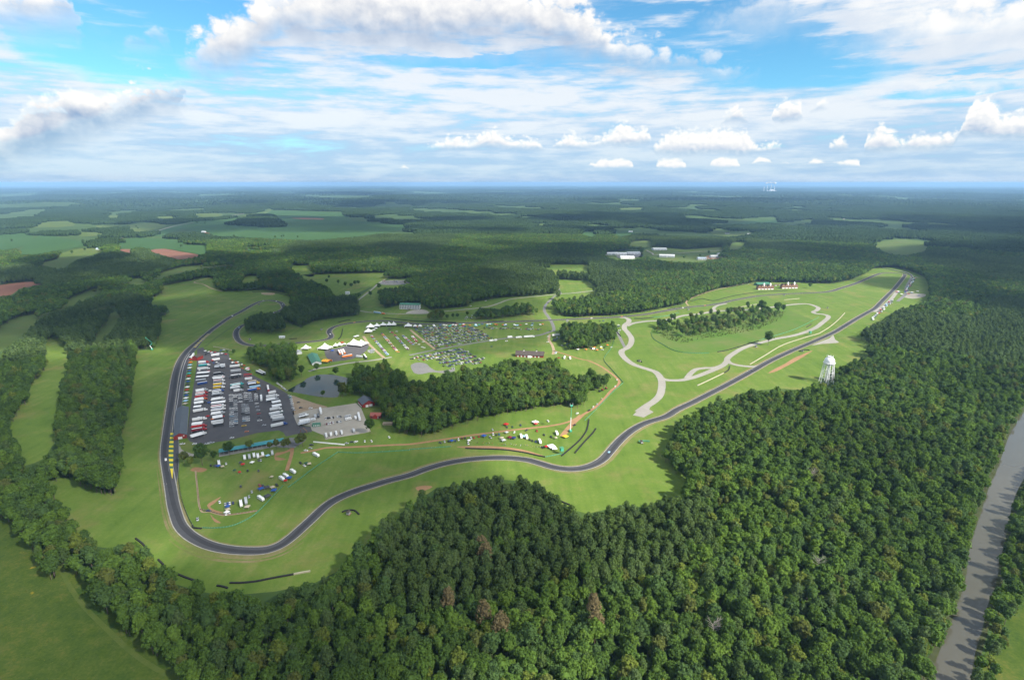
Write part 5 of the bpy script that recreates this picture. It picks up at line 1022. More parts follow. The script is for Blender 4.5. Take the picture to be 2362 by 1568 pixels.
for i in range(44):
    t = rnd.random(); c = rnd.choice(['white', 'pale blue', 'white', 'blue', 'red', 'teal', 'white', 'orange']); popup(C, (20 + 1220 * t, 640 + rnd.uniform(-6, 14) - 14 * t), 4.5, c, '%s canopy in the spectator line along the far straight' % c, 'canopies along the far straight')
for i in range(10): c = rnd.choice(['blue', 'white', 'yellow', 'orange']); popup(C, (1500 + 340 * rnd.random(), 800 + rnd.uniform(20, 66)), 4, c, '%s tent at the lower edge of the camp wood' % c, 'tents at the camp wood')
for i in range(16): c = rnd.choice(['red', 'white', 'orange', 'beige', 'blue']); popup(E, (1180 + rnd.uniform(0, 210), 490 + rnd.uniform(-30, 40)), 6, c, '%s canopy at the far end of the long straight' % c, 'canopies at the end of the long straight')

for i in range(30):
    t = i / 29.; c = rnd.choice(['white', 'white', 'white', 'pale blue', 'silver', 'red']); q_ = (950 + 185 * t + rnd.uniform(-12, 12), 742 - 172 * t + rnd.uniform(-7, 7)) if i % 2 else (1268 + 84 * t + rnd.uniform(-10, 10), 478 - 125 * t + rnd.uniform(-6, 6))
    camper(E, q_, (14, -10), 9.5, '%s camper in the crowded strip beside the far end of the long straight' % c, c)
for i in range(26):
    t = rnd.random(); c = rnd.choice(['white', 'white', 'black', 'red', 'silver', 'orange', 'blue', 'dark grey']); popup(A, (405 + 250 * t + rnd.uniform(-8, 8), rnd.uniform(640, 1260)), rnd.choice([3, 4]), c, '%s canopy squeezed between the paddock trucks' % c, 'canopies between the paddock trucks')
# white marquees
def marquee_mb(w, d, peaks):
    a = MB(); n = peaks; xs = [-w / 2 + w * i / n for i in range(n + 1)]; e = 3.4; pk = min(3.4 + d * .5, 12)
    for i in range(n):
        x0, x1 = xs[i], xs[i + 1]; xm = (x0 + x1) / 2; ring = []
        for f, z in ((1, e), (.55, e + (pk - e) * .26), (.22, e + (pk - e) * .62), (.02, pk)): ring.append([(xm + (x - xm) * f, y * f, z) for x, y in ((x0, -d / 2), (xm, -d / 2 * 1.02), (x1, -d / 2), (x1, 0), (x1, d / 2), (xm, d / 2 * 1.02), (x0, d / 2), (x0, 0))])
        vs = [p for r in ring for p in r]; fs = [(k * 8 + j, k * 8 + (j + 1) % 8, k * 8 + 8 + (j + 1) % 8, k * 8 + 8 + j) for k in range(3) for j in range(8)] + [(24, 25, 26, 27, 28, 29, 30, 31)]
        a.add(vs, fs, OFFW)
    s = MB(); s.box(-w / 2, w / 2, d / 2 - .08, d / 2, .0, e - .03, OFFW); s.box(-w / 2, -w / 2 + .08, -d / 2, d / 2, 0, e - .03, OFFW)
    f = MB()
    for x in xs:
        for y in (-d / 2 + .1, d / 2 - .1): f.bar((x, y, 0), (x, y, e), .09, STEEL, 5)
    return [('tent_roof', a), ('side_wall', s), ('poles', f)]
def marquee(p, w, d, n, rz, label):
    x, y = gp(B(p)[0], 3.2); put('marquee_tent', ('mq', w, d, n), lambda: marquee_mb(w, d, n), x, y, rz, label, 'tent', 'white marquees', .1)
marquee((1247, 648), 34, 25, 2, -.35, 'largest white marquee at the top of the tent lot'); marquee((948, 685), 22, 19, 1, -.3, 'square white marquee at the left of the tent lot'); marquee((772, 688), 15, 12, 1, -.1, 'white marquee alone on the grass left of the tent lot')
for p, w, d, n, lb in (((1366, 492), 17, 15, 1, 'tall peaked marquee at the left of the far row'), ((1345, 535), 15, 14, 1, 'peaked marquee nearest the colourful cars'), ((1424, 484), 13, 12, 1, 'second peaked marquee in the row below the far straight'), ((1481, 475), 13, 12, 1, 'third peaked marquee in the row below the far straight'), ((1557, 473), 20, 14, 2, 'double-peaked marquee in the middle of the far row'), ((1712, 484), 15, 13, 1, 'peaked marquee right of the dark stage'), ((1774, 487), 8, 8, 1, 'left small white pavilion at the end of the far row'), ((1820, 486), 8, 8, 1, 'right small white pavilion at the end of the far row'), ((1046, 665), 9, 9, 1, 'small white pavilion beside the square marquee'), ((1080, 658), 9, 9, 1, 'second small white pavilion beside the square marquee')): marquee(p, w, d, n, .05, lb)
for i, p in enumerate(((1105, 640), (1125, 655), (1015, 715), (1225, 585), (1245, 580), (1395, 525), (1415, 510), (1540, 515))): popup(B, p, 6, ['red', 'white', 'blue', 'white', 'white', 'white', 'white', 'dark grey'][i], ['red canopy on the tent lot', 'white canopy beside the red one on the tent lot', 'blue canopy by the square marquee', 'white canopy above the largest marquee', 'second white canopy above the largest marquee', 'white canopy behind the nearest peaked marquee', 'grey-white canopy between the peaked marquees', 'dark canopy below the double marquee'][i])
awning(B, (1608, 478), (1672, 474), 9, 'black', 'black stage roof between the white marquees', 'stages')
def stripes():
    a = MB()
    for i in range(6): a.prismx([(-7, 3.0), (-7, 3.2), (0, 4.6), (7, 3.2), (7, 3.0), (0, 4.4)], -7 + i * 14 / 6., -7 + (i + 1) * 14 / 6., cloth('yellow') if i % 2 == 0 else cloth('orange'))
    p = MB()
    for x in (-6.8, 6.8):
        for y in (-6.8, 0, 6.8): p.bar((x, y, 0), (x, y, 3.1), .1, STEEL, 5)
    p.box(-6.5, 6.5, 6.6, 6.7, 0, 3, cloth('orange')); return [('canopy', a), ('frame', p)]
x, y = gp(B((962, 805))[0], 3); put('striped_tent', 'stripes', stripes, x, y, -.25, 'yellow and orange striped hospitality tent by the dirt road', 'tent')

# ---- houses and halls
def hall(name, cx, cy, rz, L_, W_, eave, ridge, wm, rm, label, cat='building', doors=(), wins=0, over=.5, front=-1, group=None, gable_wm=None, z=.1):
    """gabled hall, ridge along x"""
    t = empty(name, (cx, cy, z), rz); tag(t, label, cat, group)
    w = MB(); w.prismx([(-W_ / 2, 0), (-W_ / 2, eave), (0, ridge - .12), (W_ / 2, eave), (W_ / 2, 0)], -L_ / 2, L_ / 2, wm); w.build('wall', t)
    r = MB(); s = (ridge - eave) / (W_ / 2); yo = W_ / 2 + over; zo = eave - over * s
    for sg in (-1, 1): r.prismx([(0, ridge), (sg * yo, zo), (sg * yo, zo + .25), (0, ridge + .25)], -L_ / 2 - over, L_ / 2 + over, rm)
    r.build('roof', t)
    for dx, dw, dh in doors:
        d = MB(); yy = front * (W_ / 2); d.box(dx - dw / 2, dx + dw / 2, min(yy, yy + front * .06), max(yy, yy + front * .06), 0, dh, WHITE); d.build('door', t)
    for i in range(wins):
        xw = -L_ / 2 + L_ * (i + .5) / wins
        if any(abs(xw - dx) < dw / 2 + .8 for dx, dw, dh in doors): continue
        d = MB(); yy = front * (W_ / 2); d.box(xw - .6, xw + .6, min(yy, yy + front * .05), max(yy, yy + front * .05), eave * .45, eave * .8, DARKG); d.build('window', t)
    return t
x0, y0, l, rz = along(*A((268, 1085), (243, 1325)), 4)
t = hall('pit_building', x0, y0, rz, l, 13.5, 4.5, 7.8, SLATE and mat('grey_wall', (.35, .35, .36), .9, .2, .1, .2), SLATE, 'long slate-roofed pit building beside the pit lane', doors=[(-l / 2 + 5 + i * 8, 5, 3.4) for i in range(int(l / 8))])
q = MB(); q.prismx([(-7, 0), (-7, 4.5), (0, 7.7), (7, 4.5), (7, 0)], l / 2 + .1, l / 2 + 5.5, REDW); q.build('red_gable_end', t)
q = MB(); q.box(l / 2 + 5.5, l / 2 + 5.6, -2.2, 2.2, 0, 3, WHITE); q.box(l / 2 + 5.5, l / 2 + 5.6, 3.4, 4.8, 3.2, 4.2, WHITE); q.build('door', t)
q = MB()
for sg in (-1, 1): q.prismx([(0, 7.95), (sg * 7.6, 4.3), (sg * 7.6, 4.6), (0, 8.2)], l / 2 + .55, l / 2 + 6, SLATE)
q.build('roof', t)
x0, y0, l, rz = along(*A((385, 605), (425, 640)), 3); t = hall('red_tower_house', x0, y0, 1.4, 15, 10, 6, 9, REDW, DKROOF, 'small red building at the pit entry', doors=[(0, 4, 3)], wins=3, front=1)
x0, y0, l, rz = along(*A((690, 620), (640, 590)), 3); 
x0, y0 = gp(A((1955, 1030))[0], 3); t = hall('red_house', x0, y0, -1.03, 22, 17, 5, 9.5, REDW, SLATE, 'large red house with a slate roof beside the pond', doors=[], wins=4, over=.8)
q = MB(); q.box(11.0, 11.08, -4.5, -.5, 0, 3.4, WHITE); q.box(11.0, 11.08, .8, 5.0, 0, 3.4, WHITE); q.build('door', t)
q = MB(); q.box(-11, 6, -9.3, -8.5, .1, .3, WHITE); q.build('porch', t)
x0, y0 = gp(A((2045, 1150))[0], 2.5); t = hall('red_cottage', x0, y0, -.05, 14, 9, 3.6, 6.4, REDW, mat('faded_red_roof', (.30, .10, .08), .8, .2, .15, .3), 'small red cottage below the large red house', doors=[(3, 2.2, 2.4)], wins=4)
q = MB(); q.prism([(-3, 0), (-3, 3.4), (0, 6.2), (3, 3.4), (3, 0)], -6.5, -4.6, REDW); q.build('gable_wing', t)
x0, y0 = gp(A((2152, 1228))[0], 1); q = MB(); q.box(-6, 6, -2.5, 2.5, 0, 2.6, mat('tan_canvas', (.42, .33, .24), .9, .1, .1, .3)); q.prismx([(-2.7, 2.6), (0, 3.3), (2.7, 2.6)], -6.1, 6.1, MATS['tan_canvas']); o = q.build('tan_shed'); o.location = (x0, y0, .1); tag(o, 'low tan shed at the edge of the pond wood', 'shed')
# teal-roofed open shed
for a, b in (((598, 378), (1195, 272)),):
    x0, y0, l, rz = along(*G(a, b), 3.5); t = empty('open_shed', (x0, y0, .1), rz); tag(t, 'long open shed with a teal roof below the paddock', 'shed')
    q = MB(); q.prismx([(-4.6, 3.1), (-4.6, 3.3), (0, 4.4), (4.6, 3.5), (4.6, 3.3), (0, 4.2)], -l / 2, l / 2, TEAL); q.build('roof', t)
    q = MB(); q.box(-l / 2, l / 2, 4.2, 4.3, 0, 3.2, mat('grey_wall', (.35, .35, .36))); q.build('wall', t)
    q = MB()
    for i in range(int(l / 5) + 1): q.box(-l / 2 + i * 5, -l / 2 + i * 5 + .2, -4.3, -4.1, 0, 3.2, WHITE)
    q.build('posts', t); q = MB(); q.box(-l / 2, l / 2, -9, 4.2, -.02, .06, CONC); q.build('slab', t)
# timber gate frame at the entrance
x0, y0 = gp(G((1380, 215))[0]); q = MB(); q.prism([(-5, 3.4), (0, 7), (5, 3.4), (4.4, 3.4), (0, 6.4), (-4.4, 3.4)], -.4, .4, BRICK); q.box(-4.8, -4.2, -.3, .3, 0, 3.4, BRICK); q.box(4.2, 4.8, -.3, .3, 0, 3.4, BRICK); o = q.build('entrance_gate'); o.location = (x0, y0, .1); o.rotation_euler = (0, 0, -.3); tag(o, 'open timber gate with a pointed top at the paddock entrance', 'gate')
# red barn
x0, y0, l, rz = along(*C((980, 895), (1232, 905)), 4)
t = hall('red_barn', x0, y0, rz, l, 15, 4.2, 9.5, REDW, DKROOF, 'long red barn with a dark roof and two cupolas', 'barn', doors=[(-l / 2 + 4 + i * 6.2, 2.2, 2.6) for i in range(int(l / 6.2))] + [], over=1)
for dx in (-l * .22, l * .24):
    q = MB(); q.box(dx - 1.1, dx + 1.1, -1.1, 1.1, 9.0, 11.2, WHITE); q.add([(dx - 1.5, -1.5, 11.2), (dx + 1.5, -1.5, 11.2), (dx + 1.5, 1.5, 11.2), (dx - 1.5, 1.5, 11.2), (dx, 0, 12.8)], [(0, 1, 4), (1, 2, 4), (2, 3, 4), (3, 0, 4), (3, 2, 1, 0)], DKROOF); q.build('cupola', t)
q = MB(); q.box(-3, 3, -11.5, -7.6, 0, 3, WHITE); q.build('porch', t)
# white hotel
x0, y0, l, rz = along(*B((1638, 330), (1818, 334)), 0); y0 += 6
t = empty('hotel', (x0, y0, .1), rz); tag(t, 'white three-storey hotel with balconies and a green roof', 'hotel')
q = MB(); q.box(-l / 2, l / 2, -6, 6, 0, 11, WHITE); q.build('wall', t)
q = MB(); q.prismx([(-8.3, 11), (-8.3, 11.2), (0, 14.2), (7, 11.2), (7, 11)], -l / 2 - .8, l / 2 + .8, GREENR); q.build('roof', t)
for k in range(3):
    q = MB(); q.box(-l / 2, l / 2, -8.2, -6.02, 3.55 * k, 3.55 * k + .3, WHITE); q.box(-l / 2, l / 2, -8.2, -8.1, 3.55 * k + .3, 3.55 * k + 1.15, WHITE); q.build('balcony', t)
    for i in range(12):
        xw = -l / 2 + l * (i + .5) / 12; q = MB(); q.box(xw - 1.2, xw + 1.2, -6.06, -6.0, 3.55 * k + .35, 3.55 * k + 2.7, DARKG); q.build('window', t)
q = MB()
for i in range(13): q.box(-l / 2 + l * i / 12 - .15, -l / 2 + l * i / 12 + .15, -8.25, -7.95, 0, 11, WHITE)
q.build('columns', t)
q = MB(); q.box(-1.2, 1.2, -26, -8.4, 3.4, 3.7, CONC)
for i in range(4): q.box(-1.1, 1.1, -25 + i * 5, -24.6 + i * 5, 0, 3.4, CONC)
q.build('footbridge', t)
# pavilion, sheds
x0, y0, l, rz = along(*B((830, 745), (872, 825)), 4); hall('green_roofed_pavilion', x0, y0, rz, l * .95, 15, 4, 7, SHED, GREENR, 'pavilion with a broad green roof by the dirt road', doors=[(0, 4, 3)], over=1)
x0, y0 = gp(B((698, 722))[0], 3); hall('grey_shed', x0, y0, -.9, 17, 9, 3.5, 5, SHED, mat('grey_sheet_roof', (.30, .32, .35), .5, .4, .1, .2), 'grey metal shed at the edge of the paddock wood', 'shed', doors=[(0, 3, 3)])
x0, y0 = gp(B((553, 588))[0], 2); hall('white_hut', x0, y0, .1, 10, 7, 3.2, 4.4, WHITE, WHITE, 'small white hut below the hairpin grove', 'hut', wins=2)
x0, y0 = gp(C((1755, 322))[0], 2); hall('roadside_house', x0, y0, .1, 17, 9, 3.4, 5.6, REDW, DKROOF, 'dark-roofed red house beside the entry lane', 'house', wins=3)
x0, y0 = gp(B((1155, 185))[0], 3); hall('white_farmhouse', x0, y0, .1, 11, 8, 5, 7.5, WHITE, SHED, 'white house among the trees by the upper road', 'house', wins=3)
# brick villas: two terraces of steep gables
def villa(p0, p1, n, label):
    x0, y0, l, rz = along(*D(p0, p1)); t = empty('villa_terrace', (x0, y0 + 7, .1), rz); tag(t, label, 'terrace', 'gabled brick terraces'); u = l / n
    for i in range(n):
        xc = -l / 2 + u * (i + .5); q = MB(); q.prism([(xc - u * .48, 0), (xc - u * .48, 8), (xc, 13.5), (xc + u * .48, 8), (xc + u * .48, 0)], -5.5, 5.5, BRICK); q.build('wall', t)
        q = MB()
        for sg in (-1, 1): q.prism([(xc, 13.6), (xc + sg * u * .52, 7.6), (xc + sg * u * .52, 8.1), (xc, 14.1)], -5.8, 6, mat('brown_tile', (.15, .095, .075), .9, .2, .2, .4))
        q.build('roof', t)
        q = MB(); q.box(xc - u * .3, xc - u * .06, -5.56, -5.5, 4.6, 7, DARKG); q.box(xc + u * .06, xc + u * .3, -5.56, -5.5, 4.6, 7, DARKG); q.build('window', t)
        q = MB(); q.box(xc - u * .34, xc + u * .34, -5.58, -5.5, .2, 3.2, WHITE); q.build('garage_door', t)
        if i % 2 == 1 or n < 5:
            q = MB(); q.box(xc + u * .3, xc + u * .62, -4, 0, 8, 15, WHITE); q.add([(xc + u * .25, -4.3, 15), (xc + u * .67, -4.3, 15), (xc + u * .67, .3, 15), (xc + u * .25, .3, 15), (xc + u * .46, -2, 20)], [(0, 1, 4), (1, 2, 4), (2, 3, 4), (3, 0, 4)], WHITE); q.build('turret', t)
villa((1788, 470), (1936, 468), 5, 'left terrace of steep-gabled brick villas with white turrets'); villa((2008, 460), (2156, 457), 5, 'right terrace of steep-gabled brick villas with white turrets')
x0, y0, l, rz = along(*D((1768, 418), (1885, 412)), 3); hall('green_hall', x0, y0, rz, l, 16, 5, 8, GREENR, GREENR, 'long green hall behind the left brick terrace', 'hall', wins=6)
# distant works and houses
def far_hall(p, L_, W_, e, r, rz, wm, rm, label, cat='warehouse', group='distant sheds'):
    x, y = gp(p, 3); z = float(relief(x, y)); hall('warehouse' if cat == 'warehouse' else 'farmhouse', x, y, rz, L_, W_, e, r, wm, rm, label, cat, doors=[(0, 5, 4)] if cat == 'warehouse' else [], wins=4, group=group, z=z + .3)
LBL = mat('pale_blue_metal', (.42, .50, .58), .5, .4, .1, .1)
for p, L_, W_, rz, wm, rm, lb in (((1018, 545), 62, 40, .05, SHED, WHITE, 'white warehouse standing highest on the cleared rise'), ((1072, 592), 62, 42, -.25, SHED, WHITE, 'white warehouse in the middle of the cleared grass'), ((838, 573), 56, 34, .1, SHED, SHED, 'grey warehouse at the left of the cleared grass'), ((752, 578), 50, 30, -.1, WHITE, WHITE, 'white warehouse beside the grey one'), ((795, 603), 56, 34, 0, WHITE, WHITE, 'low white warehouse in front of the grey one'), ((682, 577), 60, 26, .1, SHED, WHITE, 'warehouse half hidden by trees at the left'), ((1525, 582), 80, 34, -.1, LBL, LBL, 'large pale blue warehouse at the right of the clearing'), ((1460, 583), 46, 22, 0, WHITE, SHED, 'white shed left of the pale blue warehouse'), ((1398, 597), 34, 18, .1, SHED, WHITE, 'small white shed by the orange yard'), ((1312, 612), 34, 18, 0, SHED, LBL, 'small blue-roofed shed at the left of the orange yard')):
    far_hall(N(p)[0], L_, W_, 7, 10, rz, wm, rm, lb)
sheet('work_yard', N((1325, 612), (1360, 588), (1420, 590), (1600, 575), (1600, 598), (1440, 610)), .25, DIRT); sheet('work_yard', N((730, 585), (870, 580), (890, 590), (820, 612), (740, 606)), .25, GREYR)
for p, rm, lb in ((M((688, 547))[0], LBL, 'pale blue roofed farmhouse on the far left hill'), (M((1080, 285))[0], WHITE, 'white farmhouse far off beyond the crop fields'), (M((1255, 285))[0], WHITE, 'long white farm building far off beyond the crop fields'), (M((1275, 340))[0], WHITE, 'white farmhouse beside the distant road'), (N((1490, 427))[0], DKROOF, 'brown-roofed house in the far right clearing'), (N((1640, 433))[0], WHITE, 'white house in the far right clearing'), (N((822, 417))[0], WHITE, 'white shed in the small far clearing'), (N((1073, 660))[0], mat('tan_canvas', (.42, .33, .24)), 'tan house in the trees below the clearing'), (E((2060, 485))[0], mat('faded_red_roof', (.30, .10, .08)), 'red-roofed shed in the far right forest'), (E((2150, 488))[0], LBL, 'blue shed in the far right forest'), (C((205, 100))[0], WHITE, 'white hut on the upper meadow edge'), (M((1410, 425))[0], WHITE, 'white barn beside the bare patch in the crop field'), (N((860, 148))[0], WHITE, 'white hall far away on the plain'), (N((1300, 158))[0], WHITE, 'pale hall far away on the plain at right'), (N((2005, 140))[0], WHITE, 'tiny white house far away at the right')):
    far_hall(p, rnd.uniform(20, 30), 14, 5, 9, rnd.uniform(-.4, .4), SHED if rm is not WHITE else WHITE, rm, lb, 'house', 'distant houses')
# power station with steam
x0, y0 = gp((1772, 443)); z0 = float(relief(x0, y0)); t = empty('power_station', (x0, y0, z0), 0); tag(t, 'white power station with tall chimneys on the horizon', 'power station')
m = WHITE; u = y0 / 1300.
q = MB(); q.box(-2 * u, 16 * u, -60, 60, 0, 3.5 * u, m); q.box(3 * u, 9 * u, -50, 50, 3.5 * u, 5.5 * u, m); q.build('boiler_house', t)
q = MB(); q.box(-60 * u, -25 * u, -80, 80, 0, 1.2 * u, m); q.build('turbine_hall', t)
for dx, h in ((-11, 13), (-4, 14), (4.5, 17), (12, 13)): q = MB(); q.cone(dx * u, 0, 0, h * u, .75 * u, .5 * u, m, 12); q.build('chimney', t)
vf = []; g = np.random.default_rng(5)
for i in range(30):
    s = i / 29.; v, f = blob_quads(((-9 + 22 * s + g.uniform(-2, 2)) * u, 0, (19 + 2.0 * sin(s * 3) + g.uniform(-.8, .8)) * u), (1.6 + .8 * g.uniform()) * u, (.9 + .6 * g.uniform()) * u, 12, 8); vf.append((v + g.normal(size=v.shape) * .12 * u, f))
V_, F_ = merge(*vf); V_[:, 2] = np.minimum(V_[:, 2], 309 - z0 - g.uniform(0, 6, len(V_))); me = mesh_np('steam_plume', V_, F_, smooth=True); me.materials.append(mat('steam', (.85, .85, .86), 1, 0)); o = link(bpy.data.objects.new('steam_plume', me)); o.location = (x0, y0, z0); tag(o, 'white steam drifting from the power station chimneys', 'steam', None, 'stuff')

# ---- water tower
bx_, by_ = gp(K((628, 488))[0]); t = empty('water_tower', (bx_, by_, 0)); tag(t, 'white water tower on six legs at the forest edge', 'water tower')
TWR = mat('tower_white', (.80, .80, .80), .4, .5, .05, .2); zt = 28.5; R = 7.4
q = MB(); prof = [(0.01, zt - 2)] + [(R * sin(a), zt + 4.5 - 5.6 * cos(a)) for a in np.linspace(.2, pi / 2, 7)] + [(R, zt + 7.0)] + [(R * cos(a), zt + 7.0 + 6.8 * sin(a)) for a in np.linspace(.1, pi / 2 - .05, 8)] + [(.01, zt + 13.9)]
q.lathe(prof, TWR, 28); o = q.build('tank', t); o.data.polygons.foreach_set('use_smooth', [True] * len(o.data.polygons))
q = MB(); q.lathe([(R + .05, zt + 4.2), (R + 1.1, zt + 4.2), (R + 1.1, zt + 4.4), (R + .05, zt + 4.4)], TWR, 28)
for i in range(28): a = 2 * pi * i / 28; q.bar(((R + 1.05) * cos(a), (R + 1.05) * sin(a), zt + 4.3), ((R + 1.05) * cos(a), (R + 1.05) * sin(a), zt + 5.5), .06, TWR, 4)
q.lathe([(R + 1.0, zt + 5.45), (R + 1.1, zt + 5.45), (R + 1.1, zt + 5.55), (R + 1.0, zt + 5.55)], TWR, 28); q.build('catwalk', t)
legs = [(2 * pi * (i + .25) / 6) for i in range(6)]
for a in legs: q = MB(); q.bar((10.6 * cos(a), 10.6 * sin(a), 0), (7.1 * cos(a), 7.1 * sin(a), zt + 5), .6, TWR, 8); q.build('leg', t)
q = MB(); q.bar((0, 0, 0), (0, 0, zt), 1.1, TWR, 12); q.build('riser_pipe', t)
q = MB()
for zz in (9, 18):
    rr = 10.6 - 3.4 * zz / 33.
    for i in range(6): a, b = legs[i], legs[(i + 1) % 6]; q.bar((rr * cos(a), rr * sin(a), zz), (rr * cos(b), rr * sin(b), zz), .22, TWR, 5)
for zz, z2 in ((0, 9), (9, 18), (18, 27)):
    r1, r2 = 10.6 - 3.4 * zz / 33., 10.6 - 3.4 * z2 / 33.
    for i in range(6): a, b = legs[i], legs[(i + 1) % 6]; q.bar((r1 * cos(a), r1 * sin(a), zz), (r2 * cos(b), r2 * sin(b), z2), .09, TWR, 4)
q.build('bracing', t)
q = MB(); q.lathe([(3.0, zt + 13.2), (3.1, zt + 13.2), (3.1, zt + 14.8), (3.0, zt + 14.8)], TWR, 16)
for i in range(7): a = i * .9; q.bar((4.6 * cos(a), 4.6 * sin(a), zt + 11.8), (4.6 * cos(a), 4.6 * sin(a), zt + 16.2), .16, TWR, 5)
q.build('antenna', t)
# ---- masts and towers
BOOM = mat('boom_green', (.06, .34, .22), .5, .4)
bx_, by_ = gp(F((1476, 516))[0]); t = empty('boom_lift', (bx_, by_, .1), .3); tag(t, 'tall white and green boom lift by the dirt road', 'boom lift')
q = MB(); q.box(-1.4, 1.4, -2.2, 2.2, .5, 2.4, BOOM); q.build('chassis', t); q = MB()
for sx in (-1.3, 1.3):
    for sy in (-1.6, 1.6): q.bar((sx - .25, sy, .6), (sx + .25, sy, .6), .6, RUB, 10)
q.build('wheels', t); q = MB(); q.bar((0, 0, 2.2), (.35, 0, 19), .50, WHITE, 8); q.build('lower_boom', t); q = MB(); q.bar((.35, 0, 19), (.7, 0, 34), .36, BOOM, 8); q.build('upper_boom', t)
q = MB(); q.box(-.9, 2.1, -1., 1., 34, 35.4, BOOM)
for sx in (-1.2, 2.4): q.bar((sx, 0, 34.6), (sx, 0, 38), .16, WHITE, 5)
q.build('basket', t)
bx_, by_ = gp(L((1165, 850))[0]); t = empty('boom_lift', (bx_, by_, .1), .6); tag(t, 'teal boom lift with a bent arm beside the left wood', 'boom lift')
q = MB(); q.box(-1.6, 1.6, -2.4, 2.4, .5, 2.6, BOOM); q.build('chassis', t); q = MB(); q.bar((0, 0, 2.5), (-2.5, 0, 9), .55, WHITE, 8); q.build('lower_boom', t); q = MB(); q.bar((-2.5, 0, 9), (2.5, 0, 12.5), .5, BOOM, 8); q.bar((2.5, 0, 12.5), (-6.5, 0, 24), .35, BOOM, 8); q.build('upper_boom', t); q = MB(); q.box(-7.3, -5.7, -.8, .8, 24, 25.2, BOOM); q.build('basket', t); q = MB()
for sx in (-1.5, 1.5):
    for sy in (-1.7, 1.7): q.bar((sx - .3, sy, .6), (sx + .3, sy, .6), .6, RUB, 10)
q.build('wheels', t)
def green_tower(p, cv, h, label):
    x, y = gp(cv(p)[0]); t = empty('lookout_tower', (x, y, .1), .4); tag(t, label, 'tower'); q = MB(); q.box(-1.8, 1.8, -1.8, 1.8, h * .55, h, BOOM); q.build('cabin', t); q = MB()
    for sx in (-1.6, 1.6):
        for sy in (-1.6, 1.6): q.bar((sx, sy, 0), (sx, sy, h * .55), .18, BOOM, 5)
    q.build('legs', t); q = MB(); q.box(-2.2, 2.2, -2.2, 2.2, h, h + .3, FGREEN); q.build('roof', t)
green_tower((1396, 722), F, 8, 'green lookout tower at the fence corner by the white tents'); green_tower((2265, 885), D, 8, 'green lookout box between the pale road and the beige wall')

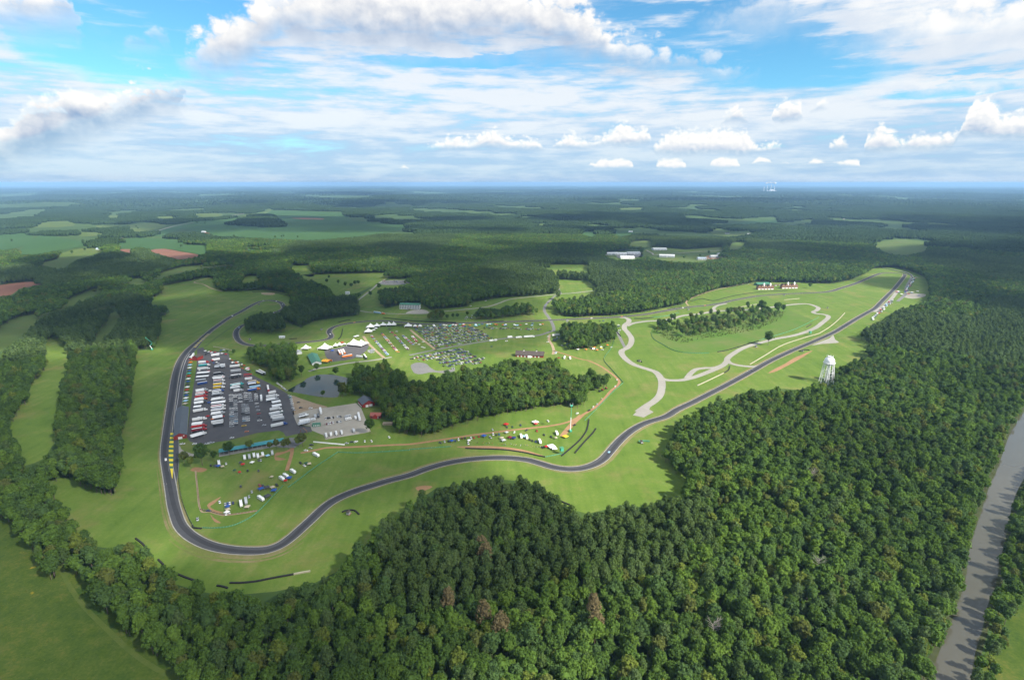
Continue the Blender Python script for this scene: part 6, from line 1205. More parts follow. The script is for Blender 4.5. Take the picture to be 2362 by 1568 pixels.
# ---- barriers and fences
def wall_strip(name, cv, pts, h, wd, m, label, cat, group=None, n=6):
    w = smooth_open([gp(p) for p in cv(*pts)], n); V0, _ = ribbon_w(w, wd, 0.05); k = len(w); V = np.concatenate([V0, V0 + np.array([0, 0, h])]); Fs = []
    for i in range(k - 1): Fs += [[i, i + 1, 2 * k + i + 1, 2 * k + i], [k + i + 1, k + i, 3 * k + i, 3 * k + i + 1], [2 * k + i, 2 * k + i + 1, 3 * k + i + 1, 3 * k + i]]
    Fs += [[0, 2 * k, 3 * k, k], [k - 1, 2 * k - 1, 4 * k - 1, 3 * k - 1]]
    me = mesh_np(name, V, Fs); me.materials.append(m); return tag(link(bpy.data.objects.new(name, me)), label, cat, group)
TB = 'tyre barriers'
TYRE = mat('tyre_stack', (.022, .022, .024), .9, .2, .4, .9)
for cv, pts, lb in ((F, ((512, 672), (640, 676), (780, 680), (900, 688), (1050, 710), (1160, 735), (1245, 752)), 'long black tyre wall along the orange earth'), (F, ((1395, 742), (1470, 680), (1560, 600), (1620, 520), (1640, 460), (1648, 405)), 'curved black tyre wall rising beside the fence corner'), (F, ((1518, 715), (1600, 620), (1680, 535), (1712, 490)), 'straight black tyre wall standing alone on the grass'), (I, ((1905, 172), (1950, 205), (2010, 230)), 'short black tyre wall below the main track, by the pines'), (G, ((358, 1065), (365, 1085), (400, 1092), (442, 1095)), 'black tyre stack inside the hairpin'), (G, ((1732, 945), (1760, 933), (1810, 926), (1850, 932), (1888, 965)), 'arched tyre wall round the marshal hut'), (Hh, ((1525, 925), (1600, 925), (1700, 915), (1800, 895), (1950, 868)), 'long tyre wall along the lower edge of the hairpin meadow'), (Hh, ((1440, 943), (1480, 950), (1512, 960)), 'short tyre wall half hidden by the lower trees'), (Hh, ((1180, 868), (1240, 892), (1310, 915)), 'tyre wall behind the trees below the hairpin'), (Hh, ((1050, 770), (1085, 805)), 'short tyre wall in a gap of the lower trees'), (Hh, ((900, 630), (945, 665), (975, 700)), 'tyre wall at the corner of the lower trees'),
        (D, ((1418, 1040), (1500, 1025), (1640, 985), (1795, 938)), 'tyre wall along the lower edge of the rough infield'), (D, ((1168, 575), (1270, 552), (1380, 570), (1480, 545), (1620, 515), (1800, 490), (1950, 482), (2062, 475)), 'long winding tyre wall before the brick terraces'), (D, ((655, 735), (740, 732), (825, 725)), 'tyre wall beside the pale road near the top left turn'), (D, ((960, 645), (1030, 633), (1090, 622)), 'tyre wall along the upper wood edge'), (D, ((1480, 1232), (1520, 1205), (1530, 1170)), 'tyre stack at the end of the lower beige wall'), (B, ((1068, 458), (1120, 442), (1180, 430)), 'tyre wall before the larger upper wood'), (B, ((1480, 410), (1600, 425), (1750, 440), (1950, 455), (2150, 460)), 'long dark tyre wall along the far straight'), (C, ((0, 597), (200, 605), (430, 612)), 'dark tyre wall along the right half of the far straight'), (C, ((715, 603), (790, 602), (865, 599)), 'dark tyre wall on the far straight near the bridge road'), (B, ((1070, 612), (1095, 580), (1110, 515)), 'tyre wall by the spectator slope at the chicane'), (B, ((620, 608), (690, 604)), 'short tyre wall inside the left loop'), (B, ((280, 178), (400, 172), (500, 185), (590, 205), (625, 215), (645, 285)), 'dark fence wall round the far hairpin'), (E, ((355, 812), (398, 786)), 'short tyre wall beside the right pale turn'), (C, ((2065, 577), (2140, 578), (2240, 568)), 'tyre wall right of the top left turn'), (E, ((1035, 268), (1120, 282), (1200, 300), (1280, 318), (1320, 345), (1330, 375)), 'dark wall round the far right turn'), (C, ((1895, 690), (1920, 715), (1940, 740)), 'tyre wall beside the camp wood parking')):
    wall_strip('tyre_barrier', cv, pts, 1.1, 1.25, TYRE, lb, 'tyre barrier', TB)
for cv, pts, lb in ((D, ((1232, 1350), (1350, 1295), (1475, 1235)), 'short beige concrete wall on the grass beside the long straight'), (D, ((1715, 1155), (1850, 1075), (2000, 985), (2150, 930), (2352, 870)), 'long beige concrete wall, near half, along the long straight'), (E, ((470, 870), (560, 815), (640, 750), (705, 682)), 'far end of the beige concrete wall along the long straight'), (A, ((548, 522), (610, 532), (670, 545), (716, 556)), 'white concrete wall at the top of the paddock'), (Hh, ((1950, 868), (2000, 858), (2060, 848)), 'pale concrete wall at the end of the lower tyre wall'), (D, ((1630, 628), (1780, 602)), 'pale wall along the upper pale road'), (D, ((2030, 562), (2170, 550)), 'short pale wall below the right terrace')):
    wall_strip('concrete_wall', cv, pts, 1.1, 1.3, CONCB, lb, 'concrete wall', 'concrete walls')
wall_strip('pit_wall', A, ((330, 590), (296, 650), (268, 740), (247, 850), (232, 950), (217, 1050), (198, 1150), (188, 1290)), 1.1, .7, mat('grey_wall', (.35, .35, .36)), 'grey pit wall between the pit lane and the grass strip', 'wall')
def fence(cv, pts, label, m=FGREEN, h=1.15, n=5):
    t = empty('mesh_fence', (*gp(cv(pts[0])[0]), 0)); tag(t, label, 'fence', 'green mesh fences'); ox, oy, _ = t.location
    w = smooth_open([gp(p) for p in cv(*pts)], n) - np.array([ox, oy]); q = MB()
    for a, b in zip(w[:-1], w[1:]):
        d = np.array(b) - a; l = np.linalg.norm(d) + 1e-6; nx, ny = -d[1] / l * .06, d[0] / l * .06
        q.add([(a[0] - nx, a[1] - ny, .1), (b[0] - nx, b[1] - ny, .1), (b[0] + nx, b[1] + ny, .1), (a[0] + nx, a[1] + ny, .1), (a[0] - nx, a[1] - ny, h), (b[0] - nx, b[1] - ny, h), (b[0] + nx, b[1] + ny, h), (a[0] + nx, a[1] + ny, h)], [(0, 1, 5, 4), (2, 3, 7, 6), (4, 5, 6, 7), (3, 0, 4, 7), (1, 2, 6, 5)], m)
    q.build('mesh_panel', t); q = MB()
    for a in w: q.bar((a[0], a[1], 0), (a[0], a[1], h + .2), .09, STEEL, 5)
    q.build('posts', t)
fence(G, ((448, 1088), (560, 1090), (700, 1075), (820, 1030), (930, 965), (1030, 870), (1110, 785), (1190, 700)), 'curved green fence inside the hairpin')
fence(G, ((1235, 718), (1360, 625), (1500, 520), (1690, 395)), 'slanting green fence beside the camping field'); fence(G, ((1690, 393), (1850, 400), (2050, 393), (2352, 375)), 'green fence running right above the main track')
fence(F, ((0, 683), (200, 668), (380, 655)), 'green fence left of the orange earth'); fence(F, ((1250, 750), (1330, 735), (1390, 722)), 'short green fence to the lookout tower')
fence(F, ((1610, 415), (1740, 285), (1850, 170), (1962, 68)), 'long straight green fence beside the dirt road'); fence(F, ((1962, 66), (1930, 30), (1850, -60), (1790, -130), (1800, -180), (1860, -260), (1878, -330)), 'green fence turning at the corner above the dirt road')
fence(D, ((1340, 1050), (1250, 1052), (1100, 1045), (1000, 1020), (920, 975), (830, 920), (805, 860)), 'green fence round the rough infield'); fence(D, ((1800, 935), (1930, 895), (2080, 850), (2220, 790), (2350, 720)), 'green fence along the right rim of the rough infield'); fence(D, ((820, 722), (930, 712), (1000, 695), (1060, 680)), 'pale green fence beside the upper pale road')
fence(G, ((215, 400), (225, 560), (240, 720), (265, 850), (310, 970), (355, 1060)), 'dark fence along the inside of the pit exit', mat('dark_fence', (.05, .06, .055), .8), 1.4)
fence(G, ((395, 600), (405, 720), (425, 915)), 'brown fence on the left of the camping field', mat('wood_fence', (.22, .15, .10), .9), 1.2); fence(G, ((425, 918), (520, 938), (650, 968), (800, 955), (950, 930)), 'brown fence at the bottom of the camping field', MATS['wood_fence'], 1.2)
for i in range(9):
    p = (1475 + 31.2 * i, 300 + 2.8 * i); x, y, l, rz = along(*G(p, (p[0] + 22, p[1] + 2))); q = MB() if i == 0 else q
    if i == 0: q.box(-2.6, 2.6, -.45, .45, 0, 1.1, WHITE); q.box(-2.7, 2.7, -.7, .7, 0, .25, WHITE); blk = q.mesh('barrier_block')
    o = link(bpy.data.objects.new('barrier_block', blk)); o.location = (x, y, .1); o.rotation_euler = (0, 0, rz); tag(o, 'white barrier block, %s from the left of nine beside the dirt road' % ORD[i], 'barrier', 'white barrier blocks')
# marshal huts
def hut_mb():
    a = MB(); a.box(-1.6, 1.6, -1.3, 1.3, .9, 3.2, GREYM); r = MB(); r.prismx([(-1.7, 3.2), (0, 4.0), (1.7, 3.2)], -2, 2, DKROOF); l = MB()
    for x in (-1.4, 1.4):
        for y in (-1.1, 1.1): l.box(x - .1, x + .1, y - .1, y + .1, 0, .9, BRICK)
    l.box(-2.4, 2.4, -2.2, -1.3, .8, .92, BRICK); return [('cabin', a), ('roof', r), ('deck', l)]
for cv, p, lb in ((G, (1790, 965), 'marshal hut behind the arched tyre wall'), (F, (2130, 625), 'marshal hut below the long straight'), (D, (700, 1130), 'marshal hut on the infield below the pale S bend'), (D, (2195, 1038), 'marshal hut beside the bare orange strip'), (D, (1770, 998), 'marshal hut beside the lone infield tree'), (D, (1150, 655), 'marshal hut between track and pale road'), (D, (2030, 525), 'marshal hut below the brick terraces'), (A, (970, 140), 'marshal hut inside the far hairpin'), (A, (885, 460), 'marshal hut inside the left loop'), (B, (915, 525), 'marshal hut inside the chicane'), (E, (545, 640), 'marshal hut on the right infield')):
    x, y = gp(cv(p)[0]); put('marshal_hut', 'hut', hut_mb, x, y, rnd.uniform(0, 3), lb, 'hut', 'marshal huts', .05)
for cv, p, w, lb in ((G, (1790, 955), 0, ''),): pass
for cv, pts, lb in ((F, ((2105, 608), (2150, 605), (2205, 610)), 'short green tyre wall before the marshal hut below the straight'), (D, ((680, 1122), (700, 1118), (722, 1135)), 'dark screen round the infield marshal hut'), (D, ((2165, 1035), (2210, 1022), (2262, 1025)), 'dark screen beside the bare orange strip')):
    wall_strip('tyre_barrier', cv, pts, 1.4, 1.4, TYRE if 'green' not in lb else FGREEN, lb, 'tyre barrier', TB)
# ---- racing cars
def racer_mb(c):
    a = MB(); m = paint(c); a.prism([(-2.3, .15), (-2.3, .75), (-1.6, .85), (-.9, 1.15), (.2, 1.15), (1.0, .75), (2.3, .5), (2.35, .15)], -.98, .98, m)
    g = MB(); g.add([(.22, -.7, 1.13), (.98, -.8, .77), (.98, .8, .77), (.22, .7, 1.13)], [(0, 1, 2, 3)], DARKG); w = MB()
    for sx in (-1.5, 1.5):
        for sy in (-1, 1): w.bar((sx, sy * .72, .33), (sx, sy * 1.02, .33), .33, RUB, 10)
    s = MB(); s.box(-2.5, -2.1, -.95, .95, 1.15, 1.22, m); s.box(-2.35, -2.25, -.5, -.44, .7, 1.15, RUB); s.box(-2.35, -2.25, .44, .5, .7, 1.15, RUB)
    return [('body', a), ('windscreen', g), ('wheels', w), ('rear_wing', s)]
TWa = np.array(TW)
for cv, p, c, lb in ((G, (103, 467), 'white', 'white racing car on the straight beside the striped run-off'), (F, (1830, 702), 'pale blue', 'pale blue racing car in the S bend before the long straight'), (D, (1104, 637), 'white', 'white racing car on the back section by the upper wood'), (D, (1312, 613), 'orange', 'orange racing car on the back section'), (A, (714, 238), 'white', 'white racing car climbing toward the far hairpin'), (A, (1005, 97), 'silver', 'silver racing car entering the far hairpin'), (A, (1122, 103), 'white', 'white racing car at the top of the far hairpin'), (A, (1180, 130), 'silver', 'grey racing car at the right of the far hairpin'), (A, (1108, 208), 'white', 'white racing car leaving the far hairpin behind the trees'), (A, (812, 342), 'pale blue', 'pale racing car entering the left loop'), (A, (1623, 404), 'white', 'white racing car in the chicane'), (D, (540, 719), 'orange', 'orange racing car at the top left turn'), (D, (1740, 1213), 'dark grey', 'dark racing car on the long straight'), (E, (1262, 330), 'white', 'white racing car at the far right turn'), (B, (1212, 456), 'orange', 'orange racing car before the peaked marquees'), (C, (1665, 577), 'white', 'white racing car on the far straight by the camp wood')):
    x, y = gp(cv(p)[0], .4); i = int(np.argmin((TWa[:, 0] - x) ** 2 + (TWa[:, 1] - y) ** 2)); d = TWa[min(i + 1, len(TWa) - 1)] - TWa[max(0, i - 1)]
    put('racing_car', ('racer', c), lambda: racer_mb(c), TWa[i][0], TWa[i][1], atan2(d[1], d[0]), lb, 'racing car', 'racing cars on the track', .24)
# tractors on the dirt road by the wood
def tractor_mb(c):
    a = MB(); m = paint(c); a.box(-1.6, 1.9, -.5, .5, .8, 1.7, m); b = MB(); b.box(-1.6, .1, -.8, .8, 1.7, 2.9, DARKG); b.box(-1.7, .2, -.9, .9, 2.9, 3.05, m); w = MB()
    for x, r in ((-1.1, .95), (1.4, .55)):
        for s in (-1, 1): w.bar((x, s * .6, r), (x, s * 1.1, r), r, RUB, 12)
    return [('body', a), ('cab', b), ('wheels', w)]
for p, c, lb in (((1772, 135), 'red', 'red tractor, middle of three vehicles by the wood'), ((1806, 120), 'red', 'red tractor nearest the bend by the wood'), ((1746, 146), 'black', 'black tractor left of the red ones by the wood')):
    x, y = gp(F(p)[0], 1); put('tractor', ('tractor', c), lambda: tractor_mb(c), x, y, .6, lb, 'tractor', 'tractors by the wood')
# ---- spectators
def person(shirt, trousers, seed):
    g = random.Random(seed); me = bpy.data.meshes.new('person'); s = g.uniform(-.06, .06)
    vs = [(0, 0, .95), (0, 0, 1.2), (0, .02, 1.42), (0, .03, 1.53), (0, .05, 1.66), (-.10, 0, .92), (-.12, .03, .5), (-.13 - s, 0, .08), (-.13 - s, .14, .04), (.10, 0, .92), (.12, .03, .5), (.13 + s, 0, .08), (.13 + s, .14, .04), (-.19, 0, 1.42), (-.25, -.02, 1.14), (-.24, .12, .92), (.19, 0, 1.42), (.25, -.02, 1.14), (.24, .12, .92)]
    es = [(0, 1), (1, 2), (2, 3), (3, 4), (0, 5), (5, 6), (6, 7), (7, 8), (0, 9), (9, 10), (10, 11), (11, 12), (2, 13), (13, 14), (14, 15), (2, 16), (16, 17), (17, 18)]
    rr = [.15, .15, .15, .06, .11, .10, .07, .045, .035, .10, .07, .045, .035, .06, .045, .035, .06, .045, .035]
    me.from_pydata(vs, es, []); ob = bpy.data.objects.new('person', me); md = ob.modifiers.new('skin', 'SKIN'); md.use_smooth_shade = True
    if not me.skin_vertices: 
        bm = bmesh.new(); bm.from_mesh(me); bm.verts.layers.skin.verify(); bm.to_mesh(me); bm.free()
    for i, r in enumerate(rr): me.skin_vertices[0].data[i].radius = (r, r)
    me.skin_vertices[0].data[0].use_root = True
    sb = ob.modifiers.new('smooth', 'SUBSURF'); sb.levels = 1; sb.render_levels = 1
    m = bpy.data.materials.new('clothing'); m.use_nodes = True; nt = m.node_tree; b = nt.nodes['Principled BSDF']; b.inputs['Roughness'].default_value = .9
    tc = nt.nodes.new('ShaderNodeTexCoord'); sx = nt.nodes.new('ShaderNodeSeparateXYZ'); mr = nt.nodes.new('ShaderNodeMapRange'); cr = nt.nodes.new('ShaderNodeValToRGB'); cr.color_ramp.interpolation = 'CONSTANT'
    nt.links.new(tc.outputs['Object'], sx.inputs[0]); nt.links.new(sx.outputs[2], mr.inputs[0]); mr.inputs[2].default_value = 2.0; nt.links.new(mr.outputs[0], cr.inputs[0]); nt.links.new(cr.outputs[0], b.inputs['Base Color'])
    e = cr.color_ramp.elements; e[0].position = 0; e[0].color = (.05, .05, .05, 1); e[1].position = .05; e[1].color = (*trousers, 1)
    for pz_, c in ((.48, shirt), (.735, (.45, .28, .20)), (.86, (.06, .04, .03))): k = e.new(pz_); k.color = (*c, 1)
    me.materials.append(m); return ob
PPL = [person(s, t, i) for i, (s, t) in enumerate((((.75, .75, .74), (.05, .07, .15)), ((.45, .03, .03), (.03, .03, .03)), ((.04, .10, .35), (.30, .26, .20)), ((.06, .06, .07), (.10, .10, .11)), ((.60, .42, .05), (.05, .07, .15))))]
PNM = ['white', 'red', 'blue', 'black', 'yellow']
pls = [(F, (rnd.uniform(620, 1240), 0), None) for i in range(44)]
for i in range(44):
    px = rnd.uniform(600, 1230); py = 612 + (px - 600) * .065 + rnd.uniform(0, 16); k = rnd.randrange(5); o = PPL[k].copy() if i >= 5 else PPL[i]; k = k if i >= 5 else i
    link(o); x, y = gp(F((px, py))[0]); o.location = (x, y, .06); o.rotation_euler = (0, 0, pi + rnd.uniform(-.7, .7)); tag(o, 'person in a %s shirt standing among the spectators above the tyre wall' % PNM[k], 'person', 'spectators watching from the slope')
# ------------------------------------------------------------------ light, sky, clouds, air
EXPO = 1.12
SUN_EL, SUN_TO = radians(40), Vector((.82, -.57, 0)).normalized()
sun = bpy.data.lights.new('sun', 'SUN'); sun.energy = 4.6; sun.angle = radians(.5); sun.color = (1, .95, .86)
so = bpy.data.objects.new('sun', sun); COL.objects.link(so); tag(so, kind='structure')
sd = Vector((SUN_TO.x * cos(SUN_EL), SUN_TO.y * cos(SUN_EL), sin(SUN_EL)))
so.rotation_euler = sd.to_track_quat('Z', 'Y').to_euler(); so.location = (0, 0, 6000)

Wd = bpy.data.worlds.new('World'); S.world = Wd; Wd.use_nodes = True
nt = Wd.node_tree; nt.nodes.clear(); N_ = nt.nodes.new; Lk = nt.links.new
def math_(op, a, b=None, c=None, clamp=False):
    n = N_('ShaderNodeMath'); n.operation = op; n.use_clamp = clamp
    for i, v in enumerate((a, b, c)):
        if v is None: continue
        if isinstance(v, (int, float)): n.inputs[i].default_value = v
        else: Lk(v, n.inputs[i])
    return n.outputs[0]
def rng(v, a, b, c=0., d=1., smooth=True):
    n = N_('ShaderNodeMapRange'); n.interpolation_type = 'SMOOTHSTEP' if smooth else 'LINEAR'
    Lk(v, n.inputs[0]); n.inputs[1].default_value = a; n.inputs[2].default_value = b; n.inputs[3].default_value = c; n.inputs[4].default_value = d
    return n.outputs[0]
def mixc(f, a, b):
    n = N_('ShaderNodeMix'); n.data_type = 'RGBA'
    if isinstance(f, float): n.inputs[0].default_value = f
    else: Lk(f, n.inputs[0])
    for i, v in ((6, a), (7, b)):
        if isinstance(v, tuple): n.inputs[i].default_value = (*v, 1)
        else: Lk(v, n.inputs[i])
    return n.outputs[2]
tc = N_('ShaderNodeTexCoord'); sx = N_('ShaderNodeSeparateXYZ'); Lk(tc.outputs['Generated'], sx.inputs[0])
az = math_('ARCTAN2', sx.outputs[0], sx.outputs[1])
el = math_('ARCTAN2', sx.outputs[2], math_('SQRT', math_('ADD', math_('MULTIPLY', sx.outputs[0], sx.outputs[0]), math_('MULTIPLY', sx.outputs[1], sx.outputs[1]))))
elc = math_('MAXIMUM', el, 0.0)
def noise(sx_, sy_, sz=0., detail=5, rough=.55, off=(0, 0), ca=None, ce=None):
    cb = N_('ShaderNodeCombineXYZ'); Lk(math_('MULTIPLY_ADD', ca or az, sx_, off[0] + sz), cb.inputs[0]); Lk(math_('MULTIPLY_ADD', ce or el, sy_, off[1] + sz * 1.7), cb.inputs[1])
    n = N_('ShaderNodeTexNoise'); n.noise_dimensions = '2D'; n.inputs['Scale'].default_value = 1; n.inputs['Detail'].default_value = detail; n.inputs['Roughness'].default_value = rough
    Lk(cb.outputs[0], n.inputs['Vector']); return n.outputs['Fac']
def band(stops, x0, x1, ca, ce, wide):
    """one bank of cloud: its crest and foot along the horizon, read off the photograph as (x, crest y, foot y)"""
    A0, A1 = sky_dir((x0, 250))[0], sky_dir((x1, 250))[0]
    cr = N_('ShaderNodeValToRGB'); e = cr.color_ramp.elements
    while len(e) < len(stops): e.new(.5)
    for i, (x, yt, yb) in enumerate(stops):
        a_, et = sky_dir((x, yt)); _, eb = sky_dir((x, yb)); e[i].position = min(1, max(0, (a_ - A0) / (A1 - A0))); e[i].color = (max(0, et / .35), max(0, eb / .35), 0, 1)
    Lk(math_('MULTIPLY_ADD', ca, 1 / (A1 - A0), -A0 / (A1 - A0)), cr.inputs[0])
    sp = N_('ShaderNodeSeparateColor'); Lk(cr.outputs[0], sp.inputs[0])
    top = math_('MULTIPLY', sp.outputs[0], .35); base = math_('MULTIPLY', sp.outputs[1], .35)
    dt = math_('SUBTRACT', top, ce); db = math_('SUBTRACT', math_('MULTIPLY_ADD', math_('SUBTRACT', w2, .5), .045, el) if wide else math_('MULTIPLY_ADD', math_('SUBTRACT', w2, .5), .012, el), base); th_ = math_('SUBTRACT', top, base)
    return dt, db, th_, math_('DIVIDE', db, math_('MAXIMUM', th_, .004))
k = 2 ** -EXPO
def K_(*c): return tuple(v * k for v in c)
SKYS = N_('ShaderNodeTexSky'); SKYS.sky_type = 'NISHITA'; SKYS.sun_disc = False; SKYS.sun_elevation = SUN_EL; SKYS.sun_rotation = atan2(SUN_TO.x, SUN_TO.y)
SKYS.altitude = 300; SKYS.air_density = 1.0; SKYS.dust_density = .4; SKYS.ozone_density = 1.5
skyc = N_('ShaderNodeVectorMath'); skyc.operation = 'MULTIPLY'; Lk(SKYS.outputs[0], skyc.inputs[0]); skyc.inputs[1].default_value = (.52, 1.0, 1.16)
bg = N_('ShaderNodeBackground'); Lk(skyc.outputs[0], bg.inputs[0]); bg.inputs[1].default_value = .071
# thin layered cloud, drawn out toward the horizon
n1 = noise(4.2, 24, 3.1, 6, .58); n2 = noise(13, 95, 8.4, 4, .6)
streak = math_('ADD', math_('MULTIPLY', n1, .66), math_('MULTIPLY', n2, .34))
w1 = noise(17, 24, 1.7, 5, .5); w2 = noise(19, 23, 7.3, 5, .55); g1 = noise(62, 78, 5.2, 4, .5)
bil = math_('ABSOLUTE', math_('SUBTRACT', w1, .5)); bis = math_('ABSOLUTE', math_('SUBTRACT', g1, .5))   # billows: rounded puffs with creases between
big_az = math_('MULTIPLY_ADD', math_('SUBTRACT', w2, .5), .060, az); big_el = math_('SUBTRACT', math_('MULTIPLY_ADD', bil, -.17, el), math_('MULTIPLY_ADD', bis, .03, -.018))
sm_az = math_('MULTIPLY_ADD', math_('SUBTRACT', w2, .5), .020, az); sm_el = math_('ADD', math_('MULTIPLY_ADD', bis, -.055, el), .004)
w1b = math_('ABSOLUTE', math_('SUBTRACT', noise(17, 24, 1.7, 4, .5, (.14, .26)), .5)); g1b = math_('ABSOLUTE', math_('SUBTRACT', noise(62, 78, 5.2, 4, .5, (.2, .36)), .5))
emb = math_('SUBTRACT', bil, w1b); ems = math_('SUBTRACT', bis, g1b)
T_ = [(-90, -60, 78), (60, -60, 84), (140, -40, 78), (172, 20, 80), (186, 62, 66), (296, 84, 88), (330, 66, 96), (366, 72, 94), (378, 92, 92), (405, 118, 132), (430, 100, 172), (470, 45, 190), (530, 12, 182), (575, 4, 158), (625, -30, 112), (700, -60, 104), (850, -60, 122), (1000, -60, 126), (1150, -50, 114), (1250, -40, 132), (1330, -20, 142), (1400, 30, 155), (1440, 70, 162), (1490, 92, 168), (1560, 110, 172), (1680, 142, 172), (1745, 164, 166), (1790, 172, 172)]
U_ = [(1560, 30, 30), (1610, 14, 20), (1690, -10, 56), (1750, -40, 60), (1900, -50, 52), (1960, -50, 74), (2040, -50, 110), (2070, -50, 130), (2140, -50, 150), (2361, -50, 156), (2460, -50, 156)]
V_ = [(1920, 215, 215), (2010, 190, 206), (2100, 178, 212), (2361, 168, 222), (2460, 165, 225)]
W_ = [(-90, 300, 390), (0, 285, 378), (25, 250, 372), (50, 215, 362), (120, 220, 345), (135, 200, 335), (175, 210, 325), (220, 208, 312), (250, 222, 305), (300, 190, 290), (325, 178, 280), (410, 178, 252), (416, 212, 244), (440, 226, 236), (475, 238, 238)]
R1_ = [(962, 347, 347), (1000, 328, 345), (1055, 310, 345), (1085, 324, 346), (1120, 296, 344), (1150, 300, 345), (1180, 322, 350), (1235, 316, 350), (1258, 342, 346), (1272, 340, 340), (1280, 326, 342), (1310, 305, 345), (1350, 318, 345), (1366, 325, 343), (1400, 305, 340), (1440, 280, 339), (1465, 295, 339), (1490, 291, 336), (1500, 328, 330), (1506, 338, 338), (1520, 325, 352), (1545, 300, 356), (1600, 296, 358), (1660, 294, 358), (1720, 299, 358), (1755, 335, 352), (1800, 326, 346), (1808, 343, 343), (1905, 345, 345), (1915, 328, 351), (1942, 311, 351), (1962, 346, 348)]
R2_ = [(1655, 290, 290), (1668, 262, 288), (1700, 238, 286), (1720, 268, 286), (1730, 286, 286), (1780, 276, 276), (1787, 244, 281), (1810, 229, 285), (1845, 227, 281), (1855, 264, 271), (1864, 256, 256), (1895, 231, 253), (1916, 250, 250), (1992, 346, 346), (2000, 312, 351), (2035, 289, 353), (2060, 300, 353), (2075, 326, 351), (2110, 304, 349), (2150, 310, 347), (2198, 305, 345), (2208, 300, 322), (2222, 264, 319), (2250, 221, 319), (2290, 221, 321), (2312, 262, 321), (2361, 254, 322), (2460, 250, 322)]
R3_ = [(900, 390, 390), (928, 380, 392), (950, 389, 391), (1350, 388, 388), (1357, 372, 387), (1374, 375, 388), (1382, 367, 389), (1420, 365, 389), (1455, 370, 388), (1463, 386, 386), (1510, 387, 387), (1522, 368, 389), (1560, 363, 389), (1580, 372, 387), (1587, 386, 386), (1630, 387, 387), (1636, 370, 389), (1660, 364, 389), (1700, 366, 388), (1709, 385, 385), (1736, 377, 377), (1750, 361, 377), (1776, 368, 376), (1786, 379, 379), (1815, 372, 379), (1850, 381, 381), (1876, 367, 381), (1912, 376, 381), (1950, 370, 383), (1996, 369, 383), (2008, 384, 384)]
def layer(stops, x0, x1, ca, ce, st, sb, emboss, egain, dark, lo=.0, hi=.85):
    dt, db, th_, s_ = band(stops, x0, x1, ca, ce, st > .0095)
    m_ = math_('MULTIPLY', rng(dt, -st * .4, st), rng(db, -sb * .5, sb)); m_ = math_('MULTIPLY', m_, rng(th_, .001, .006))
    lit = math_('ADD', rng(s_, lo, hi, 0, 1), math_('MULTIPLY', emboss, egain), clamp=True)
    return m_, mixc(lit, dark, K_(1.04, 1.03, 1.01))
layers = [layer(V_, 1900, 2460, big_az, el, .02, .02, emb, .6, K_(.66, .78, .93)), layer(U_, 1550, 2460, big_az, big_el, .04, .07, emb, .9, K_(.50, .62, .80), -.2, .7), layer(T_, -90, 1800, big_az, big_el, .020, .055, emb, 1.3, K_(.40, .49, .66), .10, .85), layer(W_, -90, 480, big_az, big_el, .012, .035, emb, 1.6, K_(.30, .44, .66), .15, .9),
          layer(R1_, 955, 1970, sm_az, sm_el, .009, .010, ems, .9, K_(.46, .60, .80), .0, .6), layer(R2_, 1650, 2460, sm_az, sm_el, .009, .010, ems, .9, K_(.44, .58, .78), .0, .7), layer(R3_, 895, 2012, sm_az, math_('MULTIPLY_ADD', math_('SUBTRACT', g1, .5), .010, el), .003, .004, ems, 1., K_(.52, .68, .88), -.1, .5)]
# blue openings at the top; elsewhere the thin layer veils the sky
def patch(px, py, hw, hh):
    a0, e0 = sky_dir((px, py)); a1, _ = sky_dir((px + hw, py)); _, e1 = sky_dir((px, py - hh))
    du = math_('MULTIPLY', math_('SUBTRACT', big_az, a0), 1 / abs(a1 - a0)); dv = math_('MULTIPLY', math_('SUBTRACT', math_('MULTIPLY_ADD', math_('SUBTRACT', n1, .5), .08, el), e0), 1 / abs(e1 - e0))
    return math_('SUBTRACT', 1.0, math_('MULTIPLY_ADD', du, du, math_('MULTIPLY', dv, dv)))
gm = None
for q in ((300, 105, 230, 85), (440, 20, 190, 60), (1640, 85, 230, 75), (1850, 150, 240, 62), (1230, 148, 330, 20), (2200, 200, 170, 22)):
    v = patch(*q); gm = v if gm is None else math_('MAXIMUM', gm, v)
gapm = rng(gm, -.9, .7)
thin = rng(math_('SUBTRACT', math_('ADD', streak, rng(elc, .0, .16, .30, .13)), math_('MULTIPLY', gapm, .30)), .36, .70)
thin = math_('MULTIPLY', thin, .92)
cthin = mixc(rng(math_('ADD', streak, rng(elc, .05, .16, -.03, .05)), .36, .60), K_(.50, .67, .90), K_(.90, .935, .985))
hz = rng(elc, .0, .11, 1, 0)
cthin = mixc(math_('MULTIPLY', hz, .8), cthin, mixc(rng(streak, .38, .62), K_(.42, .61, .87), K_(.58, .74, .93)))
fac = math_('MAXIMUM', thin, math_('MULTIPLY', hz, .97)); col = cthin
for m_, c_ in layers: col = mixc(m_, col, c_); fac = math_('MAXIMUM', fac, m_)
bg2 = N_('ShaderNodeBackground'); Lk(col, bg2.inputs[0]); bg2.inputs[1].default_value = 1.0
mx = N_('ShaderNodeMixShader'); Lk(fac, mx.inputs[0]); Lk(bg.outputs[0], mx.inputs[1]); Lk(bg2.outputs[0], mx.inputs[2])
ow = N_('ShaderNodeOutputWorld'); Lk(mx.outputs[0], ow.inputs[0])

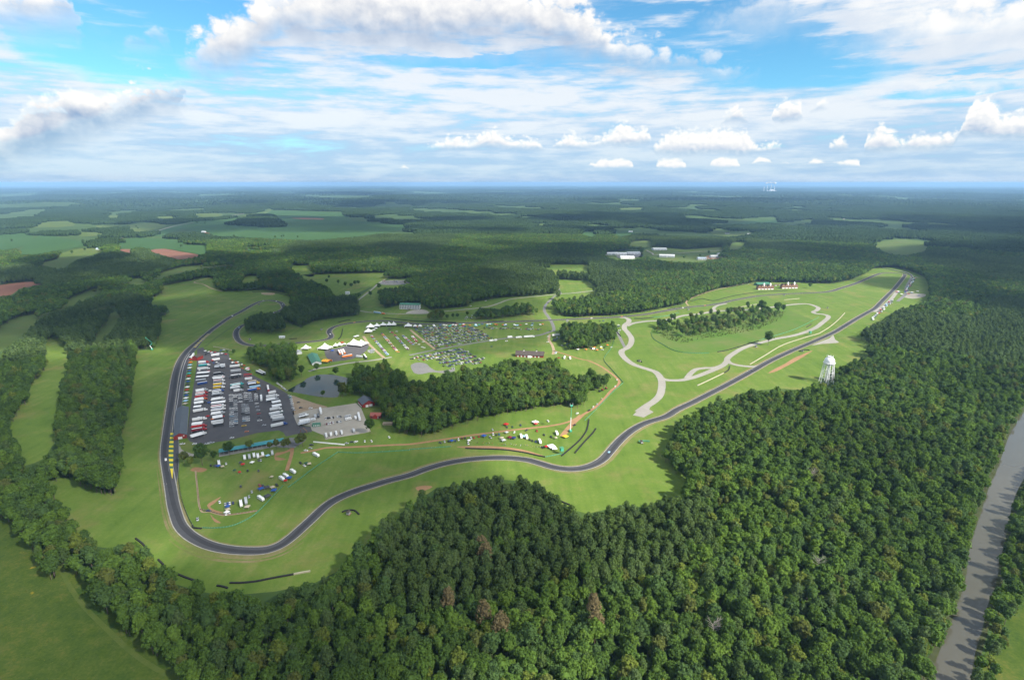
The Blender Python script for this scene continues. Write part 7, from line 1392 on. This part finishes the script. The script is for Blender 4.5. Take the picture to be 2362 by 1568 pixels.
# clouds added overhead, out of view, to throw the broad cloud shadows over the land
CM = bpy.data.materials.new('cloud_white'); CM.use_nodes = True; nt = CM.node_tree; nt.nodes.clear(); N_ = nt.nodes.new; Lk = nt.links.new
o_ = N_('ShaderNodeOutputMaterial'); d_ = N_('ShaderNodeBsdfDiffuse'); d_.inputs[0].default_value = (.9, .9, .92, 1); t_ = N_('ShaderNodeBsdfTransparent'); m_ = N_('ShaderNodeMixShader')
lw = N_('ShaderNodeLayerWeight'); lw.inputs[0].default_value = .5; mr = N_('ShaderNodeMapRange'); mr.inputs[1].default_value = .15; mr.inputs[2].default_value = .95; mr.inputs[3].default_value = .42; mr.inputs[4].default_value = 0.0
Lk(lw.outputs['Facing'], mr.inputs[0]); Lk(mr.outputs[0], m_.inputs[0]); Lk(t_.outputs[0], m_.inputs[1]); Lk(d_.outputs[0], m_.inputs[2]); Lk(m_.outputs[0], o_.inputs[0])
def cloud(gx, gy, rx, ry, alt, n, seed, label):
    """added, unseen cloud whose shadow falls round the ground point (gx, gy)"""
    g = np.random.default_rng(seed); t = alt / tan(SUN_EL); c = np.array([gx + SUN_TO.x * t, gy + SUN_TO.y * t, alt]); vf = []
    for i in range(n):
        a = g.uniform(0, 2 * pi); q = sqrt(g.uniform(0, 1)); r = min(rx, ry) * g.uniform(.35, .62) * (1.15 - .5 * q)
        v, f = blob_quads((rx * q * cos(a), ry * q * sin(a), r * .15), r, r * .32, 18, 9); vf.append((v + g.normal(size=v.shape) * r * .02, f))
    me = mesh_np('cloud', *merge(*vf), smooth=True); me.materials.append(CM); o = link(bpy.data.objects.new('cloud', me)); o.location = c
    tag(o, label, 'cloud', 'unseen shade clouds overhead'); return o
for a in SHADE: cloud(*a, 'unseen white cloud added high overhead to shade the land')

# the air itself
hb = MB(); hb.box(-76000, 76000, -76000, 76000, -61, 318); hz_o = hb.build('haze'); tag(hz_o, 'pale blue haze over the land', 'haze', None, 'stuff')
HM = bpy.data.materials.new('haze_air'); HM.use_nodes = True; nt = HM.node_tree; nt.nodes.clear()
pv = nt.nodes.new('ShaderNodeVolumePrincipled'); pv.inputs['Color'].default_value = (.35, .62, .97, 1); pv.inputs['Density'].default_value = HAZE; pv.inputs['Anisotropy'].default_value = 0
ho = nt.nodes.new('ShaderNodeOutputMaterial'); nt.links.new(pv.outputs[0], ho.inputs['Volume'])
hz_o.data.materials.clear(); hz_o.data.materials.append(HM)

vs = S.view_settings; S.display_settings.display_device = 'sRGB'; vs.view_transform = 'Standard'; vs.look = 'None'; vs.exposure = EXPO; vs.gamma = 1
S.render.engine = 'CYCLES'; cy = S.cycles
cy.max_bounces = 5; cy.diffuse_bounces = 2; cy.glossy_bounces = 2; cy.transmission_bounces = 2; cy.volume_bounces = 0; cy.transparent_max_bounces = 24
cy.use_denoising = True; cy.use_adaptive_sampling = True; cy.adaptive_threshold = .02
